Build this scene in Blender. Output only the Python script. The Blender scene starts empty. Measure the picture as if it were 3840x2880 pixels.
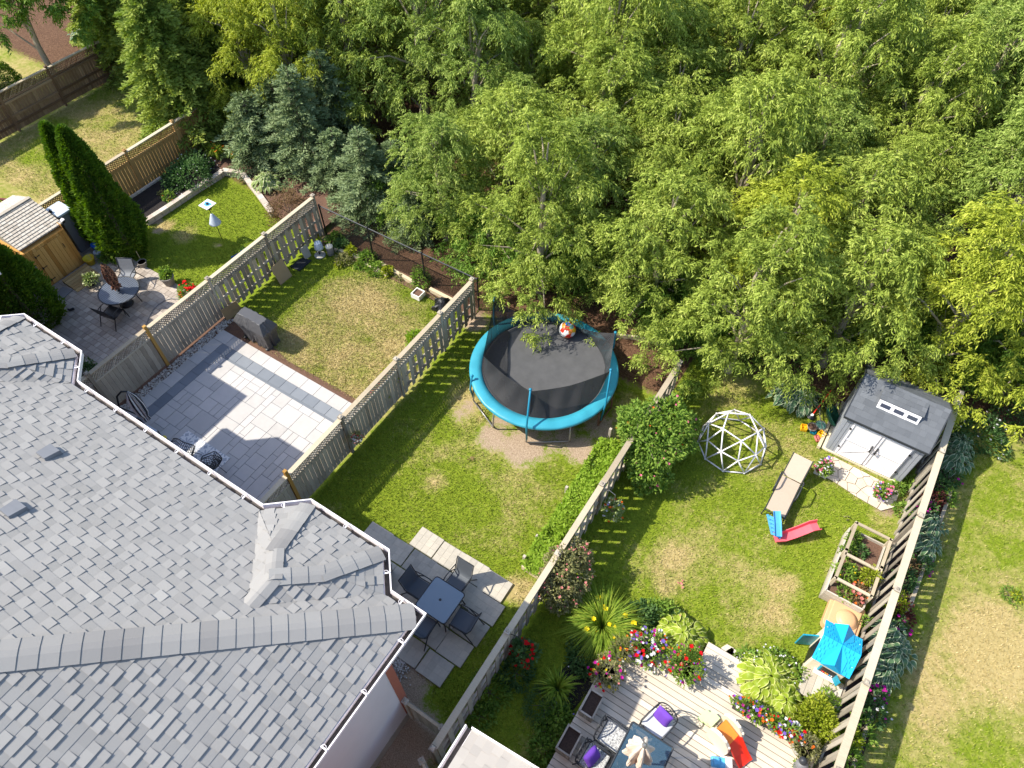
import bpy, math, random
import numpy as np
from mathutils import Vector, Matrix
random.seed(7); rng = np.random.default_rng(11)
scene = bpy.context.scene
C = scene.collection
R = math.radians

# ---------------------------------------------------------------- camera (drone, 18 m up)
HC, TILT, HEAD, FPX = 18.0, R(37.0), R(32.7), 2665.0
cam = bpy.data.cameras.new("camera"); cam.sensor_width = 36.0; cam.lens = FPX / 3840 * 36.0
cam.clip_end = 3000; cam.clip_start = 0.1
camo = bpy.data.objects.new("camera", cam); C.objects.link(camo)
camo.location = (0, 0, HC); camo.rotation_euler = (TILT, 0, HEAD); scene.camera = camo

# ---------------------------------------------------------------- world, sun, exposure
SUN_EL = R(46.5); SUN_FROM = (-0.8686, -0.4955)
w = bpy.data.worlds.new("World"); scene.world = w; w.use_nodes = True
nt = w.node_tree; nt.nodes.clear()
sky = nt.nodes.new('ShaderNodeTexSky'); sky.sky_type = 'NISHITA'; sky.sun_disc = False
sky.sun_elevation = SUN_EL; sky.sun_rotation = math.atan2(SUN_FROM[0], SUN_FROM[1])
bg = nt.nodes.new('ShaderNodeBackground'); bg.inputs['Strength'].default_value = 0.15
wo = nt.nodes.new('ShaderNodeOutputWorld')
nt.links.new(sky.outputs[0], bg.inputs[0]); nt.links.new(bg.outputs[0], wo.inputs[0])
sl = bpy.data.lights.new("sun", 'SUN'); sl.energy = 3.9; sl.angle = R(0.5); sl.color = (1.0, 0.945, 0.82)
so = bpy.data.objects.new("sun", sl); C.objects.link(so); so.location = (-20, -12, 30)
sd = Vector((-SUN_FROM[0]*math.cos(SUN_EL), -SUN_FROM[1]*math.cos(SUN_EL), -math.sin(SUN_EL)))
so.rotation_euler = sd.to_track_quat('-Z', 'Y').to_euler()
scene.view_settings.view_transform = 'Standard'; scene.view_settings.look = 'None'
scene.view_settings.exposure = 0.92; scene.view_settings.gamma = 1.0
scene.cycles.max_bounces = 8; scene.cycles.transparent_max_bounces = 12

# ---------------------------------------------------------------- photo pixel <-> place
_ch, _sh = math.cos(HEAD), math.sin(HEAD)
def P(px, py, z=0.0):                       # point of the place at height z seen at photo pixel (3840 x 2880)
    x = (px-1920)/FPX; y = -(py-1440)/FPX
    d = (x, y*math.cos(TILT)+math.sin(TILT), y*math.sin(TILT)-math.cos(TILT))
    t = (z-HC)/d[2]; X, Y = d[0]*t, d[1]*t
    return Vector((X*_ch - Y*_sh, X*_sh + Y*_ch, z))
S4 = 960/2212.0; S5 = 640/1269.0
ZN = {'z1': (0,0,S4), 'z2': (0,640,S4), 'z3': (800,600,S4), 'z4': (300,1140,S4), 'z5': (1100,1180,S4), 'z6': (1640,1060,S4),
      'z7': (2500,1300,S4), 'z8': (2880,1400,S4), 'y1': (1200,1840,S4), 'y2': (1400,2160,S4), 'y3': (1900,2200,S4),
      'y4': (2500,2200,S4), 'y5': (2880,1900,S4), 'y6': (0,1140,S4), 'y8': (800,1780,S4), 'w5': (2100,1500,S5), 'w6': (1940,1980,S5)}
def g(zn, x, y, z=0.0):
    a = ZN[zn]; return P(a[0]+x*a[2], a[1]+y*a[2], z)
def proj(p):
    x = p[0]*_ch + p[1]*_sh; y = -p[0]*_sh + p[1]*_ch; z = p[2]-HC
    cy = y*math.cos(TILT)+z*math.sin(TILT); cz = y*math.sin(TILT)-z*math.cos(TILT)
    return (1920+FPX*x/cz, 1440-FPX*cy/cz)

# ---------------------------------------------------------------- tagging
def tag(o, label=None, cat=None, group=None, kind=None):
    if label: o['label'] = label
    if cat: o['category'] = cat
    if group: o['group'] = group
    if kind: o['kind'] = kind
    return o
def thing(name, label, cat, loc=(0,0,0), rz=0.0, group=None):
    o = bpy.data.objects.new(name, None); C.objects.link(o); o.empty_display_size = 0.2
    o.location = loc; o.rotation_euler = (0,0,rz)
    return tag(o, label, cat, group)
def copy_tree(o, parent=None, loc=None, rz=None, label=None, group=None, scale=None):
    c = o.copy(); C.objects.link(c)
    if parent is not None: c.parent = parent
    for ch in list(o.children): copy_tree(ch, c)
    if loc is not None: c.location = loc
    if rz is not None: c.rotation_euler = (0,0,rz)
    if scale is not None: c.scale = scale
    tag(c, label, None, group)
    return c

# ---------------------------------------------------------------- mesh builders
class MB:
    def __init__(s): s.v=[]; s.f=[]; s.k=[]; s.m=[]
    def add(s, vs, fs, var=None, mi=0):
        o=len(s.v); s.v.extend([tuple(p) for p in vs]); q = random.random() if var is None else var
        for f in fs: s.f.append([o+i for i in f]); s.k.append(q); s.m.append(mi)
    def box(s, c, d, rz=0.0, var=None, mi=0, taper=1.0, rx=0.0, ry=0.0):
        M = Matrix.Translation(c) @ Matrix.Rotation(rz,4,'Z') @ Matrix.Rotation(ry,4,'Y') @ Matrix.Rotation(rx,4,'X')
        x,y,z = d[0]/2,d[1]/2,d[2]/2; t=taper
        vs=[M@Vector(p) for p in ((-x,-y,-z),(x,-y,-z),(x,y,-z),(-x,y,-z),(-x*t,-y*t,z),(x*t,-y*t,z),(x*t,y*t,z),(-x*t,y*t,z))]
        s.add(vs, [(3,2,1,0),(4,5,6,7),(0,1,5,4),(1,2,6,5),(2,3,7,6),(3,0,4,7)], var, mi); return s
    def box2(s, a, b, var=None, mi=0):      # axis aligned corners
        c=[(a[i]+b[i])/2 for i in range(3)]; d=[abs(b[i]-a[i]) for i in range(3)]; return s.box(c,d,0,var,mi)
    def beam(s, p0, p1, w, h, var=None, mi=0, up=(0,0,1)):
        p0=Vector(p0); p1=Vector(p1); d=(p1-p0).normalized(); u=Vector(up)
        if abs(d.dot(u))>0.98: u=Vector((1,0,0))
        sx=d.cross(u).normalized(); uz=sx.cross(d)
        vs=[p+sx*a*w/2+uz*b*h/2 for p in (p0,p1) for a,b in ((-1,-1),(1,-1),(1,1),(-1,1))]
        s.add(vs, [(0,1,2,3),(7,6,5,4),(0,4,5,1),(1,5,6,2),(2,6,7,3),(3,7,4,0)], var, mi); return s
    def tube(s, pts, r, seg=8, var=None, mi=0, closed=False):
        pts=[Vector(p) for p in pts]; n=len(pts); rs = r if isinstance(r,(list,tuple)) else [r]*n
        vs=[]; nx=None
        for i,p in enumerate(pts):
            if closed: d=(pts[(i+1)%n]-pts[i-1]).normalized()
            else: d=(pts[min(i+1,n-1)]-pts[max(i-1,0)]).normalized()
            if nx is None:
                u=Vector((0,0,1)) if abs(d.z)<0.9 else Vector((1,0,0)); nx=d.cross(u).normalized()
            else: nx=(nx-d*nx.dot(d)).normalized()
            ny=d.cross(nx)
            for j in range(seg):
                a=2*math.pi*j/seg; vs.append(p+(nx*math.cos(a)+ny*math.sin(a))*rs[i])
        fs=[]
        for i in range(n if closed else n-1):
            i2=(i+1)%n
            for j in range(seg): fs.append((i*seg+j,i*seg+(j+1)%seg,i2*seg+(j+1)%seg,i2*seg+j))
        if not closed: fs += [tuple(range(seg-1,-1,-1)), tuple((n-1)*seg+j for j in range(seg))]
        s.add(vs, fs, var, mi); return s
    def lathe(s, prof, c=(0,0,0), seg=20, var=None, mi=0, sx=1.0, sy=1.0, wob=None):
        c=Vector(c); vs=[]; n=len(prof)
        for i,(r,z) in enumerate(prof):
            for j in range(seg):
                a=2*math.pi*j/seg; k=1.0 if wob is None else wob(a,i)
                vs.append(c+Vector((r*k*math.cos(a)*sx, r*k*math.sin(a)*sy, z)))
        fs=[(i*seg+j,i*seg+(j+1)%seg,(i+1)*seg+(j+1)%seg,(i+1)*seg+j) for i in range(n-1) for j in range(seg)]
        fs += [tuple(range(seg-1,-1,-1)), tuple((n-1)*seg+j for j in range(seg))]
        s.add(vs, fs, var, mi); return s
    def prism(s, poly, z0, z1, var=None, mi=0):
        n=len(poly); vs=[(p[0],p[1],z0) for p in poly]+[(p[0],p[1],z1) for p in poly]
        fs=[tuple(range(n-1,-1,-1)), tuple(range(n,2*n))]+[(i,(i+1)%n,n+(i+1)%n,n+i) for i in range(n)]
        s.add(vs, fs, var, mi); return s
    def sweep(s, prof, path, up=(0,0,1), var=None, mi=0, cap=True):   # prof (a across, b up) along a path
        pts=[Vector(p) for p in path]; n=len(pts); m=len(prof); vs=[]
        for i,p in enumerate(pts):
            d=(pts[min(i+1,n-1)]-pts[max(i-1,0)]).normalized(); sx=d.cross(Vector(up)).normalized(); uz=sx.cross(d)
            for a,b in prof: vs.append(p+sx*a+uz*b)
        fs=[(i*m+j,i*m+(j+1)%m,(i+1)*m+(j+1)%m,(i+1)*m+j) for i in range(n-1) for j in range(m)]
        if cap: fs += [tuple(range(m-1,-1,-1)), tuple((n-1)*m+j for j in range(m))]
        s.add(vs, fs, var, mi); return s
    def build(s, name, mats, parent=None, smooth=False, bevel=0.0, label=None):
        me=bpy.data.meshes.new(name); me.from_pydata(s.v,[],s.f)
        at=me.attributes.new('var','FLOAT','FACE'); at.data.foreach_set('value', np.array(s.k,dtype=np.float32))
        if not isinstance(mats,(list,tuple)): mats=[mats]
        for m in mats: me.materials.append(m)
        if len(mats)>1: me.polygons.foreach_set('material_index', np.array(s.m,dtype=np.int32))
        if smooth: me.polygons.foreach_set('use_smooth', np.ones(len(s.f),dtype=bool))
        me.update(); o=bpy.data.objects.new(name,me); C.objects.link(o)
        if parent is not None: o.parent=parent
        if bevel>0:
            b=o.modifiers.new('bevel','BEVEL'); b.width=bevel; b.segments=2; b.limit_method='ANGLE'; b.angle_limit=R(40)
        if label: o['label']=label
        return o
def npmesh(name, V, F, mat, parent=None, var=None, vdom='FACE', extra=None, smooth=False):
    me=bpy.data.meshes.new(name); k=F.shape[1]
    me.vertices.add(len(V)); me.vertices.foreach_set('co', np.ascontiguousarray(V,dtype=np.float32).ravel())
    me.loops.add(F.size); me.loops.foreach_set('vertex_index', np.ascontiguousarray(F,dtype=np.int32).ravel())
    me.polygons.add(len(F)); me.polygons.foreach_set('loop_start', np.arange(0,F.size,k,dtype=np.int32))
    me.update(calc_edges=True)
    if var is not None:
        a=me.attributes.new('var','FLOAT',vdom); a.data.foreach_set('value', np.ascontiguousarray(var,dtype=np.float32))
    for kx,(dom,arr) in (extra or {}).items():
        a=me.attributes.new(kx,'FLOAT',dom); a.data.foreach_set('value', np.ascontiguousarray(arr,dtype=np.float32))
    if smooth: me.polygons.foreach_set('use_smooth', np.ones(len(F),dtype=bool))
    for m in (mat if isinstance(mat,(list,tuple)) else [mat]): me.materials.append(m)
    o=bpy.data.objects.new(name,me); C.objects.link(o)
    if parent is not None: o.parent=parent
    return o
# value noise in numpy
_NT = rng.random((256,256))
def vnoise(x,y,sc=1.0,oct=3):
    x=np.asarray(x,dtype=float)/sc; y=np.asarray(y,dtype=float)/sc; t=np.zeros_like(x+y); a=1.0; tot=0
    for o in range(oct):
        xi=np.floor(x).astype(int); yi=np.floor(y).astype(int); fx=x-xi; fy=y-yi
        fx=fx*fx*(3-2*fx); fy=fy*fy*(3-2*fy)
        q=lambda i,j:_NT[(xi+i)%256,(yi+j)%256]
        t+=a*((q(0,0)*(1-fx)+q(1,0)*fx)*(1-fy)+(q(0,1)*(1-fx)+q(1,1)*fx)*fy); tot+=a; a*=.5; x=x*2.03+17.3; y=y*2.03+5.1
    return t/tot

# ---------------------------------------------------------------- materials
def srgb(h):
    h=h.lstrip('#'); f=lambda c:(c/12.92 if c<=.04045 else ((c+.055)/1.055)**2.4)
    return tuple(f(int(h[i:i+2],16)/255) for i in (0,2,4))+(1,)
class MT:
    def __init__(s,name):
        s.m=bpy.data.materials.new(name); s.m.use_nodes=True; s.t=s.m.node_tree; s.b=s.t.nodes['Principled BSDF']; s.out=s.t.nodes['Material Output']
    def n(s,t,**k):
        q=s.t.nodes.new(t)
        for a,b in k.items(): setattr(q,a,b)
        return q
    def l(s,a,b): s.t.links.new(a,b)
    def ramp(s,src,stops):
        r=s.n('ShaderNodeValToRGB'); e=r.color_ramp.elements
        while len(e)<len(stops): e.new(0.5)
        for i,(p,c) in enumerate(stops): e[i].position=p; e[i].color=c if len(c)==4 else tuple(c)+(1,)
        s.l(src,r.inputs[0]); return r.outputs[0]
    def noise(s,scale,detail=3,vec=None,rough=.55,dist=0.0):
        q=s.n('ShaderNodeTexNoise'); q.inputs['Scale'].default_value=scale; q.inputs['Detail'].default_value=detail; q.inputs['Roughness'].default_value=rough; q.inputs['Distortion'].default_value=dist
        if vec is not None: s.l(vec,q.inputs['Vector'])
        return q.outputs['Fac']
    def obj(s,scale=(1,1,1)):
        t=s.n('ShaderNodeTexCoord'); m=s.n('ShaderNodeMapping'); m.inputs['Scale'].default_value=scale; s.l(t.outputs['Object'],m.inputs[0]); return m.outputs[0]
    def attr(s,name='var'):
        a=s.n('ShaderNodeAttribute'); a.attribute_name=name; return a.outputs['Fac']
    def math(s,op,a,b=None):
        q=s.n('ShaderNodeMath',operation=op)
        for i,x in enumerate((a,b)):
            if x is None: continue
            if isinstance(x,(int,float)): q.inputs[i].default_value=x
            else: s.l(x,q.inputs[i])
        return q.outputs[0]
    def mix(s,fac,a,b,mode='MIX'):
        q=s.n('ShaderNodeMix',data_type='RGBA',blend_type=mode)
        for i,x in ((0,fac),(6,a),(7,b)):
            if isinstance(x,(int,float)): q.inputs[i].default_value=x
            elif isinstance(x,tuple): q.inputs[i].default_value=x
            else: s.l(x,q.inputs[i])
        return q.outputs[2]
    def bump(s,h,strength=.3,dist=.02):
        q=s.n('ShaderNodeBump'); q.inputs['Strength'].default_value=strength; q.inputs['Distance'].default_value=dist; s.l(h,q.inputs['Height']); s.l(q.outputs[0],s.b.inputs['Normal'])
    def col(s,c):
        if isinstance(c,tuple): s.b.inputs['Base Color'].default_value=c
        else: s.l(c,s.b.inputs['Base Color'])
    def rough(s,r): s.b.inputs['Roughness'].default_value=r
def simple(name,c,rough=.6,var=.25,nscale=8.0,bump=.15,metal=0.0,spec=.4):
    m=MT(name); c=c if len(c)==4 else tuple(c)+(1,)
    lo=tuple(x*(1-var) for x in c[:3])+(1,); hi=tuple(min(1,x*(1+var*.6)) for x in c[:3])+(1,)
    o=m.obj(); nz=m.noise(nscale,4,o); nz2=m.noise(nscale*.17,2,o)
    f=m.math('ADD',m.math('MULTIPLY',nz,.6),m.math('MULTIPLY',nz2,.4))
    m.col(m.ramp(f,[(.3,lo),(.5,c),(.72,hi)])); m.rough(rough); m.b.inputs['Metallic'].default_value=metal
    m.b.inputs['Specular IOR Level'].default_value=spec
    if bump: m.bump(m.noise(nscale*6,3,o),bump,.01)
    return m.m
def wood(name,stops,grain=(3,3,40),rough=.8,knots=True):
    m=MT(name); o=m.obj(grain); nz=m.noise(2.2,5,o,.65,.4); big=m.noise(1.3,3,m.obj())
    f=m.math('ADD',m.math('MULTIPLY',nz,.45),m.math('ADD',m.math('MULTIPLY',m.attr(),.38),m.math('MULTIPLY',big,.22)))
    m.col(m.ramp(f,stops)); m.rough(rough); m.b.inputs['Specular IOR Level'].default_value=.25; m.bump(nz,.35,.01); return m.m
def varmat(name,stops,rough=.7,nscale=20.0,namt=.3,bump=.2,spec=.3,big=.0):
    m=MT(name); o=m.obj(); nz=m.noise(nscale,4,o)
    f=m.math('ADD',m.math('MULTIPLY',m.attr(),1-namt),m.math('MULTIPLY',nz,namt))
    if big: f=m.math('ADD',m.math('MULTIPLY',f,1-big),m.math('MULTIPLY',m.noise(.9,4,o),big))
    m.col(m.ramp(f,stops)); m.rough(rough); m.b.inputs['Specular IOR Level'].default_value=spec
    if bump: m.bump(m.noise(nscale*4,3,o),bump,.006)
    return m.m
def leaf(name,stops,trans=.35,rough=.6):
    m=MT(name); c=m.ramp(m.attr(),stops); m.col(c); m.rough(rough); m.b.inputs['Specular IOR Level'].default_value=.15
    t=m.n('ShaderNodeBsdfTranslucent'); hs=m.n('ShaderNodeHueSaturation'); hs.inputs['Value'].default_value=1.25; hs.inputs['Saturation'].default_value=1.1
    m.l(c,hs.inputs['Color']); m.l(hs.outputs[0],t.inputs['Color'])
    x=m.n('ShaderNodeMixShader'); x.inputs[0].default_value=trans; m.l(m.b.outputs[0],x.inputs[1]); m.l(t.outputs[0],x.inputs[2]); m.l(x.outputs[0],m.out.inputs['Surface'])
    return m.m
# ---------------------------------------------------------------- material library
M={}
WG=[(.2,srgb('6a6156')),(.42,srgb('93897b')),(.6,srgb('ada393')),(.8,srgb('c8bdad'))]
M['fence']=wood('weathered_fence_wood',WG,(34,34,2.2))
M['fence_h']=wood('weathered_rail_wood',[(.2,srgb('8b7d69')),(.5,srgb('b3a48c')),(.8,srgb('cfc2aa'))],(34,2.2,34))
M['fence_x']=wood('weathered_crossrail_wood',[(.2,srgb('8b7d69')),(.5,srgb('b3a48c')),(.8,srgb('cfc2aa'))],(2.2,34,34))
M['fence_old']=wood('stained_fence_wood',[(.2,srgb('4a392c')),(.42,srgb('6f5a48')),(.6,srgb('8d7964')),(.8,srgb('a9977f'))],(30,30,2))
M['cedar']=wood('cedar_fence_wood',[(.2,srgb('7d5c38')),(.45,srgb('9f7b4c')),(.65,srgb('b38e5c')),(.85,srgb('c7a674'))],(30,30,2))
M['cedar_new']=wood('orange_cedar_wood',[(.2,srgb('a06c30')),(.45,srgb('c58f4a')),(.65,srgb('d6a35c')),(.85,srgb('e2b673'))],(30,30,2))
M['post_new']=wood('new_post_wood',[(.2,srgb('8a6730')),(.5,srgb('a98042')),(.8,srgb('bf9753'))],(30,30,2))
M['deck']=wood('deck_board_wood',[(.2,srgb('a3978a')),(.45,srgb('c5b8a8')),(.65,srgb('d8ccbb')),(.85,srgb('e5dacb'))],(2.5,40,40))
M['timber']=wood('pale_timber',[(.2,srgb('ab9a80')),(.5,srgb('cfbf9f')),(.8,srgb('e3d6ba'))],(3,34,34))
M['greywood']=wood('grey_plank_wood',[(.2,srgb('8d857a')),(.5,srgb('b4aa9c')),(.8,srgb('cdc5b8'))],(3,34,34))
M['ramp']=wood('ramp_wood',[(.2,srgb('8a6f4a')),(.5,srgb('a98b5f')),(.8,srgb('c0a476'))],(3,34,34))
def shingle(name,c0,c1,c2):
    m=MT(name); o=m.obj(); gr=m.noise(160,2,o,.7); bg_=m.noise(.7,3,o)
    f=m.math('ADD',m.math('MULTIPLY',m.attr(),.62),m.math('ADD',m.math('MULTIPLY',gr,.22),m.math('MULTIPLY',bg_,.16)))
    m.col(m.ramp(f,[(.2,c0),(.5,c1),(.82,c2)])); m.rough(.9); m.b.inputs['Specular IOR Level'].default_value=.2; m.bump(gr,.5,.006); return m.m
M['shingle']=shingle('grey_asphalt_shingle',srgb('84827f'),srgb('94918e'),srgb('a29f9b'))
M['shingle_cap']=shingle('pale_cap_shingle',srgb('827f7d'),srgb('908d8a'),srgb('9d9a96'))
M['shingle_beige']=shingle('beige_asphalt_shingle',srgb('8a8580'),srgb('9a948e'),srgb('a7a19a'))
M['shingle_dark']=shingle('charcoal_shed_shingle',srgb('4f5257'),srgb('63666b'),srgb('72757a'))
M['shingle_wood']=wood('pale_wood_shingle',[(.15,srgb('9c9285')),(.5,srgb('bdb3a6')),(.85,srgb('d3cbc0'))],(20,20,20))
M['white']=simple('white_paint',srgb('ece8ea'),.35,.06,3,.03)
M['white_gutter']=simple('white_gutter_metal',srgb('ebe4e6'),.4,.08,6,.03)
M['gutter_in']=simple('dark_gutter_inside',srgb('4d4844'),.9,.4,9,.3)  # darker colour for the inner back and floor of the gutters
M['white_plastic']=simple('white_plastic',srgb('e9e6e0'),.4,.06,4,.02)
M['cream_plastic']=simple('cream_plastic',srgb('e9dcc6'),.4,.06,4,.02)
M['brick']=varmat('red_brick',[(.1,srgb('8a5546')),(.5,srgb('a36957')),(.9,srgb('b57d69'))],.9)
M['siding']=simple('pale_siding',srgb('cfd0d3'),.5,.06,2,.0)
M['concrete']=simple('concrete',srgb('aaa69c'),.9,.2,5,.3)
M['slab']=varmat('pale_patio_slab',[(.05,srgb('9f9b99')),(.35,srgb('b5b1ae')),(.65,srgb('c3bebb')),(.95,srgb('d3cecb'))],.8,5.0,.45,.1,.3,.30)
M['slab_dark']=varmat('charcoal_border_slab',[(.1,srgb('6d737b')),(.5,srgb('7c8189')),(.9,srgb('8d9197'))],.75,3.0,.35,.08)
M['paver']=varmat('warm_grey_paver',[(.05,srgb('8d8177')),(.4,srgb('a3978c')),(.7,srgb('b5a99d')),(.95,srgb('c6bbaf'))],.85,9.0,.35,.3)
M['paverbase']=simple('paver_joint_sand',srgb('6b6258'),.95,.3,14,.3)
M['wallblock']=varmat('retaining_block',[(.1,srgb('a3968a')),(.5,srgb('bdb0a3')),(.9,srgb('d5cabd'))],.9,14,.4,.5)
M['pebble']=varmat('pale_pebble',[(.1,srgb('8f877f')),(.5,srgb('b9b1a8')),(.9,srgb('ded8d0'))],.8,30,.2,.1)
M['stone']=varmat('flagstone',[(.1,srgb('b5a796')),(.5,srgb('c8baa8')),(.9,srgb('d7cbbb'))],.85,5,.5,.3)
M['mulch']=simple('dark_mulch',srgb('2b2524'),.95,.55,30,.9)
M['soil']=simple('garden_soil',srgb('6a4f40'),.95,.4,22,.9)
M['soil_dark']=simple('potting_soil',srgb('43342d'),.95,.45,30,.9)
M['black']=simple('black_metal',srgb('1d1e22'),.45,.2,6,.05)
M['char']=simple('charcoal_frame',srgb('34373c'),.45,.2,6,.05)
M['steel']=simple('galvanised_steel',srgb('9c9a98'),.4,.2,12,.05,.6)
M['rust']=simple('rusty_steel',srgb('7a5a48'),.7,.35,14,.2,.2)
M['teal']=simple('teal_pad_vinyl',srgb('3894a8'),.38,.14,3,.12)
M['teal_dark']=simple('teal_pole_foam',srgb('1f7f9c'),.5,.14,3,.1)
M['cover']=simple('grey_vinyl_cover',srgb('505053'),.5,.12,4,.12)
M['bluegrey']=simple('bluegrey_plastic',srgb('b9c3d0'),.45,.08,3,.04)
M['greyplastic']=simple('grey_resin',srgb('77787c'),.5,.12,4,.05)
M['beige_sling']=simple('beige_sling',srgb('b8a593'),.7,.06,60,.2)
M['grey_sling']=simple('grey_sling',srgb('7f8288'),.7,.1,60,.2)
M['tan']=simple('tan_plastic',srgb('d3a67c'),.45,.08,3,.05)
M['toyblue']=simple('sky_blue_plastic',srgb('1fa8dc'),.42,.07,5,.05)
M['toyblue2']=simple('mid_blue_plastic',srgb('58a9dd'),.42,.08,5,.05)
M['toyteal']=simple('teal_plastic',srgb('1590ac'),.42,.08,5,.05)
M['toyred']=simple('red_plastic',srgb('e2301f'),.4,.07,5,.04)
M['toypink']=simple('faded_red_plastic',srgb('e2616c'),.45,.1,5,.05)
M['toyorange']=simple('orange_plastic',srgb('f08a35'),.42,.07,5,.04)
M['toylime']=simple('pale_lime_plastic',srgb('c7e6a5'),.42,.07,5,.04)
M['yellow']=simple('yellow_plastic',srgb('f0b81f'),.42,.07,5,.04)
M['yellow2']=simple('lemon_bucket',srgb('e0c83a'),.42,.07,5,.04)
M['blue']=simple('blue_plastic',srgb('1f63c8'),.42,.1,5,.04)
M['green_plastic']=simple('dark_green_plastic',srgb('1f5a45'),.4,.12,5,.05)
M['green_bin']=simple('mint_bin_plastic',srgb('6fa292'),.45,.1,5,.05)
M['purple']=simple('purple_cushion_cloth',srgb('6a3fae'),.8,.12,9,.2)
M['canvas']=simple('beige_canvas',srgb('dccabb'),.8,.07,7,.1)
M['red_wood']=simple('red_brown_stain',srgb('6b3129'),.7,.15,9,.1)
M['clay']=simple('terracotta',srgb('6b4a3a'),.8,.2,9,.1)
M['potgrey']=simple('grey_stone_pot',srgb('86807a'),.75,.18,8,.15)
M['potdark']=simple('dark_pot',srgb('3b3a3b'),.6,.18,8,.1)
M['plywood']=simple('plywood_board',srgb('a8906f'),.8,.1,5,.1)
M['mat']=simple('black_rubber_mat',srgb('23262d'),.8,.2,20,.3)
M['bark']=simple('grey_brown_bark',srgb('6e6154'),.95,.4,9,.9)
M['twig']=simple('pale_twig_bark',srgb('a89a86'),.95,.25,9,.4)
m=MT('glass_tabletop'); m.col((.20,.27,.34,1)); m.rough(.06); m.b.inputs['Specular IOR Level'].default_value=.9; m.b.inputs['Alpha'].default_value=.8; M['glass']=m.m
m=MT('dark_tinted_glass'); m.col((.05,.10,.15,1)); m.rough(.08); m.b.inputs['Specular IOR Level'].default_value=.8; m.b.inputs['Alpha'].default_value=.72; M['glass_dark']=m.m
m=MT('window_glass'); m.col((.05,.06,.09,1)); m.rough(.05); M['pane']=m.m
m=MT('trampoline_net'); m.col((.020,.020,.022,1)); m.rough(.7); m.b.inputs['Alpha'].default_value=.86; M['net']=m.m
m=MT('trampoline_mat'); m.col(m.ramp(m.noise(4,3,m.obj()),[(.3,(.066,.066,.068,1)),(.7,(.085,.084,.086,1))])); m.rough(.75); M['tmat']=m.m
# wrought striped cloth
def stripe(name,a,b,freq):
    m=MT(name); t=m.n('ShaderNodeTexCoord'); sx=m.n('ShaderNodeSeparateXYZ'); m.l(t.outputs['Object'],sx.inputs[0])
    an=m.math('ARCTAN2',sx.outputs['Y'],sx.outputs['X']); s=m.math('GREATER_THAN',m.math('SINE',m.math('MULTIPLY',an,freq)),0.0)
    m.col(m.mix(s,a,b)); m.rough(.8); return m.m
M['stripe']=stripe('striped_canvas',srgb('d6d6d8'),srgb('3a3c44'),14)
m=MT('patterned_brown_canvas'); o=m.obj(); m.col(m.ramp(m.noise(26,2,o),[(.42,srgb('2e211b')),(.5,srgb('5d3c2c')),(.58,srgb('a9775a'))])); m.rough(.85); M['brown_canvas']=m.m
m=MT('leaf_print_cushion'); o=m.obj(); m.col(m.ramp(m.noise(34,2,o,.5,1.2),[(.45,srgb('77777a')),(.52,srgb('c9c8c6'))])); m.rough(.85); M['cushion_print']=m.m
M['cushion']=simple('pale_grey_cushion',srgb('c3c2c4'),.85,.1,20,.2)
# tiled outdoor rug: star motif repeated every 0.42 m
m=MT('patterned_rug'); t=m.n('ShaderNodeTexCoord'); sx=m.n('ShaderNodeSeparateXYZ'); m.l(t.outputs['Object'],sx.inputs[0])
fr=lambda q:m.math('SUBTRACT',m.math('FRACT',m.math('ADD',m.math('MULTIPLY',q,1/.40),100.0)),.5)
fx,fy=fr(sx.outputs['X']),fr(sx.outputs['Y']); rr=m.math('SQRT',m.math('ADD',m.math('MULTIPLY',fx,fx),m.math('MULTIPLY',fy,fy)))
an=m.math('ARCTAN2',fy,fx); pet=m.math('ABSOLUTE',m.math('COSINE',m.math('MULTIPLY',an,4.0)))
p1=m.math('GREATER_THAN',m.math('SUBTRACT',pet,m.math('MULTIPLY',rr,1.9)),.08); p2=m.math('GREATER_THAN',rr,.58)
m.col(m.mix(m.math('MAXIMUM',p1,p2),srgb('dedcdb'),srgb('aaaeb6'))); m.rough(.9); M['rug']=m.m
# leaves
M['leaf_locust']=leaf('yellow_green_leaves',[(.0,(.065,.10,.016,1)),(.35,(.18,.245,.032,1)),(.7,(.36,.44,.075,1)),(1.,(.56,.60,.15,1))],0.26)
M['leaf_locust2']=leaf('fresh_green_leaves',[(.0,(.055,.095,.018,1)),(.35,(.155,.23,.036,1)),(.7,(.32,.41,.085,1)),(1.,(.52,.57,.17,1))],0.26)
M['leaf_gold']=leaf('golden_green_leaves',[(.0,(.09,.115,.012,1)),(.35,(.23,.285,.026,1)),(.7,(.43,.48,.055,1)),(1.,(.62,.62,.11,1))],0.28)
M['leaf_spruce']=leaf('blue_green_needles',[(.0,(.05,.085,.030,1)),(.5,(.14,.20,.078,1)),(1.,(.31,.38,.19,1))],0.12)
M['leaf_cedar']=leaf('cedar_sprays',[(.0,(.08,.145,.02,1)),(.5,(.185,.27,.04,1)),(1.,(.37,.43,.09,1))],.25)
M['leaf_arb']=leaf('arborvitae_sprays',[(.0,(0.040,0.096,0.013,1)),(.5,(0.081,0.168,0.018,1)),(1.,(0.207,0.304,0.023,1))],.25)
M['leaf_mid']=leaf('mid_green_leaves',[(.0,(0.075,0.154,0.021,1)),(.5,(0.150,0.266,0.039,1)),(1.,(0.285,0.392,0.065,1))],.35)
M['leaf_dark']=leaf('dark_green_leaves',[(.0,(0.033,0.084,0.024,1)),(.5,(0.068,0.147,0.042,1)),(1.,(0.135,0.224,0.072,1))],.3)
M['leaf_lime']=leaf('lime_leaves',[(.0,(.15,.21,.012,1)),(.5,(.27,.34,.022,1)),(1.,(.44,.46,.06,1))],.4)
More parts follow.
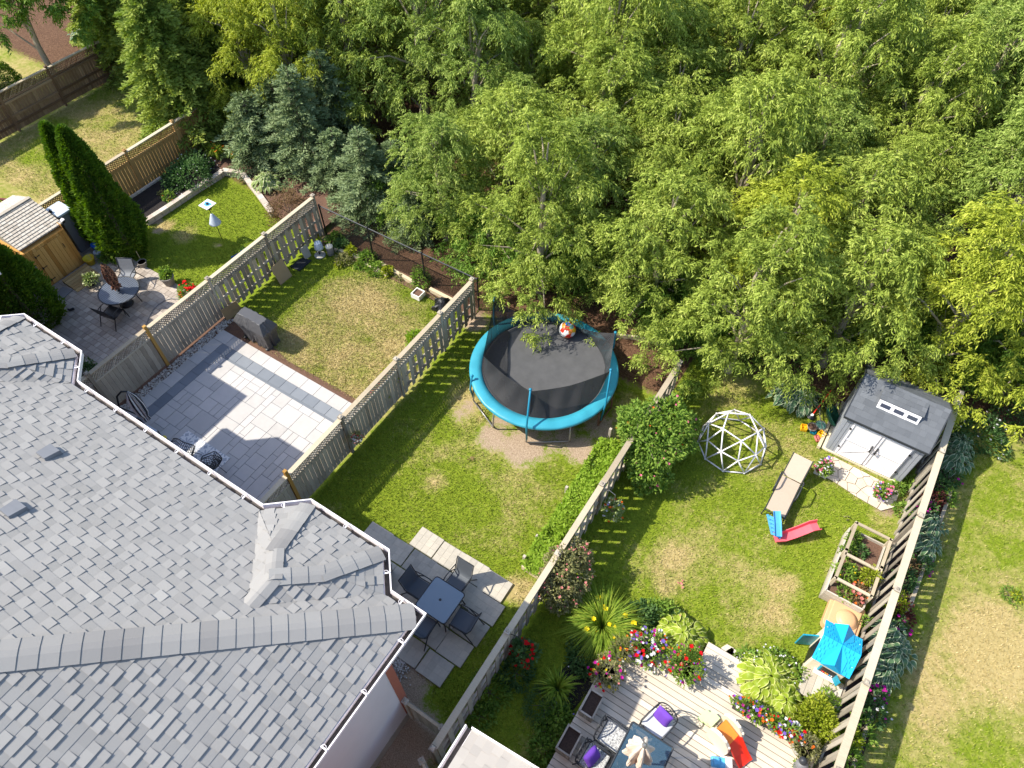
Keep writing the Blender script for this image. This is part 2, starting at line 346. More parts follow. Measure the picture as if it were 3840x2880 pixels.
M['leaf_bright']=leaf('bright_ground_cover_leaves',[(.0,(.10,.20,.012,1)),(.5,(.19,.33,.022,1)),(1.,(.32,.44,.05,1))],.4)
M['leaf_straw']=leaf('dry_honeysuckle_leaves',[(.0,(.12,.13,.05,1)),(.5,(.22,.23,.08,1)),(1.,(.36,.33,.16,1))],.35)
M['leaf_red']=leaf('burgundy_leaves',[(.0,(.05,.016,.018,1)),(.5,(.12,.03,.03,1)),(1.,(.22,.08,.05,1))],.3)
M['leaf_rust']=leaf('bronze_leaves',[(.0,(.09,.06,.03,1)),(.5,(.19,.12,.06,1)),(1.,(.28,.20,.09,1))],.3)
M['leaf_blue']=leaf('hosta_leaves',[(.0,(.05,.11,.055,1)),(.6,(.10,.18,.09,1)),(.85,(.16,.25,.12,1)),(.95,(.42,.46,.30,1)),(1.,(.5,.54,.36,1))],.2,.35)
M['leaf_hlime']=leaf('chartreuse_hosta_leaves',[(.0,(.18,.26,.02,1)),(.6,(.33,.42,.04,1)),(.85,(.46,.52,.09,1)),(1.,(.62,.64,.22,1))],.3,.4)
M['leaf_hpale']=leaf('cream_edged_hosta_leaves',[(.0,(.13,.21,.05,1)),(.6,(.25,.33,.10,1)),(.85,(.42,.46,.2,1)),(1.,(.6,.6,.38,1))],.25,.4)
M['blade']=leaf('lily_blades',[(.0,(0.102,0.180,0.019,1)),(.5,(0.221,0.330,0.033,1)),(1.,(0.510,0.540,0.078,1))],.35)
for k,c in {'fl_red':'e0141c','fl_pink':'ee7f9c','fl_magenta':'c01f96','fl_purple':'8a6fd0','fl_white':'f4f1f2','fl_orange':'f27a2a','fl_yellow':'f2d722','fl_salmon':'e08d86'}.items():
    M[k]=leaf(k.replace('fl_','')+'_petals',[(0,tuple(x*.75 for x in srgb('#'+c)[:3])+(1,)),(1,srgb('#'+c))],.25)

# ---------------------------------------------------------------- setting: ground with lawns, bare soil and forest floor
def blobs(u,v,lst):
    t=np.zeros_like(u)
    for (zn,x,y,rz,a) in lst:
        c=g(zn,x,y); r=rz*(S5 if zn[0]=='w' else S4)/125.0
        d=np.hypot(u-c.x,v-c.y)/r; t=np.maximum(t,a*np.clip(1.35-d,0,1))
    return t
DRY=[('w6',1150,250,230,.75),('w6',1100,430,120,.8),('y4',1010,260,220,.7),('y4',980,100,160,.55),('z8',1050,1100,190,.8),('y5',180,690,170,.8),
     ('y5',1900,1250,520,.95),('y5',1500,1500,380,.8),('y5',1500,1000,260,.5),('z5',1250,1440,130,.7),('y1',1700,850,150,1.0),('w6',60,430,90,.9),
     ('z2',1420,480,120,1.0),('z2',1600,540,190,.6),('z2',1880,640,70,.8),('z6',1650,1120,260,.45),('z6',250,1050,230,.6),
     ('z1',150,1500,300,.8),('z1',1050,950,260,.6),('z1',350,1350,200,.5),('y2',1330,180,120,.9),('w5',230,150,150,.5)]
SOIL=[('z6',480,1330,150,1.0),('z6',760,1430,210,1.05),('z6',560,1200,120,.8),('z6',1250,1440,190,.95),('z6',1000,1290,300,.8),('z6',1400,1250,200,.8),
      ('z6',200,1130,110,.7),('z6',900,1050,400,.9),('z5',1500,800,120,.7),('z6',330,330,140,1.2),('z3',250,1640,80,1.0),('z3',130,1500,150,1.0),
      ('z6',1750,550,330,.7),('z2',1350,430,80,1.1),('z2',1360,520,60,1.1),('z2',1880,640,45,.8),('z7',2150,1250,120,.9),('z7',1900,1370,120,.9),('y2',300,900,190,.9),('y2',330,1400,240,1.1),('y2',250,1600,200,1.1),
      ('z7',1400,400,190,1.1),('z7',1250,250,220,1.1),('z8',1350,800,100,1.),('z6',1750,600,200,.8)]
def lawn_fields(u,v):
    n1=vnoise(u+40,v+40,1.1,3); n2=vnoise(u+90,v+10,.35,3); n3=vnoise(u+11,v+71,3.2,2)
    dry=np.full_like(u,.3)
    def band(a,b): return (u>=a)&(u<b)
    dry[band(-99,-32.7)]=.45; dry[band(-32.7,-24.9)]=.52; dry[band(-24.9,-17.1)]=.03
    dry[band(-17.1,-9.95)]=.66; dry[band(-9.95,-2.9)]=.16; dry[band(-2.9,4.25)]=.40; dry[band(4.25,99)]=.42
    b=band(-17.1,-9.95)
    dry=np.where(b,dry-.62*np.clip((-14.6-u)/1.6,0,1)-.38*np.clip((v-11.7)/1.6,0,1)-.22*np.clip((u+11.3)/.9,0,1),dry)
    d=band(-2.9,4.25); dry=np.where(d,dry-.25*np.clip((-1.2-u)/1.0,0,1)-.15*np.clip((7.8-v)/1.,0,1),dry)
    dry=np.maximum(dry,blobs(u,v,DRY))
    dry=np.clip(dry+.6*(n1-.5)+.4*(n2-.5)+.45*(n3-.5),0,1)
    soil=blobs(u,v,SOIL)
    fl=np.where(u<-32.7,np.clip((v-15.0)/1.,0,1),np.where(u<-24.9,np.clip((v-17.5),0,1),np.where(u<-17.1,np.clip((v-13.6),0,1),np.where(u<-9.95,np.clip((v-13.15)*4,0,1),np.where(u<-2.9,np.clip((v-13.2)*1.5,0,1),np.where(u<4.25,np.clip((v-15.4),0,1),np.clip((v-17.5),0,1)))))))
    fl=np.maximum(fl,np.clip((4.0-v)*.5,0,1)*((u<-4.0)&(u>-18)))
    soil=np.clip(np.maximum(soil*(.55+.9*n2),fl*1.2)+.35*(n1-.5)*(soil>.05),0,1)
    return dry,soil,n1
us=np.concatenate([[-600,-250,-120,-70],np.arange(-46,16.01,.2),[30,70,150,600]]); vs_=np.concatenate([[-400,-100,-30],np.arange(-4,46.01,.2),[60,110,250,900]])
gu,gv=np.meshgrid(us,vs_); fu,fv=gu.ravel(),gv.ravel(); dry,soil,tn=lawn_fields(fu,fv)
gz=.02*(vnoise(fu,fv,2.0,2)-.5); gz[(np.abs(fu)>44)|(fv>44)]=0
V=np.stack([fu,fv,gz-.02],1); nu,nv=len(us),len(vs_)
i=(np.arange(nv-1)[:,None]*nu+np.arange(nu-1)[None,:]).ravel(); F=np.stack([i,i+1,i+1+nu,i+nu],1)
GREEN=[(.25,(.095,.142,.010,1)),(.5,(.178,.235,.018,1)),(.75,(.27,.31,.030,1))]
STRAW=[(.25,(.26,.205,.075,1)),(.5,(.41,.32,.135,1)),(.8,(.56,.44,.22,1))]
m=MT('lawn_and_bare_soil'); o=m.obj(); nf=m.noise(26,4,o,.7); nm=m.noise(6,4,o,.6); nn=m.math('ADD',m.math('MULTIPLY',nf,.6),m.math('MULTIPLY',nm,.4))
gr=m.ramp(nn,GREEN); stw=m.ramp(nn,STRAW)
df=m.ramp(m.math('ADD',m.attr('dry'),m.math('MULTIPLY',m.math('SUBTRACT',nm,.5),.7)),[(.25,(0,0,0,1)),(.75,(1,1,1,1))])
lw=m.mix(df,gr,stw)
so_=m.ramp(m.noise(38,5,o,.7),[(.3,(.17,.12,.075,1)),(.5,(.37,.275,.19,1)),(.72,(.55,.43,.32,1))])
lit=m.ramp(m.noise(19,5,o,.75),[(.3,(.05,.026,.016,1)),(.5,(.125,.068,.042,1)),(.7,(.24,.14,.085,1))])
sf=m.ramp(m.math('ADD',m.attr('soil'),m.math('MULTIPLY',m.math('SUBTRACT',nn,.5),2.2)),[(.36,(0,0,0,1)),(.72,(1,1,1,1))])
m.col(m.mix(sf,lw,m.mix(m.attr('litter'),so_,lit))); m.rough(.95); m.b.inputs['Specular IOR Level'].default_value=.1; m.bump(nf,.7,.03); M['lawn']=m.m
litter=np.clip((fv-13.1)*2,0,1)
gnd=npmesh('ground',V,F,M['lawn'],extra={'dry':('POINT',dry),'soil':('POINT',soil),'litter':('POINT',litter)}); tag(gnd,kind='structure')

# ---------------------------------------------------------------- house with shingled roof
EH,PK=5.2,.47
def clip_half(poly,a,b,c):                       # keep a*u+b*v+c >= 0
    out=[]
    for i in range(len(poly)):
        p,q=poly[i],poly[(i+1)%len(poly)]; dp=a*p[0]+b*p[1]+c; dq=a*q[0]+b*q[1]+c
        if dp>=0: out.append(p)
        if (dp>=0)!=(dq>=0): t=dp/(dp-dq); out.append((p[0]+(q[0]-p[0])*t,p[1]+(q[1]-p[1])*t))
    return out
def clip_poly2(sub,ca,cb): return clip_half(sub,*ca)
def shingle_plane(mb,poly,pl,ex=.175,seed=1,flat=.008,lift=.018,tw=(.13,.28)):
    # pl=(a,b,c): z=a*u+b*v+c ; builds laminated shingle tabs in overlapping courses
    if len(poly)<3: return
    r=random.Random(seed); a,b,c=pl; L=math.hypot(a,b); up=(a/L,b/L); al=(-up[1],up[0]); sl=math.sqrt(1+L*L)
    Z=lambda p:a*p[0]+b*p[1]+c
    loc=[(p[0]*al[0]+p[1]*al[1],(p[0]*up[0]+p[1]*up[1])*sl) for p in poly]
    b0=min(q[1] for q in loc); b1=max(q[1] for q in loc); a0=min(q[0] for q in loc); a1=max(q[0] for q in loc)
    nrm=Vector((-a,-b,1)).normalized()
    def to3(p,h):
        s=p[1]/sl; u=p[0]*al[0]+s*up[0]; v=p[0]*al[1]+s*up[1]; return Vector((u,v,Z((u,v))))+nrm*h
    k=0; y=b0
    while y<b1:
        y1=y+ex; x=a0-r.random()*.3; raised=r.random()<.5
        while x<a1:
            wd=r.uniform(*tw); cell=loc
            for h in ((0,1,-y),(0,-1,y1),(1,0,-x),(-1,0,x+wd)):
                cell=clip_half(cell,*h)
                if len(cell)<3: break
            if len(cell)>=3:
                hh=flat+(lift if raised else 0); n=len(cell)
                top=[to3(p,.004+hh*(1-.92*(p[1]-y)/ex)) for p in cell]; bot=[to3(p,-.012) for p in cell]
                mb.add(bot+top,[tuple(range(n,2*n))]+[(i,(i+1)%n,n+(i+1)%n,n+i) for i in range(n)],min(1,max(0,r.gauss(.54 if raised else .47,.10))))
            x+=wd; raised=(not raised) if r.random()<.85 else raised
        y=y1
def cap_run(mb,p0,p1,n0,n1,w=.17,ln=.26):         # overlapping cap shingles along a hip or ridge
    p0=Vector(p0); p1=Vector(p1); d=(p1-p0); L=d.length; d/=L; n=max(1,int(L/ln)); ln=L/n
    s0=(n0.cross(d)).normalized(); s1=(n1.cross(d)).normalized()
    if s0.dot(Vector(n1))>0: s0=-s0
    if s1.dot(Vector(n0))>0: s1=-s1
    for i in range(n):
        a=p0+d*ln*i; e=p0+d*ln*(i+1.25); up=((n0+n1)/2).normalized(); vs=[]
        for q,h in ((a,.062),(e,.048)):
            for t in (-1,-.6,-.22,.22,.6,1):
                side=s0 if t<0 else s1; vs.append(q+side*abs(t)*w+up*(h-.018*(1-abs(t))*1.0+ .012*(1-abs(t))))
        lo=[v-up*.09 for v in vs[:6]]
        mb.add(vs+lo,[(j,j+1,7+j,6+j) for j in range(5)]+[(12+j,13+j,j+1,j) for j in range(5)],random.gauss(.55,.2))
e=[P(*q,EH) for q in ((975,1915),(1155,1896),(1432,2075),(1444,2222),(1550,2317),(263,1439),(286,1322),(85,1186))]
VE=2.68*1.0; VE=(e[0].y+e[3].y+e[4].y)/3; VB=(e[1].y+e[2].y)/2; UR=e[4].x
bays=[(e[0].x,e[1].x,e[2].x,e[3].x),(2*0+e[7].x-(e[1].x-e[0].x),e[7].x,e[6].x,e[5].x)]
UL=bays[1][0]-(UR-e[3].x); VS=-7.6
house=thing('townhouse','large townhouse with grey shingled hip roof and two small bay roofs','house',((UL+UR)/2,(VE+VS)/2,0))
HO=Vector(house.location)
class OMB(MB):                                     # builder whose points are given in place coordinates
    def __init__(s,org): super().__init__(); s.o=Vector(org)
    def build(s,*a,**k):
        s.v=[tuple(Vector(p)-s.o) for p in s.v]; return super().build(*a,**k)
planes={'N':(0,-PK,EH+PK*VE),'S':(0,PK,EH-PK*VS),'E':(-PK,0,EH+PK*UR),'W':(PK,0,EH-PK*UL)}
def facet(name,pls,outline,other=None):
    poly=outline; a=pls[name]
    for k,b in pls.items():
        if k!=name: poly=clip_half(poly,b[0]-a[0],b[1]-a[1],b[2]-a[2])
    if other: poly=clip_half(poly,a[0]-other[0],a[1]-other[1],a[2]-other[2])
    return poly
roof=OMB(HO); caps=OMB(HO); outl=[(UL,VS),(UR,VS),(UR,VE),(UL,VE)]
NRM=lambda p:Vector((-p[0],-p[1],1)).normalized()
for i,k in enumerate('NEWS'): shingle_plane(roof,facet(k,planes,outl),planes[k],seed=20+i)
Zp=lambda p,u,v:(u,v,p[0]*u+p[1]*v+p[2])
hl=(VE-VS)/2; ridge_z=EH+PK*hl
cap_run(caps,Zp(planes['N'],UR,VE),(UR-hl,VE-hl,ridge_z),NRM(planes['N']),NRM(planes['E']),.26,.27)
cap_run(caps,Zp(planes['N'],UL,VE),(UL+hl,VE-hl,ridge_z),NRM(planes['N']),NRM(planes['W']),.26,.27)
cap_run(caps,(UL+hl,VE-hl,ridge_z),(UR-hl,VE-hl,ridge_z),NRM(planes['N']),NRM(planes['S']),.24,.27)
for bi,(a0,a1,a2,a3) in enumerate(bays):
    def plane(p,q):                                # eave p->q, roof rises to the right-hand (inner) side
        d=((q[0]-p[0]),(q[1]-p[1])); l=math.hypot(*d); n=(d[1]/l,-d[0]/l); return (PK*n[0],PK*n[1],EH-PK*(n[0]*p[0]+n[1]*p[1]))
    bp={'f':plane((a1,VB),(a2,VB)),'l':plane((a0,VE),(a1,VB)),'r':plane((a2,VB),(a3,VE)),'L':(PK,0,EH-PK*a0),'Rr':(-PK,0,EH+PK*a3)}
    big=[(a0,VE-3),(a3,VE-3),(a3,VE),(a2,VB),(a1,VB),(a0,VE)]
    for j,k in enumerate(bp): shingle_plane(roof,facet(k,bp,big,planes['N']),bp[k],seed=60+bi*10+j,lift=.024)
    um=(a0+a3)/2; hw=(a3-a0)/2
    def top(k1,k2,u0,v0,u1,v1): return (Zp(bp[k1],u0,v0),Zp(bp[k1],u1,v1))
    # hips f/l, f/r, then ridge
    zt=EH+PK*hw; vt=VB-hw; vr=VE-hw
    def meet(p,q,z):                               # plan point where planes p and q both reach height z
        a,b,c=p; d,e_,f=q; D=a*e_-b*d; return (((z-c)*e_-b*(z-f))/D,(a*(z-f)-(z-c)*d)/D)
    for k,c0 in (('l',(a1,VB)),('r',(a2,VB))):
        # the hip runs until the ridge planes cut in
        kk='L' if k=='l' else 'Rr'
        # solve f = k = kk along the hip
        best=None
        for s in range(1,400):
            z=EH+PK*hw*s/400; q=meet(bp['f'],bp[k],z)
            if bp[kk][0]*q[0]+bp[kk][2] < z: best=q; break
            best=q
        zz=bp['f'][1]*best[1]+bp['f'][2]
        cap_run(caps,(c0[0],c0[1],EH),(best[0],best[1],zz),NRM(bp['f']),NRM(bp[k]),.17,.25)
        cap_run(caps,(best[0],best[1],zz),(um,vt,zt),NRM(bp['f']),NRM(bp[kk]),.17,.25)
    cap_run(caps,(um,vt,zt),(um,vr-.12,zt),NRM(bp['L']),NRM(bp['Rr']),.19,.25)
ro=roof.build('roof',M['shingle'],house); ca=caps.build('ridge_cap',M['shingle_cap'],ro,smooth=False)
# eave line and gutter
eave=[(UL,VS),(UL,VE)]
for (a0,a1,a2,a3) in bays[::-1]: eave+=[(a0,VE),(a1,VB),(a2,VB),(a3,VE)]
eave+=[(UR,VE),(UR,VS)]
def offset(path,d):
    out=[]
    for i,p in enumerate(path):
        ns=[]
        for j in (i-1,i):
            if 0<=j<len(path)-1:
                dx,dy=path[j+1][0]-path[j][0],path[j+1][1]-path[j][1]; l=math.hypot(dx,dy); ns.append((-dy/l,dx/l))
        if len(ns)==1: n=ns[0]; k=1
        else:
            n=(ns[0][0]+ns[1][0],ns[0][1]+ns[1][1]); l=math.hypot(*n); n=(n[0]/l,n[1]/l); k=1/max(.35,n[0]*ns[0][0]+n[1]*ns[0][1])
        out.append((p[0]+n[0]*d*k,p[1]+n[1]*d*k))
    return out
def gutter(mb,path,zt,hang=True):
    rings=[(.0,-.02),(.0,-.135),(.11,-.135),(.125,-.0),(.150,.0),(.150,-.028),(.135,-.028),(.132,-.15),(-.02,-.15),(-.02,-.02)]
    ps=[offset(path,d) for d,_ in rings]; n=len(path); k=len(rings)
    vs=[(ps[j][i][0],ps[j][i][1],zt+rings[j][1]) for i in range(n) for j in range(k)]
    fs=[(i*k+j,i*k+(j+1)%k,(i+1)*k+(j+1)%k,(i+1)*k+j) for i in range(n-1) for j in range(k)]
    for f in fs: mb.add([vs[q] for q in f],[(0,1,2,3)],.5,1 if (f[0]%k) in (0,1) else 0)
gm=OMB(HO); gutter(gm,eave,EH-.0); gt=gm.build('gutter',[M['white_gutter'],M['gutter_in']],house)
hp=None
for i in range(1,len(eave)-1):
    p,q=eave[i],eave[i+1]; L=math.dist(p,q); 
    if L>9 and i>len(eave)-3: q=(p[0],p[1]-9*.9); L=math.dist(p,q)
    n=max(1,int(L/.95)); dx,dy=(q[0]-p[0])/L,(q[1]-p[1])/L; nx,ny=-dy,dx
    for j in range(n):
        t=(j+.5)*L/n; c=Vector((p[0]+dx*t,p[1]+dy*t,EH))
        if hp is None:
            b=MB(); b.beam((0,0,0),(.14,0,.008),.028,.008); b.tube([(.02,.02,.0),(.05,.05,.012),(.09,.045,.012),(.11,.02,.006)],.006,5); hp=b.build('gutter_hanger',M['white_gutter'],gt); h_=hp
        else: h_=hp.copy(); C.objects.link(h_); h_.parent=gt
        h_.location=c-HO; h_.rotation_euler=(0,0,math.atan2(ny,nx))
# walls under the eaves
wl=offset(eave,-.34); wl=[(max(UL+.3,min(p[0],-4.10)),p[1]-.38) for p in wl]
wm=OMB(HO); wm.prism([(p[0],p[1]) for p in wl][::-1],.0,EH-.06,.5); wall=wm.build('wall',M['brick'],house)
sm=OMB(HO); y0=VS; yw=wl[-2][1]
for k in range(36): sm.box2((-4.098,VS+.4,.42+k*.13),(-4.080-.012,yw-.16,.42+k*.13+.124),.5)
for k in range(36): sm.add([(-4.092,VS+.4,.42+k*.13+.125),(-4.092,yw-.16,.42+k*.13+.125),(-4.070,yw-.16,.42+k*.13),(-4.070,VS+.4,.42+k*.13)],[(0,3,2,1)],.5)
sid=sm.build('siding',M['siding'],house)
fm=OMB(HO); fm.box2((-4.11,VS+.4,0),(-4.06,yw-.1,.42)); fm.build('foundation',M['concrete'],house)
cm=OMB(HO); cm.box2((-4.16,yw-.17,.42),(-4.066,yw+.02,EH-.1)); cm.build('corner_trim',M['brick'],house)
sf_=OMB(HO); sf_.prism([(p[0],p[1]) for p in offset(eave,-.03)][::-1],EH-.17,EH-.15,.5); sf_.build('soffit',M['white_gutter'],house)
fc=OMB(HO)
for p,q in zip(eave[:-1],eave[1:]): fc.beam((p[0],p[1],EH-.10),(q[0],q[1],EH-.10),.03,.16)
fc.build('fascia',M['white_gutter'],house)
# roof vents
vb=None
for (zn,x,y) in (('y6',430,1300),('y6',130,1790)):
    q=None
    for z_ in np.arange(5.2,8.2,.01):
        p=g(zn,x,y,z_)
        if p.y<VE and abs(planes['N'][1]*p.y+planes['N'][2]-z_)<.012: q=p; break
    if q is None: continue
    b=MB(); b.add([(-.16,-.16,0),(.16,-.16,0),(.16,.16,-.15),(-.16,.16,-.15),(-.13,-.13,.10),(.13,-.13,.10),(.15,.16,.02),(-.15,.16,.02)],[(4,5,6,7),(0,1,5,4),(1,2,6,5),(3,0,4,7),(2,3,7,6)],.5)
    b.add([(-.22,-.22,.02),(.22,-.22,.02),(.22,.22,-.16),(-.22,.22,-.16)],[(0,1,2,3)],.2)
    vo=b.build('roof_vent',M['greyplastic'],house); vo.location=q-HO+Vector((0,0,.05))
# neighbour's house to the left (its corner shades the pale patio) and the one to the right
def side_house(name,label,u0,u1,ve,vs,eh,mat,pk=.47,gable=False):
    t=thing(name,label,'house',((u0+u1)/2,(ve+vs)/2,0)); og=Vector(t.location)
    pl={'N':(0,-pk,eh+pk*ve),'S':(0,pk,eh-pk*vs),'E':(-pk,0,eh+pk*u1),'W':(pk,0,eh-pk*u0)}; ol=[(u0,vs),(u1,vs),(u1,ve),(u0,ve)]
    mb=OMB(og)
    if gable: pl={k:pl[k] for k in 'EW'}
    for i,k in enumerate(pl): shingle_plane(mb,facet(k,pl,ol),pl[k],seed=200+i)
    mb.build('roof',mat,t)
    gm=OMB(og); gutter(gm,[(u0,vs),(u0,ve)] if gable else [(u0,vs),(u0,ve),(u1,ve),(u1,vs)],eh); gm.build('gutter',[M['white_gutter'],M['gutter_in']],t)
    wm=OMB(og); wm.box2((u0+.4,vs+.4,0),(u1-.4,ve-.5,eh-.1),.5); wm.build('wall',M['brick'],t)
    fc=OMB(og)
    um_=(u0+u1)/2; zr_=eh+pk*(u1-u0)/2
    if gable: fc.beam((u0,ve+.01,eh-.03),(um_,ve+.01,zr_-.03),.03,.14); fc.beam((um_,ve+.01,zr_-.03),(u1,ve+.01,eh-.03),.03,.14); fc.add([(u0+.3,ve-.4,eh),(u1-.3,ve-.4,eh),(um_,ve-.4,zr_-.15)],[(0,1,2)],.5)
    for p,q in ([((u0,vs),(u0,ve))] if gable else [((u0,vs),(u0,ve)),((u0,ve),(u1,ve)),((u1,ve),(u1,vs))]): fc.beam((p[0],p[1],eh-.1),(q[0],q[1],eh-.1),.03,.16)
    fc.build('fascia',M['white_gutter'],t); return t
side_house('townhouse','neighbouring townhouse beyond the left edge whose eave shades the pale patio',-29.0,-18.42,3.95,-7.0,5.2,M['shingle'])
# ---------------------------------------------------------------- fences
FH=1.76
def clip_seg(x0,z0,x1,z1,X0,X1,Z0,Z1):
    t0,t1=0.0,1.0
    for d,a,lo,hi in ((x1-x0,x0,X0,X1),(z1-z0,z0,Z0,Z1)):
        if abs(d)<1e-9:
            if a<lo or a>hi: return None
            continue
        ta,tb=(lo-a)/d,(hi-a)/d
        if ta>tb: ta,tb=tb,ta
        t0,t1=max(t0,ta),min(t1,tb)
    if t1-t0<1e-3: return None
    return (x0+(x1-x0)*t0,z0+(z1-z0)*t0,x0+(x1-x0)*t1,z0+(z1-z0)*t1)
def lattice_mb(L,z0,z1,pitch=.098,wd=.034):
    mb=MB(); H=z1-z0; n=int((L+H)/pitch)+2
    for sgn,y in ((1,-.006),(-1,.006)):
        for i in range(-1,n):
            xs=i*pitch if sgn>0 else i*pitch
            q=clip_seg(xs-H,z0,xs,z1,.0,L,z0,z1) if sgn>0 else clip_seg(xs,z0,xs-H,z1,.0,L,z0,z1)
            if q: mb.beam((q[0],y,q[1]),(q[2],y,q[3]),.011,wd,up=(0,0,1))
    return mb
def fence(name,label,p0,ang,posts,kinds,H=FH,wood='fence',cap_w=.14,lat=.34,capm='fence_h',tall=None,cat='fence',railside=1,lattice=True,board=.14,capz=0.0,sb_gap=.055):
    t=thing(name,label,cat,(p0[0],p0[1],0),ang); hz=capm
    for i,x in enumerate(posts):
        extra=(tall or {}).get(i); hh=(extra[0] if extra else H+.06); mb=MB()
        mb.box((x,0,hh/2),(.095,.095,hh)); 
        if not extra: mb.box((x,0,hh+.012),(.135,.135,.03)); mb.box((x,0,hh+.035),(.10,.10,.03),taper=.4)
        o=mb.build('post',M['post_new'] if extra else M[wood],t)
        if extra and len(extra)>1: o['label']=extra[1]
    for i,(a,b) in enumerate(zip(posts[:-1],posts[1:])):
        a+=.05; b-=.05; L=b-a; k=kinds[i]; top=H-(lat+.06 if lattice else .05)
        mb=MB()
        if k=='solid':
            n=max(1,round(L/board)); w_=L/n
            for j in range(n): mb.box((a+w_*(j+.5),.012+random.uniform(-.003,.003),(.06+top)/2),(w_-.012,.02,top-.06),var=min(1,max(0,random.gauss(.5,.14))))
            for z in (.35,top-.1): mb.box(((a+b)/2,.045*railside if railside>0 else -.035,z),(L,.04,.09))
            if railside<0: mb.box(((a+b)/2,-.035,top*.5),(L,.04,.09))
        else:
            st=board*2+2*sb_gap-.10; n=max(1,round(L/(board+sb_gap*.75))); w_=L/n
            for j in range(n):
                s=1 if j%2 else -1
                mb.box((a+w_*(j+.5),s*.036,(.06+top)/2+random.uniform(-.006,.006)),(board,.018,top-.06),rz=random.uniform(-.02,.02),var=min(1,max(0,random.gauss(.5,.25))))
            for z in ((.28,top*.55,top-.1) if lattice else (.2,top-.08)): mb.box(((a+b)/2,0,z),(L,.05,.085))
        mb.build('board_panel',M[wood],t)
        if lattice:
            lm=lattice_mb(L,top+.03,H-.035); 
            for v in range(len(lm.v)): lm.v[v]=(lm.v[v][0]+a,lm.v[v][1],lm.v[v][2])
            lm.box(((a+b)/2,0,top),(L,.05,.06)); lm.build('lattice_panel',M[wood],t)
        rm=MB(); rm.box(((a+b)/2,0,H-.018+capz),(L+.04 if not (tall and (i in tall or i+1 in tall)) else L,cap_w,.036)); rm.build('cap_rail',M[hz],t)
    return t
UP=math.pi/2
FU={1:-32.7,2:-24.95,3:-17.12,4:-9.95,5:-2.92,6:4.27}
def vposts(v0,lst): return [v-v0 for v in lst]
fence('wooden_fence','grey brown lattice top fence with outer rails at the far left lawn',(FU[1],7.0),UP,vposts(7,[7,9.2,11.45,13.8,16.25,18.6]),['solid']*5,wood='fence_old',railside=-1)
fence('wooden_fence','honey coloured cedar fence with lattice top behind the mulch bed',(FU[2],3.0),UP,vposts(3,[3,5.0,7.0,9.3,11.65,13.95,15.9]),['solid']*6,wood='cedar',capm='fence_h')
fence('wooden_fence','grey lattice top fence between the round table patio and the pale slab patio',(FU[3],2.0),UP,vposts(2,[2.0,3.95,6.05,8.55,11.08,13.5]),['solid','solid','solid','shadow','shadow'],
      tall={2:(FH+.12,'newer yellow brown post')})
fence('wooden_fence','grey lattice top fence between the pale slab patio and the trampoline lawn',(FU[4],1.9),UP,vposts(1.9,[1.9,4.62,6.75,9.2,11.38,13.1]),['solid','solid','solid','shadow','shadow'],
      tall={1:(FH+.22,'newer tall yellow brown post')})
fence('wooden_fence','low weathered board fence half hidden by the flowering vine and honeysuckle',(FU[5],1.5),UP,vposts(1.5,[1.5,4.36,6.6,8.88,11.2,13.7]),['shadow']*5,H=1.62,cap_w=.15,lat=.22)
fence('wooden_fence','long weathered fence with wide flat cap beside the hosta border',(FU[6],3.9),UP,vposts(3.9,[3.9,5.6,7.62,10.1,12.37,14.62,16.9]),['shadow']*6,H=1.72,cap_w=.17,lat=.0001,lattice=False,sb_gap=.09,board=.125)
# short return fences beside the house
fence('side_gate','short grey board gate between the house corner and the boundary fence',(-4.04,1.93),0,[.05,1.04],['solid'],H=1.5,lattice=False,cap_w=.06)
fence('side_gate','short board fence stub beside the small beige roof',(-3.0,1.2),R(-28),[.0,.75],['solid'],H=1.45,lattice=False,cap_w=.05)
# chain link fence: real wires
t=thing('chain_link_fence','black chain link fence between the back lawn and the spruce trees','fence',(FU[3]+.15,13.5,0),0)
cp=[0.05,2.3,4.67,6.95]; CH=1.45
for x in cp:
    mb=MB(); mb.tube([(x,0,0),(x,0,CH+.03)],.03,8); mb.lathe([(.034,CH+.01),(.034,CH+.05),(.012,CH+.07)],(x,0,0),8); mb.build('post',M['black'],t)
mb=MB(); mb.tube([(cp[0],0,CH),(cp[-1],0,CH)],.024,8); mb.build('top_rail',M['char'],t)
for a,b in zip(cp[:-1],cp[1:]):
    mb=MB(); L=b-a; pt=.085
    for sg in (1,-1):
        for i in range(int((L+CH)/pt)+1):
            q=clip_seg(i*pt-CH,.05,i*pt,CH,.0,L,.05,CH) if sg>0 else clip_seg(i*pt,.05,i*pt-CH,CH,.0,L,.05,CH)
            if q: mb.beam((a+q[0],.004*sg,q[1]),(a+q[2],.004*sg,q[3]),.006,.006)
    mb.build('wire_mesh',M['black'],t)

# ---------------------------------------------------------------- paving
def sheet(name,poly,z,mat,kind='structure'):
    mb=MB(); n=len(poly); mb.add([(p[0],p[1],z) for p in poly],[tuple(range(n))],.5); o=mb.build(name,mat); return tag(o,kind=kind)
def ashlar(W,H,cell,sizes,seed):
    r=random.Random(seed); nx,ny=int(W/cell),int(H/cell); occ=[[0]*nx for _ in range(ny)]; out=[]
    for j in range(ny):
        for i in range(nx):
            if occ[j][i]: continue
            opts=sizes[:]; r.shuffle(opts)
            for (a,b) in opts+[(1,1)]:
                if i+a<=nx and j+b<=ny and all(not occ[j+q][i+p] for p in range(a) for q in range(b)):
                    for p in range(a):
                        for q in range(b): occ[j+q][i+p]=1
                    out.append((i*cell,j*cell,a*cell,b*cell)); break
    return out
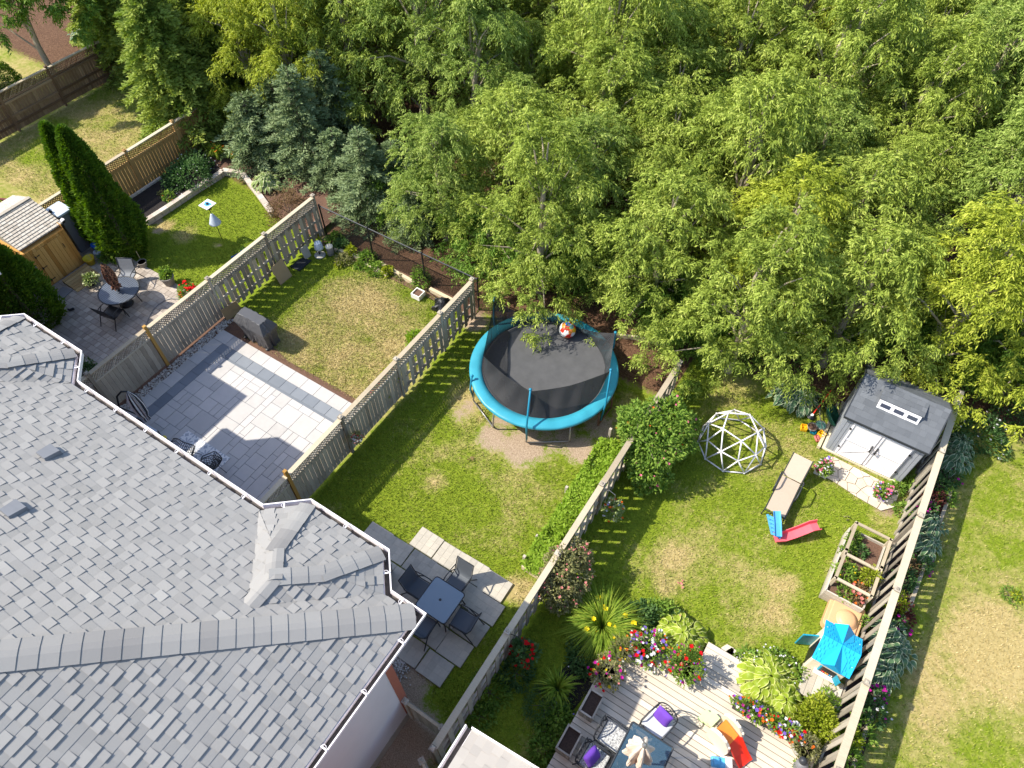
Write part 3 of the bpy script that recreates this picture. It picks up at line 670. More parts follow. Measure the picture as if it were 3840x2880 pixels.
# pale slab patio (lot with the covered barbecue)
PX0,PX1,PY0,PY1=-16.72,-10.12,2.2,8.08
mb=MB(); gp=.007; BW=.44; DW=.36
def slabbox(x,y,wd,hg,dark=0,var=None): mb.box2((x+gp,y+gp,0),(x+wd-gp,y+hg-gp,.035),min(1,max(0,random.gauss(.5,.22))) if var is None else var,dark)
mb.box2((PX0,PY0,0),(PX1,PY1,.022),.05,1)
n=10
xs=np.linspace(PX0,PX1,13)
for a,b in zip(xs[:-1],xs[1:]): slabbox(a,PY1-BW,b-a,BW)                       # far edge row
ys=np.linspace(PY0,PY1-BW,11)
for a,b in zip(ys[:-1],ys[1:]): slabbox(PX0,a,BW,b-a)
xs=np.linspace(PX0+BW,PX1-BW,13)
for a,b in zip(xs[:-1],xs[1:]): slabbox(a,PY1-BW-DW,b-a,DW,1)
ys=np.linspace(PY0,PY1-BW-DW,11)
for a,b in zip(ys[:-1],ys[1:]): slabbox(PX0+BW,a,DW,b-a,1)
x0,x1=PX0+BW+DW,PX1-BW-DW+.0; y0,y1=4.06,PY1-BW-DW
for a,b in zip(np.linspace(PY0,PY1-BW,11)[:-1],np.linspace(PY0,PY1-BW,11)[1:]): slabbox(PX1-BW,a,BW,b-a)
for (x,y,a,b) in ashlar(x1-x0+DW,y1-y0,.225,[(2,2),(3,2),(2,3),(2,1),(3,3),(2,2),(1,2)],5):
    slabbox(x0+x,y0+y,min(a,x1+DW-x0-x),b)
for a,b in zip(np.linspace(x0,x1+DW,10)[:-1],np.linspace(x0,x1+DW,10)[1:]):
    slabbox(a,y0-DW,b-a,DW,1); slabbox(a,y0-DW-BW,b-a,BW); slabbox(a,y0-DW-2*BW,b-a,BW)
o=mb.build('patio',[M['slab'],M['slab_dark']],bevel=0); tag(o,'pale grey slab patio with a charcoal border band beside the covered barbecue','patio')
# pebbles between fence and patio
mb=MB()
for i in range(1500):
    p=Vector((random.uniform(-17.05,-16.73),random.uniform(2.5,8.6),.012)); r_=random.uniform(.018,.042)
    mb.lathe([(r_*.55,-r_*.5),(r_,0),(r_*.6,r_*.5)],p,6,sx=random.uniform(.7,1.2),sy=random.uniform(.7,1.1))
tag(mb.build('pebbles',M['pebble']),'strip of pale pebbles along the foot of the grey fence','pebbles',kind='stuff')
sheet('pebble_base',[(-17.22,2.2),(-16.70,2.2),(-16.70,8.7),(-17.22,8.7)],.003,M['soil'])
sheet('soil_edge',[(-16.75,8.06),(-10.05,8.06),(-10.05,8.26),(-12.0,8.30),(-14.0,8.27),(-14.6,8.42),(-16.8,8.75)],.004,M['soil'])
# warm grey paver patio (round table)
mb=MB(); ax0,ax1,ay0,ay1=-24.3,-17.2,2.6,8.72; mb.box2((ax0,ay0,0),(ax1,ay1,.02),.5,1); random.seed(3)
y=ay0
while y<ay1-.05:
    x=ax0+random.uniform(-.1,0); hgt=.205
    while x<ax1-.05:
        wd=random.choice([.20,.20,.27,.16]); mb.box2((max(x,ax0)+.006,y+.006,.0),(min(x+wd,ax1)-.006,min(y+hgt,ay1)-.006,.032+random.uniform(0,.003)),min(1,max(0,random.gauss(.5,.24)))); x+=wd
    y+=hgt
o=mb.build('patio',[M['paver'],M['paverbase']]); tag(o,'warm grey paving stone patio under the round slatted table','patio')
# stepping slabs behind the house, each a thing
def slab_at(u,v,rz,tone,label):
    mb=MB(); mb.box((0,0,.0),(.74,.60,.06),0,.5)
    for a in range(4):
        for b in range(3):
            mb.box((-.277+a*.185,-.20+b*.20,.0325),(.178 if (a+b)%3 else .181,.193,.008),0,random.gauss(tone,.1))
    o=mb.build('patio_slab',M['slabC']); o.location=(u,v,.012); o.rotation_euler=(random.uniform(-.01,.01),random.uniform(-.01,.01),rz); tag(o,label,'paving slab',group='brick patterned concrete slabs behind the house'); return o
M['slabC']=varmat('patterned_concrete_slab',[(.0,srgb('85827c')),(.35,srgb('a8a297')),(.7,srgb('c0b7a8')),(1.,srgb('cfc5b5'))],.9,12,.4,.3)
LB='pale brick patterned concrete slab in the patch around the glass table'
spots=[]
for r_,(v,us_) in enumerate([(5.62,[-6.35,-5.6,-4.85,-4.12]),(5.0,[-7.62,-6.9,-6.15,-5.42,-4.66,-3.98]),(4.38,[-7.0,-6.25,-5.5,-4.75,-4.02]),(3.74,[-6.3,-5.55,-4.82,-4.08]),(3.1,[-5.0,-4.22])]):
    for u in us_: spots.append((u+random.uniform(-.02,.02),v+random.uniform(-.02,.02)))
for (u,v) in spots:
    if abs(u+6.15)<.1 and abs(v-5.0)<.1: slab_at(u,v,random.gauss(0,.015),.15,'darkest grey concrete slab, beside the two sunlit slabs near the house')
    else: slab_at(u,v,random.gauss(0,.018),random.uniform(.45,.75),LB)
# gravel by the house wall
mb=MB()
for i in range(420):
    c=g('y2',random.gauss(230,45),random.gauss(740,70)); r_=random.uniform(.012,.03); mb.lathe([(r_*.5,-.01),(r_,.004),(r_*.5,r_*.7)],(c.x,c.y,.004),5,sx=random.uniform(.6,1.2))
tag(mb.build('gravel',M['pebble']),'loose pale gravel by the house corner','gravel',kind='stuff')
# flagstone apron in front of the shed
FS=[g('z7',*p) for p in ((1290,1090),(1400,950),(1450,960),(1900,1190),(2010,1250),(1960,1390),(1850,1420),(1640,1300),(1430,1160))]
mb=MB(); mb.prism([(p.x,p.y) for p in FS][::-1],.0,.012,.2,1)
cx=sum(p.x for p in FS)/len(FS); cy=sum(p.y for p in FS)/len(FS); rs=random.Random(5); pts=[]
xmin,xmax=min(p.x for p in FS),max(p.x for p in FS); ymin,ymax=min(p.y for p in FS),max(p.y for p in FS)
tries=0
while len(pts)<34 and tries<4000:
    tries+=1; q=(rs.uniform(xmin,xmax),rs.uniform(ymin,ymax))
    if all(math.dist(q,o_)>.24 for o_ in pts): pts.append(q)
hull=[(p.x,p.y) for p in FS]
ar=sum(hull[i][0]*hull[(i+1)%len(hull)][1]-hull[(i+1)%len(hull)][0]*hull[i][1] for i in range(len(hull)))
if ar<0: hull=hull[::-1]
for i,p in enumerate(pts):                         # voronoi cells inside the apron
    cell=hull
    for j,q in enumerate(pts):
        if i==j: continue
        mx,my=(p[0]+q[0])/2,(p[1]+q[1])/2; dx,dy=p[0]-q[0],p[1]-q[1]; l=math.hypot(dx,dy); dx/=l; dy/=l
        cell=clip_half(cell,dx,dy,-(dx*mx+dy*my)-.009)
        if len(cell)<3: break
    if len(cell)>=3: mb.prism(cell,.0,.03+rs.uniform(0,.004),rs.gauss(.5,.2),0)
o=mb.build('flagstone_path',[M['stone'],M['soil']]); tag(o,'beige flagstone apron in front of the shed doors','paving')
# ---------------------------------------------------------------- deck
DZ=.34
dk=thing('wooden_deck','pale weathered wooden deck with pots and patio furniture','deck',(1,5,0)); O=Vector(dk.location)
x0,x1,xr=-.80,2.30,4.14; yT=6.46
mb=OMB(O); v=.6
while v<yT-.02:
    w_=min(.140,yT-v); e1=xr if v<6.0 else x1
    mb.box2((x0,v+.006,DZ-.035),(e1,v+w_-.006,DZ+random.uniform(-.002,.003)),min(1,max(0,random.gauss(.55,.22)))); v+=.145
mb.build('deck_boards',M['deck'],dk)
mb=OMB(O); 
for k in range(5): mb.box2((1.12 if k>0 else 1.12,yT+.02+k*.145+.006,DZ-.13),(2.2,yT+.02+k*.145+.139,DZ-.10),random.gauss(.5,.2))
mb.box2((1.12,yT+.02,0),(2.2,yT+.74,DZ-.135),.1); mb.build('deck_step',M['deck'],dk)
mb=OMB(O); mb.box2((x0+.02,.6,.02),(x1-.02,yT-.02,DZ-.04),.1); mb.box2((x1-.021,.6,.02),(xr-.02,6.0,DZ-.04),.1); mb.build('deck_skirt',M['greywood'],dk)
# stepping platform next to playhouse
mb=MB(); c=[g('y4',*p,.28) for p in ((1270,770),(1440,850),(1390,990),(1220,890))]; cc=(sum(p.x for p in c)/4,sum(p.y for p in c)/4)
for k in range(6): mb.box((-.38+k*.152,0,.265),(.145,.74,.03))
mb.box((0,0,.125),(.86,.70,.25),0,.2); o=mb.build('wooden_platform',M['greywood']); o.location=(cc[0],cc[1],0); tag(o,'low grey wooden platform in front of the toy playhouse','platform')
# hexagon pavers by the deck step
for (x,y) in ((1910,560),(1950,590),(2010,640),(2040,690)):
    c=g('y3',x,y); mb=MB(); mb.prism([(.17*math.cos(a*math.pi/3),.17*math.sin(a*math.pi/3)) for a in range(6)],0,.03); o=mb.build('stepping_stone',M['stone']); o.location=(c.x,c.y,.0); tag(o,'pale hexagonal paver half sunk in the grass beside the deck step','stepping stone',group='hexagonal pavers by the deck')
# ---------------------------------------------------------------- raised bed with block retaining wall
path=[g('z2',1250,425,.26),g('z2',1440,305,.26),g('z2',1640,172,.26),g('z2',1895,12,.26),g('z3',75,78,.26),g('z3',242,100,.26),g('z3',370,260,.26),g('z3',505,445,.26)]
rw=thing('retaining_wall','low curved block retaining wall around the mulch bed','garden wall',(path[0].x,path[0].y,0)); O=Vector(rw.location)
wb=OMB(O); cp_=OMB(O)
for p,q in zip(path[:-1],path[1:]):
    d=(q-p); L=d.length; d/=L; n=max(1,round(L/.30)); an=math.atan2(d.y,d.x)
    for k in range(n):
        c=p+d*L*(k+.5)/n
        for z in (.05,.15): wb.box((c.x,c.y,z),(L/n-.012,.17,.094),an,var=random.gauss(.4,.2))
        cp_.box((c.x,c.y,.225),(L/n-.008,.21,.05),an,var=random.gauss(.65,.2))
wb.build('block_course',M['wallblock'],rw,bevel=.006); cp_.build('coping',M['wallblock'],rw,bevel=.006)
mp=[(p.x,p.y) for p in path[:5]]+[(-24.85,14.6),(-24.85,10.0)]
sheet('mulch_bed',mp,.17,M['mulch']); 
sheet('mulch_bed',[(p.x,p.y) for p in path[4:]]+[(-17.2,13.1),(-17.2,16.0),(-24.8,16.0),(-24.8,14.6)],.165,M['soil'])
mb=MB()
for k in range(13): mb.box((-24.72,9.9+k*.20,.20),(.10,.185,.09),random.gauss(0,.05),var=random.gauss(.85,.1))
o=mb.build('edging_stones',M['wallblock']); tag(o,'row of pale edging bricks at the foot of the honey cedar fence','edging')
# planter bed along the low fence with timber edging
bl=thing('timber_edging','weathered plank edging around the bright green strip bed','edging',(-3.9,8,0)); O=Vector(bl.location)
a=g('y1',1745,650,.16); b=g('w5',110,620,.16); c=g('w5',300,300,.16)
for p,q in ((a,b),(b,c)): mb=OMB(O); mb.beam((p.x,p.y,.08),(q.x,q.y,.08),.035,.17); mb.build('plank',M['greywood'],bl)
mb=OMB(O); mb.beam((a.x,a.y,.08),(-2.98,a.y-.03,.08),.035,.2); mb.build('plank',M['timber'],bl)
for zn,x,y,h_ in (('y1',1765,620,.42),('y1',1875,415,.2),('w5',45,690,.35),('w5',365,275,.45)):
    p=g(zn,x,y); mb=OMB(O); mb.box((p.x,p.y,h_/2),(.075,.075,h_)); mb.build('stake',M['greywood'],bl)
BEDC=[(a.x,a.y),(b.x,b.y),(c.x,c.y),(-3.0,c.y+.2),(-3.0,a.y)]
sheet('planting_soil',BEDC,.05,M['soil_dark'])
# timber edging along the back of the barbecue lawn
for zi,(p,q,h_,lb) in enumerate((((1050,760),(1285,838),.14,'short pale timber edging by the yellow leaved pot'),((1300,880),(1500,990),.12,'dark timber edging behind the low herbs'),((1440,885),(1735,1050),.16,'long pale timber edging at the back of the barbecue lawn'),((1870,1105),(2085,1215),.15,'pale timber edging beside the lawn mower'))):
    p=g('z3',*p,h_); q=g('z3',*q,h_); mb=MB(); mb.beam((0,0,h_/2),(q.x-p.x,q.y-p.y,h_/2),.12,h_); o=mb.build('timber_edging',M['timber']); o.location=(p.x,p.y,0); tag(o,lb,'edging')
sheet('planting_soil',[(-16.9,13.05),(-10.0,13.0),(-10.0,13.6),(-16.9,13.6)],.006,M['soil'])
# border by the right fence
sheet('planting_soil',[(4.34,1.0),(5.03,1.0),(5.25,16.5),(4.34,16.5)],.006,M['soil_dark'])
mb=MB(); p=g('z8',1600,960,.1); q=g('y4',1610,1560,.1); mb.beam((0,0,.05),(q.x-p.x,q.y-p.y,.05),.09,.13); o=mb.build('timber_edging',M['fence_x']); o.location=(p.x,p.y,0); tag(o,'long grey timber edging along the hosta border','edging')
# mulch by the deck
sheet('mulch_bed',[tuple(g('y3',*p)[:2]) for p in ((590,600),(700,620),(760,740),(740,860),(540,1110),(480,1060),(560,880),(440,760))],.006,M['mulch'])
# plank edging curved behind the trampoline
mb=MB(); pts=[g('z6',*p,.1) for p in ((1530,450),(1700,470),(1850,500),(1990,540))]; O=pts[0]
for p,q in zip(pts[:-1],pts[1:]): mb.beam((p.x-O.x,p.y-O.y,.08),(q.x-O.x,q.y-O.y,.08),.07,.16)
o=mb.build('timber_edging',M['timber']); o.location=(O.x,O.y,0); tag(o,'plank edging behind the trampoline in tree shade','edging')
# small beige roofed house, lower edge
side_house('bungalow_porch','small beige shingled roof corner at the bottom edge beside the deck',-1.90,5.2,1.76,-4.0,5.2,M['shingle_beige'],.42,True)
# dark red deck railing, far left
t=thing('deck_railing','dark red stained railing behind the small cedar shed','railing',(0,0,0)); a=g('z2',-60,240,1.1); b=g('z2',195,262,1.1); t.location=(a.x,a.y,0); O=Vector(t.location)
mb=OMB(O); mb.beam(a,b,.09,.05); mb.build('handrail',M['red_wood'],t); mb=OMB(O); mb.beam((a.x,a.y,.3),(b.x,b.y,.3),.05,.07); mb.build('bottom_rail',M['red_wood'],t)
mb=OMB(O)
for k in range(9): q=a.lerp(b,(k+.5)/9); mb.box((q.x,q.y,.68),(.04,.04,.8))
mb.build('balusters',M['red_wood'],t)
# ---------------------------------------------------------------- trampoline
tc=(g('z6',270,720,.9)+g('z6',1555,740,.9)+g('z6',930,1240,.9)+g('z6',930,268,.9))/4
TR=2.24; TZ=.88
tr=thing('trampoline','large round trampoline with teal pad and sagging black safety net','trampoline',(tc.x,tc.y,0)); TO=Vector(tr.location)
ring=lambda r,z,n=72,a0=0:[(r*math.cos(2*math.pi*k/n+a0),r*math.sin(2*math.pi*k/n+a0),z) for k in range(n)]
mb=MB(); mb.tube(ring(TR,TZ-.04),.028,8,closed=True); mb.build('frame_ring',M['steel'],tr,smooth=True)
mb=MB(); n=96; vs=[]; 
for k in range(n):
    a=2*math.pi*k/n; sg=.010*math.sin(a*24)+.008*math.sin(a*11+1)
    for r,z in ((TR+.045,TZ-.055),(TR+.05,TZ+.0),(TR+.0,TZ+.035+sg),(TR-.18,TZ+.03+sg),(TR-.335,TZ+.012),(TR-.335,TZ-.01)): vs.append((r*math.cos(a),r*math.sin(a),z))
mb.add(vs,[(k*6+j,((k+1)%n)*6+j,((k+1)%n)*6+j+1,k*6+j+1) for k in range(n) for j in range(5)],.5); mb.build('spring_pad',M['teal'],tr,smooth=True)
mb=MB(); vs=[(0,0,TZ-.06)]+[p for r in (.6,1.2,1.7,TR-.28) for p in ring(r,TZ-.06+.035*(r/(TR-.28))**2,48)]
fs=[(0,1+k,1+(k+1)%48) for k in range(48)]+[(1+48*j+k,1+48*(j+1)+k,1+48*(j+1)+(k+1)%48,1+48*j+(k+1)%48) for j in range(3) for k in range(48)]
mb.add(vs,fs,.5); mb.build('jumping_mat',M['tmat'],tr,smooth=True)
def tl(zn,x,y,z): return g(zn,x,y,z)-TO
# legs: U shaped
import itertools
def ang(zn,x,y,z=.88): q=tl(zn,x,y,z); return math.atan2(q.y,q.x)
for (a,b,mt) in ((ang('z6',290,890),ang('z6',486,1112),'steel'),(ang('z6',775,1240),ang('z6',1145,1215),'steel'),(ang('z6',1400,1095),ang('z6',1505,940),'rust'),(ang('z6',1535,560),ang('z6',1440,440),'rust'),(ang('z6',700,290),ang('z6',450,400),'steel')):
    p=[(TR*math.cos(t),TR*math.sin(t)) for t in (a,b)]; k=1.02
    pts=[(p[0][0],p[0][1],TZ-.06),(p[0][0]*k,p[0][1]*k,.12),(p[0][0]*k*.99+(p[1][0]-p[0][0])*.04,p[0][1]*k*.99+(p[1][1]-p[0][1])*.04,.03),(p[1][0]*k*.99+(p[0][0]-p[1][0])*.04,p[1][1]*k*.99+(p[0][1]-p[1][1])*.04,.03),(p[1][0]*k,p[1][1]*k,.12),(p[1][0],p[1][1],TZ-.06)]
    mb=MB(); mb.tube(pts,.026,8); mb.build('leg',M[mt],tr,smooth=True)
# net poles: (angle, lean top)
def pole(x0,y0,xt,yt,ht,bare=True,xm=None):
    a=ang('z6',x0,y0,.8); b=Vector(((TR+.04)*math.cos(a),(TR+.04)*math.sin(a),.25)); t=tl('z6',xt,yt,ht)
    m1=Vector((b.x*1.03,b.y*1.03,.25+(ht-.25)*.55)); mb=MB(); mb.tube([b,m1,t.lerp(m1,.12)+Vector((0,0,.03)),t],.030,9)
    o=mb.build('net_pole',M['teal_dark'],tr,smooth=True)
    mb=MB(); mb.lathe([(.0,-.03),(.045,-.02),(.05,.02),(.02,.05)],t,10); mb.build('pole_cap',M['teal_dark'],o,smooth=True); return t
T2=pole(780,1245,805,925,1.75); T3=pole(1412,1085,1500,755,1.85); T1=pole(438,330,492,112,2.0); T4=pole(1505,575,1540,432,1.6)
T5=pole(290,900,300,808,1.05)
# safety net: panels between the poles, sagging
ir=TR-.36
def netpt(a,z): return Vector((ir*math.cos(a),ir*math.sin(a),z))
angs=[ang('z6',300,806,.9),ang('z6',805,1130,.9),ang('z6',1440,1000,.9),ang('z6',1505,560,.9)]
tops=[T5,T2,T3,T4]
def netpanel(a0,a1,t0,t1,sag,low=.0,seed=0,name='safety_net',hfun=None):
    if a1<a0: a1+=2*math.pi
    nu_,nv_=26,9; vs=[]; r=random.Random(seed)
    for i in range(nu_+1):
        s=i/nu_; a=a0+(a1-a0)*s; b=netpt(a,TZ+.0); tp=t0.lerp(t1,s); tp=Vector((tp.x,tp.y,tp.z-sag*4*s*(1-s)))
        mid=netpt(a,tp.z); w_=.92+.08*abs(2*s-1)
        top=tp.lerp(mid,1-w_*.95)
        for j in range(nv_+1):
            q=j/nv_; p=b.lerp(top,q); k=math.sin(math.pi*q)*(.05+.04*math.sin(s*23+seed))
            p+=Vector((-math.cos(a),-math.sin(a),0))*k; vs.append(p)
    mb=MB(); mb.add(vs,[(i*(nv_+1)+j,(i+1)*(nv_+1)+j,(i+1)*(nv_+1)+j+1,i*(nv_+1)+j+1) for i in range(nu_) for j in range(nv_)],.5)
    o=mb.build(name,M['net'],tr,smooth=True); return o
zt_=lambda p,z:Vector((p.x,p.y,z))
aT1=ang('z6',430,400,.9); aT5=angs[0]
EL=g('z6',395,632,1.45)-TO
netpanel(ang('z6',400,700,.9),angs[1],EL,zt_(T2,1.70),.05,seed=1)
netpanel(angs[1],angs[2],zt_(T2,1.70),zt_(T3,1.80),.12,seed=2)
netpanel(angs[2],angs[3],zt_(T3,1.75),zt_(T4,1.65),.55,seed=3)
netpanel(aT1,ang('z6',400,700,.9),zt_(T1,1.95),EL,.10,seed=4)
netpanel(angs[3],ang('z6',930,280,.9),zt_(T4,1.6),netpt(ang('z6',930,280,.9),1.5),.35,seed=5)
netpanel(ang('z6',930,280,.9),aT1,netpt(ang('z6',930,280,.9),1.5),zt_(T1,1.95),.4,seed=6)
# folded loose netting lying over the inside left of the mat
mb=MB(); vs=[]; NU,NV=30,8
a0,a1=ang('z6',520,330,.9),ang('z6',640,1020,.9)
if a1<a0: a1+=2*math.pi
for i in range(NU+1):
    s=i/NU; a=a0+(a1-a0)*s; w_=math.sin(math.pi*s)**.7
    for j in range(NV+1):
        q=j/NV; r=ir+.02-q*(.16+.62*w_); vs.append((r*math.cos(a),r*math.sin(a),TZ+.03+.035*abs(math.sin(q*13+s*4))*w_))
mb.add(vs,[(i*(NV+1)+j,(i+1)*(NV+1)+j,(i+1)*(NV+1)+j+1,i*(NV+1)+j+1) for i in range(NU) for j in range(NV)],.5); mb.build('loose_net',M['net'],tr,smooth=True)
# ball made of coloured panels
bc=g('z6',1125,400,TZ+.26)
t=thing('beach_ball','big multicoloured patchwork ball resting on the trampoline mat','ball',(bc.x,bc.y,TZ+.255-.03))
import bmesh
bm=bmesh.new(); bmesh.ops.create_icosphere(bm,subdivisions=4,radius=.27); 
fcent=[Vector((random.gauss(0,1),random.gauss(0,1),random.gauss(0,1))).normalized() for _ in range(400)]
ico=bmesh.new(); bmesh.ops.create_icosphere(ico,subdivisions=2,radius=1); cents=[v.co.copy() for v in ico.verts]; ico.free()
cols=[M['white_plastic'],M['toyred'],M['yellow'],M['blue'],M['green_bin'],M['toyorange']]; me=bpy.data.meshes.new('ball_skin')
rb=random.Random(4); cidx=[rb.choice([0,0,1,2,3,4,5]) for _ in cents]
for f in bm.faces:
    d=f.calc_center_median().normalized(); f.material_index=cidx[max(range(len(cents)),key=lambda i:d.dot(cents[i]))]; f.smooth=True
bm.to_mesh(me); bm.free()
for c in cols: me.materials.append(c)
o=bpy.data.objects.new('ball_skin',me); C.objects.link(o); o.parent=t

# ---------------------------------------------------------------- glass table with four sling chairs
tbc=[g('y1',*p,.70) for p in ((1035,755),(1235,925),(1045,1140),(840,960))]; tcx=sum(p.x for p in tbc)/4; tcy=sum(p.y for p in tbc)/4
t=thing('patio_table','square frosted glass patio table with rounded corners and umbrella hole','table',(tcx,tcy,.045))
def rrect(w_,h_,r_,n=5):
    out=[]
    for cx_,cy_,a0 in ((w_/2-r_,h_/2-r_,0),(-w_/2+r_,h_/2-r_,90),(-w_/2+r_,-h_/2+r_,180),(w_/2-r_,-h_/2+r_,270)):
        for k in range(n+1): a=R(a0+90*k/n); out.append((cx_+r_*math.cos(a),cy_+r_*math.sin(a)))
    return out
S_=.90
mb=MB(); mb.prism(rrect(S_-.02,S_-.02,.07),.655,.665); mb.build('tabletop',M['glass'],t)
mb=MB(); mb.tube([(x,y,.658) for x,y in rrect(S_,S_,.08)],.016,8,closed=True); mb.build('rim',M['char'],t,smooth=True)
mb=MB(); mb.lathe([(.022,.664),(.035,.667),(.035,.672),(.022,.672)],seg=16); mb.build('hole_ring',M['char'],t)
for sx_,sy_ in itertools.product((-1,1),(-1,1)):
    mb=MB(); mb.tube([(sx_*.34,sy_*.34,.64),(sx_*.38,sy_*.38,.3),(sx_*.42,sy_*.42,0)],.016,8); mb.tube([(sx_*.34,sy_*.34,.63),(sx_*.1,sy_*.1,.63)],.010,6); mb.build('leg',M['char'],t,smooth=True)
m=MT('woven_sling'); tx=m.obj((1,1,1)); sx=m.n('ShaderNodeSeparateXYZ'); m.l(tx,sx.inputs[0]); s=m.math('SINE',m.math('MULTIPLY',sx.outputs['X'],210.0))
m.col(m.ramp(m.math('ADD',m.math('MULTIPLY',s,.25),.5),[(.2,srgb('3a4048')),(.8,srgb('5f656e'))])); m.rough(.6); M['sling']=m.m
def sling_chair(name,label,loc,rz,group=None,sl='sling',fr='char',w_=.50):
    c=thing(name,label,'chair',loc,rz,group)
    prof=[(.27,.40),(.18,.395),(.02,.375),(-.14,.365),(-.20,.40),(-.25,.52),(-.31,.70),(-.36,.86),(-.375,.90)]
    mb=MB(); mb.add([(s*w_/2*.92,y,z+ (0)) for y,z in prof for s in (-1,0,1)],[(3*i+j,3*i+j+1,3*i+j+4,3*i+j+3) for i in range(len(prof)-1) for j in (0,1)],.5)
    mb.add([(s*w_/2*.92,y,z-.012) for y,z in prof for s in (-1,0,1)],[(3*i+j,3*i+3+j,3*i+j+4,3*i+j+1) for i in range(len(prof)-1) for j in (0,1)],.5)
    mb.build('sling',M[sl],c,smooth=True)
    for s in (-1,1):
        x=s*w_/2
        mb=MB(); mb.tube([(x,y,z) for y,z in prof],.014,7); mb.build('side_frame',M[fr],c,smooth=True)
        mb=MB(); mb.tube([(x*1.1,.30,.0),(x*1.1,.27,.30),(x*1.12,.24,.55),(x*1.12,.17,.605),(x*1.12,-.05,.60),(x*1.1,-.22,.56),(x*1.0,-.28,.60)],.015,7); mb.build('arm',M[fr],c,smooth=True)
        mb=MB(); mb.tube([(x*1.1,.0,.60),(x*1.08,-.18,.40),(x*1.1,-.33,.12),(x*1.12,-.40,.0)],.015,7); mb.build('leg',M[fr],c,smooth=True)
    for y,z in ((.2,.36),(-.2,.36),(-.375,.90)): mb=MB(); mb.tube([(-w_/2,y,z),(w_/2,y,z)],.012,6); mb.build('crossbar',M[fr],c,smooth=True)
    return c
ch=sling_chair('sling_chair','dark sling chair on the house side of the glass table, back in the shade',(tcx-.72,tcy+.02,.045),R(-90),'sling chairs around the glass table')
for dx,dy,rz,lb in ((.02,.72,R(180),'dark sling chair with its backrest top in sunlight at the glass table'),(.74,-.05,R(93),'dark sling chair of the glass table nearest the boundary fence'),(-.05,-.70,R(2),'dark sling chair of the glass table partly under the roof corner')):
    copy_tree(ch,None,(tcx+dx,tcy+dy,.045),rz,lb)
# bits by the house wall
p=g('y1',600,690,.4); t=thing('cooler_box','dark lidded box half hidden under the eave beside the glass table','box',(p.x-.25,p.y-.12,0),R(12))
mb=MB(); mb.box((0,0,.2),(.5,.4,.4),taper=1.05); mb.build('body',M['potgrey'],t,bevel=.02); mb=MB(); mb.box((0,0,.43),(.54,.44,.06)); mb.build('lid',M['char'],t,bevel=.02)
p=g('y1',598,790,.0); t=thing('bottle','white squeeze bottle with yellow band under the eave','bottle',(p.x,p.y,.02)); mb=MB(); mb.lathe([(.06,0),(.065,.03),(.065,.2),(.03,.26),(.02,.3)],seg=12); mb.build('body',M['white_plastic'],t,smooth=True); mb=MB(); mb.lathe([(.067,.08),(.067,.14)],seg=12); mb.build('band',M['yellow'],t)

# ---------------------------------------------------------------- barbecue under its cover
bb=thing('covered_barbecue','barbecue under a wrinkled grey vinyl cover at the patio corner','barbecue',(-15.35,8.50,0)); 
secs=[(.0,1.20,.50),(.25,1.16,.48),(.55,1.26,.54),(.78,1.42,.66),(.84,1.40,.65),(1.00,1.20,.50),(1.12,1.02,.36),(1.14,.98,.33)]
vs=[]; NP=64
for si,(z,L,W_) in enumerate(secs):
    for k in range(NP):
        a=2*math.pi*k/NP; c_,s_=math.cos(a),math.sin(a); q=max(abs(c_),abs(s_)); q=q**.9; x=L/2*c_/q; y=W_/2*s_/q
        x=max(-L/2,min(L/2,x)); y=max(-W_/2,min(W_/2,y)); wr=(.030*math.sin(a*9+si*.8)+.022*math.sin(a*17+1.3*si))*max(0,1.0-z/1.1)+(.012*math.sin(a*13+si))
        dx=wr*c_; dy=wr*s_; hang=-.0 if si else .02*math.sin(a*6)
        vs.append((x+dx,y+dy,max(.0,z+hang+.015*math.sin(a*5+si)*(0<si<7)))) 
fs=[(i*NP+k,i*NP+(k+1)%NP,(i+1)*NP+(k+1)%NP,(i+1)*NP+k) for i in range(len(secs)-1) for k in range(NP)]+[tuple((len(secs)-1)*NP+k for k in range(NP))]
mb=MB(); mb.add(vs,fs,.5); cv=mb.build('cover',M['cover'],bb,smooth=False); cv.location=(0,0,0)
for sx_ in (-.5,.5): mb=MB(); mb.lathe([(.03,0),(.07,.02),(.07,.05),(.03,.07)],(0,0,0),12); o=mb.build('wheel',M['black'],bb); o.location=(sx_,-.24,.0)
# boards leaning on the fence
def board(name,label,quad,mat,th=.02,cat='board'):
    p=[Vector(q) for q in quad]; O=sum(p,Vector())/4; nrm=(p[1]-p[0]).cross(p[2]-p[0]).normalized()*th
    mb=MB(); mb.add([q-O for q in p]+[q-O+nrm for q in p],[(0,1,2,3),(7,6,5,4),(0,4,5,1),(1,5,6,2),(2,6,7,3),(3,7,4,0)],.5); o=mb.build(name,mat); o.location=O; tag(o,label,cat); return o
def lean(zn,b0,b1,t0,t1,h): return [g(zn,*b0,0.01),g(zn,*b1,0.01),g(zn,*t1,h),g(zn,*t0,h)]
board('leaning_board','large tan board leaning on the fence by the black mat',lean('z3',(580,1080),(680,1000),(490,935),(590,850),.72),M['plywood'])
board('leaning_board','brown board leaning on the fence behind the covered barbecue',lean('z3',(120,1390),(250,1290),(60,1300),(190,1215),.55),M['plywood'])
board('leaning_slab','grey stone slab leaning on the fence by the umbrella base',lean('z3',(795,862),(842,822),(745,768),(800,728),.5),M['concrete'],.03)
c=[g('z3',*p) for p in ((665,925),(770,850),(852,876),(745,968))]; O=sum(c,Vector())/4
mb=MB(); mb.prism([(p.x-O.x,p.y-O.y) for p in c][::-1],.0,.02); o=mb.build('rubber_mat',M['mat']); o.location=(O.x,O.y,.03); tag(o,'black rubber mat on the grass at the foot of the fence','mat')
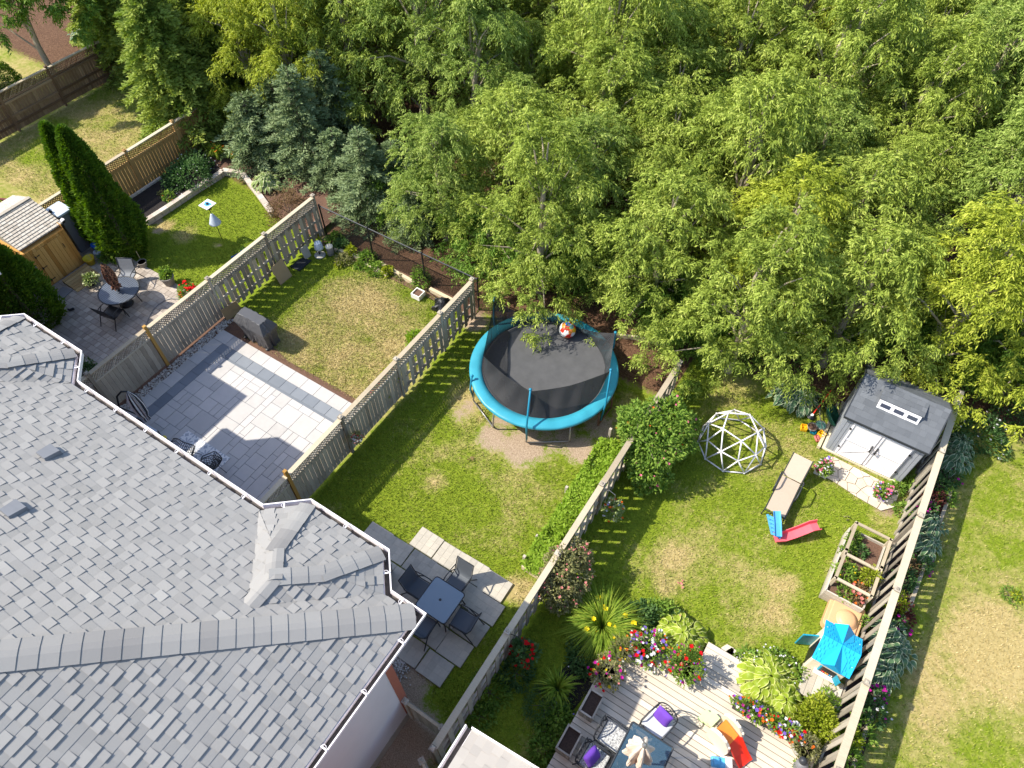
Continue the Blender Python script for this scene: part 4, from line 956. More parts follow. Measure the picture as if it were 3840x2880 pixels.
# umbrella base and upturned bucket, bin
p=g('z3',923,825); t=thing('umbrella_base','round grey umbrella base with a bucket over its short pole','umbrella base',(p.x,p.y,0))
mb=MB(); mb.lathe([(.20,0),(.21,.03),(.19,.05),(.04,.07)],seg=24); mb.build('disc',M['concrete'],t,smooth=True); mb=MB(); mb.tube([(0,0,.05),(0,0,.45)],.03,10); mb.build('pole',M['black'],t)
mb=MB(); mb.lathe([(.17,.36),(.16,.40),(.13,.62),(.10,.64)],(.03,.02,0),16); mb.build('bucket',M['bluegrey'],t,smooth=True)
p=g('z3',1018,815); t=thing('storage_canister','beige canister beside the umbrella base at the fence corner','canister',(p.x,p.y,0)); mb=MB(); mb.lathe([(.12,0),(.13,.05),(.13,.36),(.11,.38)],seg=16); mb.build('body',M['potgrey'],t,smooth=True); mb=MB(); mb.lathe([(.135,.36),(.135,.40),(.05,.43)],seg=16); mb.build('lid',M['cream_plastic'],t)
# lawn mower under black plastic
p=g('z3',1985,1275); t=thing('lawn_mower','black lawn mower wrapped in a plastic sheet beside the fence','lawn mower',(p.x,p.y,0),R(20))
mb=MB(); mb.lathe([(.20,.06),(.26,.10),(.27,.20),(.20,.27),(.12,.38),(.06,.42)],seg=22,sy=1.1,wob=lambda a,i:1+.10*math.sin(a*5+i)+.07*math.sin(a*9+2*i)); mb.build('body',M['black'],t)
for x,y in ((-.25,-.20),(-.25,.2),(.25,-.2),(.25,.2)): mb=MB(); mb.lathe([(.03,-.03),(.10,-.03),(.10,.03),(.03,.03)],seg=14); o=mb.build('wheel',M['potdark'],t); o.location=(x,y,.1); o.rotation_euler=(R(90),0,0)
mb=MB(); mb.tube([(-.2,-.1,.3),(-.55,-.12,.6),(-.55,.12,.6),(-.2,.1,.3)],.012,6); mb.build('handle',M['black'],t)
# ---------------------------------------------------------------- closed striped umbrella, bench, rug, bistro set
p=g('z4',560,1090,.0); tp=g('z4',405,748,2.3); bx=Vector((-15.95,4.62,0))
tp=None
for z in np.arange(1.2,2.6,.02):
    q=g('z4',410,760,z)
    if tp is None or abs(q.x-(-15.7))<abs(tp.x-(-15.7)): tp=q
t=thing('offset_umbrella','closed grey and white striped umbrella on a curved black pole by the eave','umbrella',(tp.x,tp.y,0))
H_=tp.z; mb=MB(); wob=lambda a,i:1+.28*math.cos(a*8)
mb.lathe([(.03,H_-1.42),(.10,H_-1.36),(.085,H_-1.2),(.14,H_-1.0),(.155,H_-.6),(.12,H_-.25),(.06,H_-.06),(.02,H_)],(0,0,0),64,wob=wob); mb.build('canopy',M['stripe'],t)
mb=MB(); mb.tube([(0,0,H_+.02),(-.10,-.10,H_+.06),(-.24,-.24,H_-.12),(-.33,-.33,H_-.55),(-.36,-.36,H_-1.1),(-.36,-.36,.0)],.028,9); mb.build('pole',M['black'],t,smooth=True)
mb=MB(); mb.tube([(-.34,-.34,H_-.6),(-.18,-.16,H_-1.0),(-.05,-.02,H_-1.35)],.02,8); mb.build('strut',M['black'],t,smooth=True)
mb=MB(); mb.lathe([(.3,.035),(.3,.09),(.05,.12)],(-.36,-.36,0),20); mb.build('base',M['black'],t)
p=g('z4',625,1085,.45); t=thing('garden_bench','black metal bench with a pale blue seat cushion half under the eave','bench',(p.x-.05,p.y-.3,0),0)
mb=MB()
for k in range(7): mb.box((-.02,-.33+k*.11,.42),(.42,.06,.02))
mb.build('seat',M['black'],t); mb=MB(); mb.box((.02,.18,.47),(.42,.34,.07)); mb.build('cushion',M['bluegrey'],t,bevel=.03)
for x,y in ((-.2,-.36),(.2,-.36),(-.2,.36),(.2,.36)): mb=MB(); mb.tube([(x,y,.035),(x,y,.42)],.016,7); mb.build('leg',M['black'],t)
p=g('z4',718,1152,.25); t=thing('watering_can','small yellow topped watering can beside the bench','watering can',(p.x,p.y,.035)); mb=MB(); mb.lathe([(.07,0),(.08,.03),(.08,.16),(.03,.2)],seg=14); mb.tube([(.06,0,.05),(.16,0,.13),(.2,0,.2)],.014,6); mb.build('body',M['black'],t); mb=MB(); mb.lathe([(.085,.16),(.085,.19),(.04,.21)],seg=14); mb.build('lid',M['yellow2'],t)
c=[g('z4',920,1105,.04),g('z4',1297,1335,.04),g('z4',1150,1482,.04)]; mb=MB(); ru,rv=(c[1]-c[0]),(c[2]-c[1]); w_=ru.length; d_=1.05
mb.box((0,0,0),(w_,d_,.012)); o=mb.build('rug',M['rug']); o.location=(c[0].x+w_/2,c[1].y-d_/2+.01,.045); tag(o,'outdoor rug with grey star tile pattern under the wire chairs','rug')
def wire_chair(name,label,loc,rz,group):
    t=thing(name,label,'chair',loc,rz,group)
    def shell(s,q):   # egg shaped bucket, s across, q from front edge to top of back
        y=.26-.52*min(q,.55)/.55-.10*max(0,q-.55)/.45; z=.40-.05*math.sin(min(q,.55)/.55*math.pi)+.46*max(0,q-.5)/.5
        wd=.30*math.sin(math.pi*(.10+.83*q))**.55
        return Vector((s*wd,y+.14*s*s*(q>.0)*(.3+q),z+.13*s*s))
    mb=MB()
    rim=[shell(-1,q/14) for q in range(15)]+[shell(1,q/14) for q in range(14,-1,-1)]; mb.tube(rim,.014,6,closed=True); mb.build('rim',M['black'],t,smooth=True)
    mb=MB()
    for k in range(1,17): q=k/17; mb.tube([shell(s/6,q) for s in range(-6,7)],.009,5)
    mb.build('wire_rib',M['black'],t,smooth=True)
    mb=MB()
    for s in (-.75,-.5,-.25,0,.25,.5,.75): mb.tube([shell(s,q/14) for q in range(15)],.007,5)
    mb.build('wire_spine',M['black'],t,smooth=True)
    for x,y in ((-.2,-.2),(.2,-.2),(-.2,.22),(.2,.22)): mb=MB(); mb.tube([(x*.5,y*.5,.36),(x*1.15,y*1.15,0)],.010,6); mb.build('leg',M['black'],t)
    return t
p=g('z4',930,1255,.6); w0=wire_chair('wire_chair','black woven wire egg chair closest to the eave on the star rug',(p.x-.05,p.y-.10,.05),R(-60),'wire egg chairs on the star rug')
p=g('z4',1155,1335,.5); copy_tree(w0,None,(p.x+.04,p.y-.12,.05),R(62),'black woven wire egg chair at the far end of the star rug')
p=g('z4',1010,1335,.45); t=thing('folding_table','small black folding side table frame between the wire chairs','table',(p.x,p.y-.25,.05))
mb=MB(); mb.tube(ring(.2,.42,20),.009,6,closed=True); mb.build('top_ring',M['black'],t)
for k in range(3): a=k*2.094; mb=MB(); mb.tube([(.2*math.cos(a),.2*math.sin(a),.42),(-.18*math.cos(a),-.18*math.sin(a),0)],.009,6); mb.build('leg',M['black'],t)

# ---------------------------------------------------------------- round slatted table, umbrella, chairs
rc=(g('z2',850,1035,.70)+g('z2',1200,1035,.70)+g('z2',1025,913,.70)+g('z2',1025,1157,.70))/4; RR=.66
t=thing('round_table','round dark slatted metal table on the warm grey pavers','table',(rc.x,rc.y,.03))
mb=MB(); mb.tube(ring(RR,.66,48),.022,8,closed=True); mb.build('rim',M['char'],t,smooth=True)
mb=MB()
M['slat']=simple('slate_blue_slat_metal',srgb('5d6470'),.3,.12,5,.03,spec=.6)
k=-RR+.05
while k<RR-.02:
    hw=math.sqrt(max(0,RR*RR-k*k))-.01; r0=.0
    mb.box((k,0,.66),(.062,hw*2,.014)); k+=.078
mb.build('slat',M['slat'],t)
mb=MB(); mb.lathe([(.025,.66),(.06,.672),(.06,.678),(.025,.68)],seg=16); mb.build('hub',M['char'],t)
mb=MB(); mb.lathe([(.22,0),(.23,.03),(.16,.07),(.05,.12),(.03,.4)],(0,0,0),24); mb.build('pedestal',M['black'],t,smooth=True)
for k in range(4): a=math.pi/4+k*math.pi/2; mb=MB(); mb.tube([(.5*math.cos(a),.5*math.sin(a),0),(.44*math.cos(a),.44*math.sin(a),.4),(.5*math.cos(a),.5*math.sin(a),.64)],.016,7); mb.build('leg',M['char'],t,smooth=True)
t=thing('patio_umbrella','closed brown patterned umbrella standing in the round slatted table','umbrella',(rc.x,rc.y,.03))
mb=MB(); mb.tube([(0,0,.35),(0,0,1.9)],.019,8); mb.build('pole',M['black'],t)
mb=MB(); mb.lathe([(.09,.80),(.16,.83),(.10,.95),(.15,1.1),(.165,1.35),(.13,1.6),(.07,1.82),(.02,1.88)],(0,0,0),48,wob=lambda a,i:1+.22*math.cos(a*8+i*.4)); mb.build('canopy',M['brown_canvas'],t)
mb=MB(); mb.lathe([(.03,1.87),(.035,1.92),(.0,1.97)],seg=10); mb.build('finial',M['black'],t)
p=g('z2',1090,915,.4); sling_chair('lounge_chair','grey high backed sling chair facing the round slatted table',(p.x,p.y,.03),R(210),sl='grey_sling',w_=.56)
p=g('z2',960,1230,.4); c2=sling_chair('dining_chair','black chair pulled away from the round slatted table',(p.x+.02,p.y-.0,.03),R(12),sl='black',fr='black',w_=.56)
# ---------------------------------------------------------------- small cedar shed, ramp and resin cabinet
a=g('z2',450,1020); b=g('z2',725,790); SU=(a.x+b.x)/2; 
sh=thing('garden_shed','small orange cedar shed with pale shingled roof and black hinges','shed',(SU-.75,(a.y+b.y)/2,0)); O=Vector(sh.location)
v0,v1=a.y-.12,b.y; hw=1.62
mb=OMB(O); mb.box2((SU-1.5,v0,0),(SU-.02,v1,hw),.5)
n=14
for k in range(n): y=v0+(v1-v0)*(k+.5)/n; mb.box((SU-.01,y,hw/2),((.022),(v1-v0)/n-.01,hw-.02))
for k in range(12): x=SU-1.5+1.48*(k+.5)/12; mb.box((x,v1+.005,hw/2+.08),(1.48/12-.01,.02,hw+.16)); mb.box((x,v0-.005,hw/2),(1.48/12-.01,.02,hw))
mb.build('wall',M['cedar_new'],sh)
d0,d1=v0+.30,v1-.22; mb=OMB(O); n=8
for k in range(n): y=d0+(d1-d0)*(k+.5)/n; mb.box((SU+.022,y,hw/2-.03),(.022,(d1-d0)/n-.008,hw-.2))
dr=mb.build('door',M['cedar_new'],sh)
for z in (.25,.8,1.3):
    mb=OMB(O); mb.beam((SU+.038,d0-.03,z),(SU+.038,d0+.16,z+.01),.006,.03); mb.box((SU+.04,d0,z),(.01,.03,.11)); mb.build('hinge',M['black'],dr)
mb=OMB(O); mb.tube([(SU+.04,d1-.09,1.02),(SU+.08,d1-.09,1.05),(SU+.08,d1-.09,1.17),(SU+.04,d1-.09,1.2)],.010,6); mb.build('handle',M['black'],dr)
e0=g('z2',180,700,1.72); e1=g('z2',525,450,1.72); zr=2.22
rm=OMB(O); ue=(e0.x+e1.x)/2; vA,vB=e0.y-.02,e1.y+.02; ur=ue-1.38; pk=(zr-1.72)/(ue-ur)
rs=random.Random(9); nc=12
for side in (1,-1):
    for k in range(nc):
        q0=k/nc; q1=(k+1.12)/nc; y=vA
        while y<vB-.01:
            y2=min(vB,y+rs.uniform(.11,.2)); xa,xb=(ue+(ur-ue)*q0,ue+(ur-ue)*min(1,q1)) if side>0 else (2*ur-ue+(ue-ur)*q0,2*ur-ue+(ue-ur)*min(1,q1))
            za,zb=1.72+(zr-1.72)*q0,1.72+(zr-1.72)*min(1,q1); l=.03
            pts=[(xa,y+.004,za+l),(xa,y2-.004,za+l),(xb,y2-.004,zb+.006),(xb,y+.004,zb+.006),(xa,y+.004,za-.01),(xa,y2-.004,za-.01)]
            rm.add(pts,[(0,1,2,3) if side>0 else (3,2,1,0),(0,4,5,1)],min(1,max(0,rs.gauss(.55,.25)))); y=y2
    
rm.build('roof',M['shingle_wood'],sh)
mb=OMB(O); mb.add([(ue,vA+.02,1.70),(ue,vB-.02,1.70),(ur,vB-.02,zr-.02),(ur,vA+.02,zr-.02),(2*ur-ue,vA+.02,1.70),(2*ur-ue,vB-.02,1.70)],[(0,1,2,3),(3,2,5,4),(0,3,4),(1,5,2)],.5)
mb.beam((ur,vA,zr+.02),(ur,vB,zr+.02),.14,.03); mb.build('roof_deck',M['greywood'],sh)
p=g('z2',555,905,.7); mb=OMB(O); mb.box((SU+.05,v0+.12,1.0),(.03,.05,.07)); mb.build('padlock',M['steel'],sh)
t=thing('wooden_ramp','small plank ramp in front of the cedar shed door','ramp',(0,0,0)); c=[g('z2',*p,.1) for p in ((545,965),(750,822),(868,890),(665,1040))]; O=sum(c,Vector())/4; t.location=(O.x,O.y,0)
mb=MB(); n=6
for k in range(n):
    f=lambda q:[(c[i][j]*(1-q)+c[i2][j]*q)-(O[j] if j<2 else 0) for i,i2 in ((0,3),(1,2)) for j in (0,1)]
    a_,b_=f(k/n+.01),f((k+1)/n-.01); z0,z1=.20-.14*k/n,.20-.14*(k+1)/n
    mb.add([(a_[0],a_[1],z0),(a_[2],a_[3],z0),(b_[2],b_[3],z1),(b_[0],b_[1],z1),(a_[0],a_[1],0.03),(a_[2],a_[3],0.03),(b_[2],b_[3],.03),(b_[0],b_[1],.03)],[(0,3,2,1),(0,1,5,4),(1,2,6,5),(2,3,7,6),(3,0,4,7)])
mb.build('planks',M['ramp'],t)
p=g('z2',705,722); cb=thing('storage_cabinet','tall grey resin cabinet with pale blue lid beside the cedar shed','cabinet',(p.x-.36,p.y+.29,0))
mb=MB(); mb.box((0,0,.85),(.68,.52,1.66)); mb.build('body',M['greyplastic'],cb,bevel=.02)
mb=MB(); mb.prism(rrect(.74,.58,.07),1.66,1.74); mb.build('lid',M['bluegrey'],cb,bevel=.02)
for y in (-.13,.13): mb=MB(); mb.box((.345,y,.85),(.02,.245,1.5)); mb.build('door',M['greyplastic'],cb,bevel=.006)
p=g('z2',430,345,1.82); mb=MB(); mb.lathe([(.05,0),(.06,.04),(.02,.09),(.03,.12)],seg=10); o=mb.build('ornament',M['black']); o.location=(p.x,p.y,1.74); tag(o,'small black bird ornament on the pale blue cabinet lid','ornament')
p=g('z2',530,425,1.75); t=thing('solar_lamp','small white topped solar lamp fixed at the cedar shed corner','lamp',(p.x,p.y,1.62)); mb=MB(); mb.box((0,0,.05),(.10,.12,.10)); mb.build('body',M['black'],t); mb=MB(); mb.box((0,0,.11),(.14,.16,.02),rx=.2); mb.build('panel',M['white'],t)
# bins and buckets
p=g('z2',845,665,.3); t=thing('storage_bin','bright blue bin between the cabinet and the tall cedars','bin',(p.x,p.y,.02)); mb=MB(); mb.lathe([(.14,0),(.17,.4),(.18,.42)],seg=18); mb.build('body',M['blue'],t,smooth=True); mb=MB(); mb.lathe([(.19,.41),(.19,.45),(.08,.48)],seg=18); mb.build('lid',M['blue'],t)
p=g('z2',868,720,.15); t=thing('storage_bin','mint green bin with lid in front of the bright blue bin','bin',(p.x,p.y-.05,.02)); mb=MB(); mb.lathe([(.12,0),(.14,.25),(.15,.27)],seg=18); mb.build('body',M['green_bin'],t,smooth=True); mb=MB(); mb.lathe([(.155,.26),(.155,.29),(.07,.31)],seg=18); mb.build('lid',M['bluegrey'],t)
p=g('z2',785,790,.1); t=thing('bucket','lemon yellow bucket behind the closed brown umbrella','bucket',(p.x,p.y,.02)); mb=MB(); mb.lathe([(.13,0),(.19,.30),(.20,.30),(.19,.28),(.12,.03)],seg=20); mb.build('body',M['yellow2'],t,smooth=True); mb=MB(); mb.tube([(.19*math.cos(a),.19*math.sin(a)*.2,.3+.16*math.sin(a)) for a in np.linspace(0,math.pi,9)],.006,5); mb.build('handle',M['steel'],t)
p=g('z2',940,765,.05); t=thing('plant_saucer','terracotta plant saucer on the concrete behind the grey sling chair','saucer',(p.x,p.y,.02)); mb=MB(); mb.lathe([(.10,0),(.13,.04),(.12,.04),(.09,.015)],seg=18); mb.build('dish',M['clay'],t)
p=g('z2',548,1055,.05); mb=MB(); mb.box((0,0,0),(.42,.46,.03)); o=mb.build('door_mat',M['greyplastic'],bevel=.008); o.location=(p.x,p.y,.06); o.rotation_euler=(0,0,R(12)); tag(o,'grey door mat beside the plank ramp','mat')
p=g('z2',607,1210,.05); t=thing('rubber_boot','small black boot lying on the warm grey pavers','boot',(p.x,p.y,.03),R(70)); mb=MB(); mb.tube([(0,0,.05),(.14,0,.05)],[.04,.045],8); mb.tube([(0,0,.05),(-.03,0,.12)],[.045,.03],8); mb.build('shaft',M['black'],t)
mb=MB(); pts=[g('z2',*p,.05) for p in ((1255,1362),(1285,1270),(1320,1210),(1365,1160),(1420,1122),(1480,1105),(1545,1112),(1600,1140))]; O=pts[0]; mb.tube([p-O for p in pts],.013,6); o=mb.build('garden_hose',M['greyplastic'],smooth=True); o.location=O; tag(o,'grey garden hose curving over the warm grey pavers','hose')
# pots
def pot(name,label,p,r,h,mat,soil='soil_dark',cat='pot'):
    t=thing(name,label,cat,(p.x,p.y,p.z)); mb=MB(); mb.lathe([(r*.7,0),(r*.95,h*.85),(r*1.03,h*.86),(r*1.03,h),(r*.9,h),(r*.88,h*.9)],seg=22); mb.build('vessel',M[mat],t,smooth=False)
    mb=MB(); mb.lathe([(0.001,h*.88),(r*.9,h*.9)],seg=22); mb.build('soil',M[soil],t); return t
pz=lambda zn,x,y,z=.03: (lambda q:Vector((q.x,q.y,z)))(g(zn,x,y,z))
pot('plant_pot','grey pot with a bare stick at the edge of the green lawn',pz('z2',1245,825),.16,.22,'potgrey')
p=pz('z2',1228,790); mb=MB(); mb.tube([(0,0,.2),(-.02,.01,.55)],.010,6); o=mb.build('stake',M['timber']); o.location=(p.x,p.y,.0); tag(o,'pale wooden stake stuck in the grey pot','stake')
pot('plant_pot','large grey pot of dark soil with one leafy plant',pz('z2',1470,975),.24,.36,'potgrey')
pot('plant_pot','dark pot with cream and green leaves by the plank ramp',pz('z2',795,985),.13,.2,'potdark')
# bird feeder
p=g('z2',1920,592); b=thing('bird_feeder','bird feeder pole with square white and blue tray and cone baffle','bird feeder',(p.x,p.y,0))
mb=MB(); mb.tube([(0,0,0),(0,0,1.55)],.014,8); mb.build('pole',M['black'],b)
mb=MB(); mb.lathe([(.22,.78),(.21,.80),(.05,1.18),(.02,1.2)],seg=24); mb.build('baffle',M['bluegrey'],b,smooth=True)
mb=MB(); mb.box((0,0,1.5),(.12,.12,.18)); mb.build('feeder_body',M['black'],b)
mb=MB(); mb.box((0,0,1.62),(.44,.44,.025)); tryo=mb.build('tray',M['white'],b,bevel=.006)
mb=MB(); mb.prism([(.14*math.cos(a)*(1+.25*math.sin(3*a)),.13*math.sin(a)*(1+.2*math.cos(2*a))) for a in np.linspace(0,2*math.pi,20)[:-1]],1.634,1.637); mb.build('blue_patch',M['toyblue2'],tryo)
mb=MB(); mb.lathe([(.05,1.635),(.05,1.67),(.02,1.70)],seg=12); mb.build('knob',M['potdark'],tryo)
# ornaments on the cedar fence
def flower_orn(p,r,mat,mat2,label,n):
    t=thing('wall_ornament',label,'ornament',p); mb=MB()
    for k in range(n): a=2*math.pi*k/n; mb.add([(0.02,r*.3*math.cos(a-.2),r*.3*math.sin(a-.2)),(.02,r*math.cos(a),r*math.sin(a)),(.02,r*.3*math.cos(a+.2),r*.3*math.sin(a+.2)),(.035,r*.55*math.cos(a),r*.55*math.sin(a))],[(0,1,3),(1,2,3)],.5)
    mb.build('petals',M[mat],t); mb=MB(); mb.lathe([(r*.35,0),(r*.3,.02)],seg=12); o=mb.build('centre',M[mat2],t); o.rotation_euler=(0,R(90),0); o.location=(.02,0,0)
def onplane(zn,x,y,u):
    best=None
    for z in np.arange(.05,1.8,.01):
        q=g(zn,x,y,z)
        if best is None or abs(q.x-u)<abs(best.x-u): best=q
    return best
q=onplane('z2',1252,148,FU[2]+.08); flower_orn((FU[2]+.07,q.y,q.z),.13,'yellow2','fl_orange','yellow sunflower ornament hung on the honey cedar fence',12)
q=onplane('z1',1690,1310,FU[2]+.08); flower_orn((FU[2]+.07,q.y,q.z),.15,'bluegrey','steel','pale grey star ornament hung on the honey cedar fence',8)
# blue pole leaning behind the lattice fence
a=g('z2',2000,748,.05); b=g('z3',420,560,1.6); mb=MB(); b=Vector((FU[3]-.12,b.y,1.55)); mb.tube([(0,0,0),b-a],.012,6); mb.tube([(0,0,.0),(.12,.16,.03)],.03,6); o=mb.build('blue_pole',M['blue'],smooth=True); o.location=a; tag(o,'long blue handled pole leaning behind the lattice fence','pole')

# ---------------------------------------------------------------- climbing dome
dc=(g('z7',505,640,1.25)); dm=None
pts0=[g('z7',*p) for p in ((240,880),(600,1060),(770,940),(425,1035))]
# fit circle through base points
A_=np.array([[2*p.x,2*p.y,1] for p in pts0]); b_=np.array([p.x**2+p.y**2 for p in pts0]); sol=np.linalg.lstsq(A_,b_,rcond=None)[0]; dcx,dcy=sol[0],sol[1]; dR=math.sqrt(max(.3,sol[2]+dcx**2+dcy**2))
dcx,dcy,dR=-.60,13.02,.98
dm=thing('climbing_dome','white geodesic climbing dome on the grass','climbing frame',(dcx,dcy,0),R(8))
phi=(1+5**.5)/2; ico=[]
def icov():
    vs=[(0,0,1)]
    for k in range(5): a=2*math.pi*k/5; vs.append((2/5**.5*math.cos(a),2/5**.5*math.sin(a),1/5**.5))
    for k in range(5): a=2*math.pi*(k+.5)/5; vs.append((2/5**.5*math.cos(a),2/5**.5*math.sin(a),-1/5**.5))
    return [Vector(v) for v in vs]
iv=icov(); edges=set(); nodes={}
def nid(p):
    key=tuple(round(x,4) for x in p); nodes.setdefault(key,Vector(p)); return key
tri=[(0,1+k,1+(k+1)%5) for k in range(5)]+[(1+k,6+k,1+(k+1)%5) for k in range(5)]+[(6+k,1+(k+1)%5,6+(k+1)%5) for k in range(5)]
for t3 in tri:
    a,b,c=[iv[i] for i in t3]; ab,bc_,ca_=[((p+q)/2).normalized() for p,q in ((a,b),(b,c),(c,a))]
    for p,q in ((a,ab),(ab,b),(b,bc_),(bc_,c),(c,ca_),(ca_,a),(ab,bc_),(bc_,ca_),(ca_,ab)):
        if p.z>-.05 and q.z>-.05: edges.add(tuple(sorted((nid(p),nid(q)))))
st=None
for (p,q) in sorted(edges):
    a,b=nodes[p],nodes[q]
    if (a-Vector((0,0,1))).length<.01 or (b-Vector((0,0,1))).length<.01: continue
    a=Vector((a.x*dR,a.y*dR,max(.02,a.z*dR*1.25))); b=Vector((b.x*dR,b.y*dR,max(.02,b.z*dR*1.25)))
    mb=MB(); mb.tube([a,b],.021,7); mb.build('strut',M['white'],dm,smooth=True)
for k,p in nodes.items():
    if (p-Vector((0,0,1))).length<.01: continue
    mb=MB(); mb.lathe([(.0,-.03),(.032,-.02),(.032,.02),(.0,.03)],(0,0,0),8); o=mb.build('hub',M['white'],dm,smooth=True); o.location=(p.x*dR,p.y*dR,max(.02,p.z*dR*1.25))
# ---------------------------------------------------------------- sun lounger
l0=[g('z7',*p,.33) for p in ((990,1112),(1142,1170),(1030,1472),(875,1412))]; LC=sum(l0,Vector())/4
ln=thing('sun_lounger','beige sling sun lounger with raised backrest on the lawn','lounger',(LC.x,LC.y,0),R(-1)); ws=.52; y0_,y1_=-.62,.62
mb=MB(); mb.box((0,0,.325),(ws,1.24,.012)); mb.build('seat_sling',M['beige_sling'],ln,bevel=.004)
bl_=[( -ws/2,.64,.34),(ws/2,.64,.34),(ws/2,1.22,.72),(-ws/2,1.22,.72)]
mb=MB(); mb.add([Vector(p) for p in bl_]+[Vector(p)-Vector((0,-.006,.012)) for p in bl_],[(0,1,2,3),(7,6,5,4),(0,4,5,1),(1,5,6,2),(2,6,7,3),(3,7,4,0)],.5); mb.build('back_sling',M['beige_sling'],ln)
for s in (-1,1):
    x=s*(ws/2+.02); mb=MB(); mb.tube([(x,-.68,.31),(x,.66,.31)],.016,7); mb.build('side_rail',M['char'],ln)
    mb=MB(); mb.tube([(x,.64,.32),(x,1.24,.73)],.014,7); mb.build('back_rail',M['char'],ln)
    for y in (-.6,.55): mb=MB(); mb.tube([(x,y,.31),(x*1.05,y+(-.06 if y<0 else .05),0)],.016,7); mb.build('leg',M['char'],ln)
    mb=MB(); mb.tube([(x*1.12,.0,.31),(x*1.14,.05,.5),(x*1.14,.14,.54),(x*1.14,.52,.55),(x*1.1,.66,.42)],.022,7); mb.build('arm',M['char'],ln,smooth=True)
mb=MB(); mb.tube([(-.28,-.66,.31),(.28,-.66,.31)],.014,7); mb.build('crossbar',M['char'],ln)
# ---------------------------------------------------------------- toddler slide lying in two pieces
p=g('z7',945,1655); sl_=thing('toy_slide','toddler slide with blue ladder and faded red bent chute on the grass','toy slide',(p.x,p.y,0)); O=Vector(sl_.location)
lad0,lad1=g('z7',945,1640,.12),g('z7',905,1465,.42)
mb=OMB(O); d=(lad1-lad0)
for s in (-.11,.11): mb.beam(lad0+Vector((s,0,0)),lad1+Vector((s,.0,0)),.05,.06)
for k in range(5): q=lad0+d*(k+.5)/5; mb.box((q.x,q.y,q.z),(.22,.10,.03))
mb.build('ladder',M['toyblue2'],sl_,bevel=.008)
mb=OMB(O); q0,q1=g('z7',960,1640,.25),g('z7',948,1420,.52); mb.sweep([(-.09,.05),(-.07,.0),(.07,.0),(.09,.05),(.10,.05),(.08,-.02),(-.08,-.02),(-.10,.05)],[q0,q0.lerp(q1,.5)+Vector((0,0,.02)),q1]); mb.build('side_wing',M['toyblue2'],sl_)
mb=OMB(O); q=[g('z7',930,1655,.10),g('z7',1010,1650,.10),g('z7',1100,1620,.16),g('z7',1190,1585,.24),g('z7',1250,1560,.30),g('z7',1312,1550,.30)]
mb.sweep([(-.13,.11),(-.10,.0),(.10,.0),(.13,.11),(.15,.11),(.12,-.025),(-.12,-.025),(-.15,.11)],q); mb.build('chute',M['toypink'],sl_)
# ---------------------------------------------------------------- grey shed with white double doors
a=g('z8',490,650); b=g('z8',1130,950); u0,u1,vf=a.x,b.x,(a.y+b.y)/2; eh=1.86; dep=1.95; rz_=2.52; uc=(u0+u1)/2
sd2=thing('garden_shed','grey resin shed with white double doors and charcoal shingle roof','shed',(uc,vf+dep/2,0)); O=Vector(sd2.location)
mb=OMB(O); mb.box2((u0,vf,.0),(u1,vf+dep,eh),.5); mb.add([(u0,vf,eh),(u0,vf+dep,eh),(u0,vf+dep/2,rz_-.06),(u1,vf,eh),(u1,vf+dep,eh),(u1,vf+dep/2,rz_-.06)],[(0,2,1),(3,4,5)],.5)
n=22
for k in range(n):
    x=u0+(u1-u0)*(k+.5)/n; mb.box((x,vf-.008,eh/2),((u1-u0)/n-.012,.016,eh-.02))
for k in range(18):
    y=vf+dep*(k+.5)/18
    for x in (u0-.008,u1+.008): mb.box((x,y,eh/2),(.016,dep/18-.012,eh-.02))
M['shed_wall']=simple('grey_shed_resin',srgb('9da0a8'),.55,.06,4,.03); mb.build('wall',M['shed_wall'],sd2)
mb=OMB(O); mb.box2((u0-.1,vf-.06,0),(u1+.05,vf+dep,.06)); mb.build('base_frame',M['timber'],sd2)
x0,x1=u0+.27,u1-.27; dh=1.68
for s,(xa,xb) in enumerate(((x0,uc-.004),(uc+.004,x1))):
    mb=OMB(O); mb.box2((xa,vf-.045,.10),(xb,vf-.016,dh))
    mb2=mb; y=vf-.047
    for (pa,pb) in (((xa+.04,.14),(xb-.04,.14)),((xa+.04,dh-.04),(xb-.04,dh-.04)),((xa+.04,.14),(xa+.04,dh-.04)),((xb-.04,.14),(xb-.04,dh-.04)),((xa+.04,dh/2+.05),(xb-.04,dh/2+.05))): mb.beam((pa[0],y,pa[1]),(pb[0],y,pb[1]),.004,.05,up=(0,1,0))
    if s==0: mb.beam((xa+.07,y+.001,.18),(xb-.07,y+.001,dh/2),.004,.045,up=(0,1,0))
    else: mb.beam((xb-.07,y+.001,.18),(xa+.07,y+.001,dh/2),.004,.045,up=(0,1,0))
    do=mb.build('door',M['white'],sd2)
    hx=uc+(-.07 if s==0 else .07); mb=OMB(O); mb.tube([(hx,vf-.05,.80),(hx,vf-.12,.84),(hx,vf-.12,1.0),(hx,vf-.05,1.04)],.018,7); mb.box((hx,vf-.06,.92),(.045,.012,.3)); mb.build('handle',M['black'],do)
    for z in (.45,1.35): mb=OMB(O); hx=xa+.0 if s==0 else xb; mb.box((hx,vf-.052,z),(.05,.02,.06)); mb.build('hinge',M['black'],do)
rf=OMB(O); ov=.10; slope=(rz_-eh)/(dep/2); 
plf=(0,slope,eh-slope*vf); plb=(0,-slope,eh+slope*(vf+dep))
shingle_plane(rf,[(u0-.05,vf-ov),(u1+.05,vf-ov),(u1+.05,vf+dep/2),(u0-.05,vf+dep/2)],plf,ex=.17,seed=400,flat=.006,lift=.004,tw=(.14,.24))
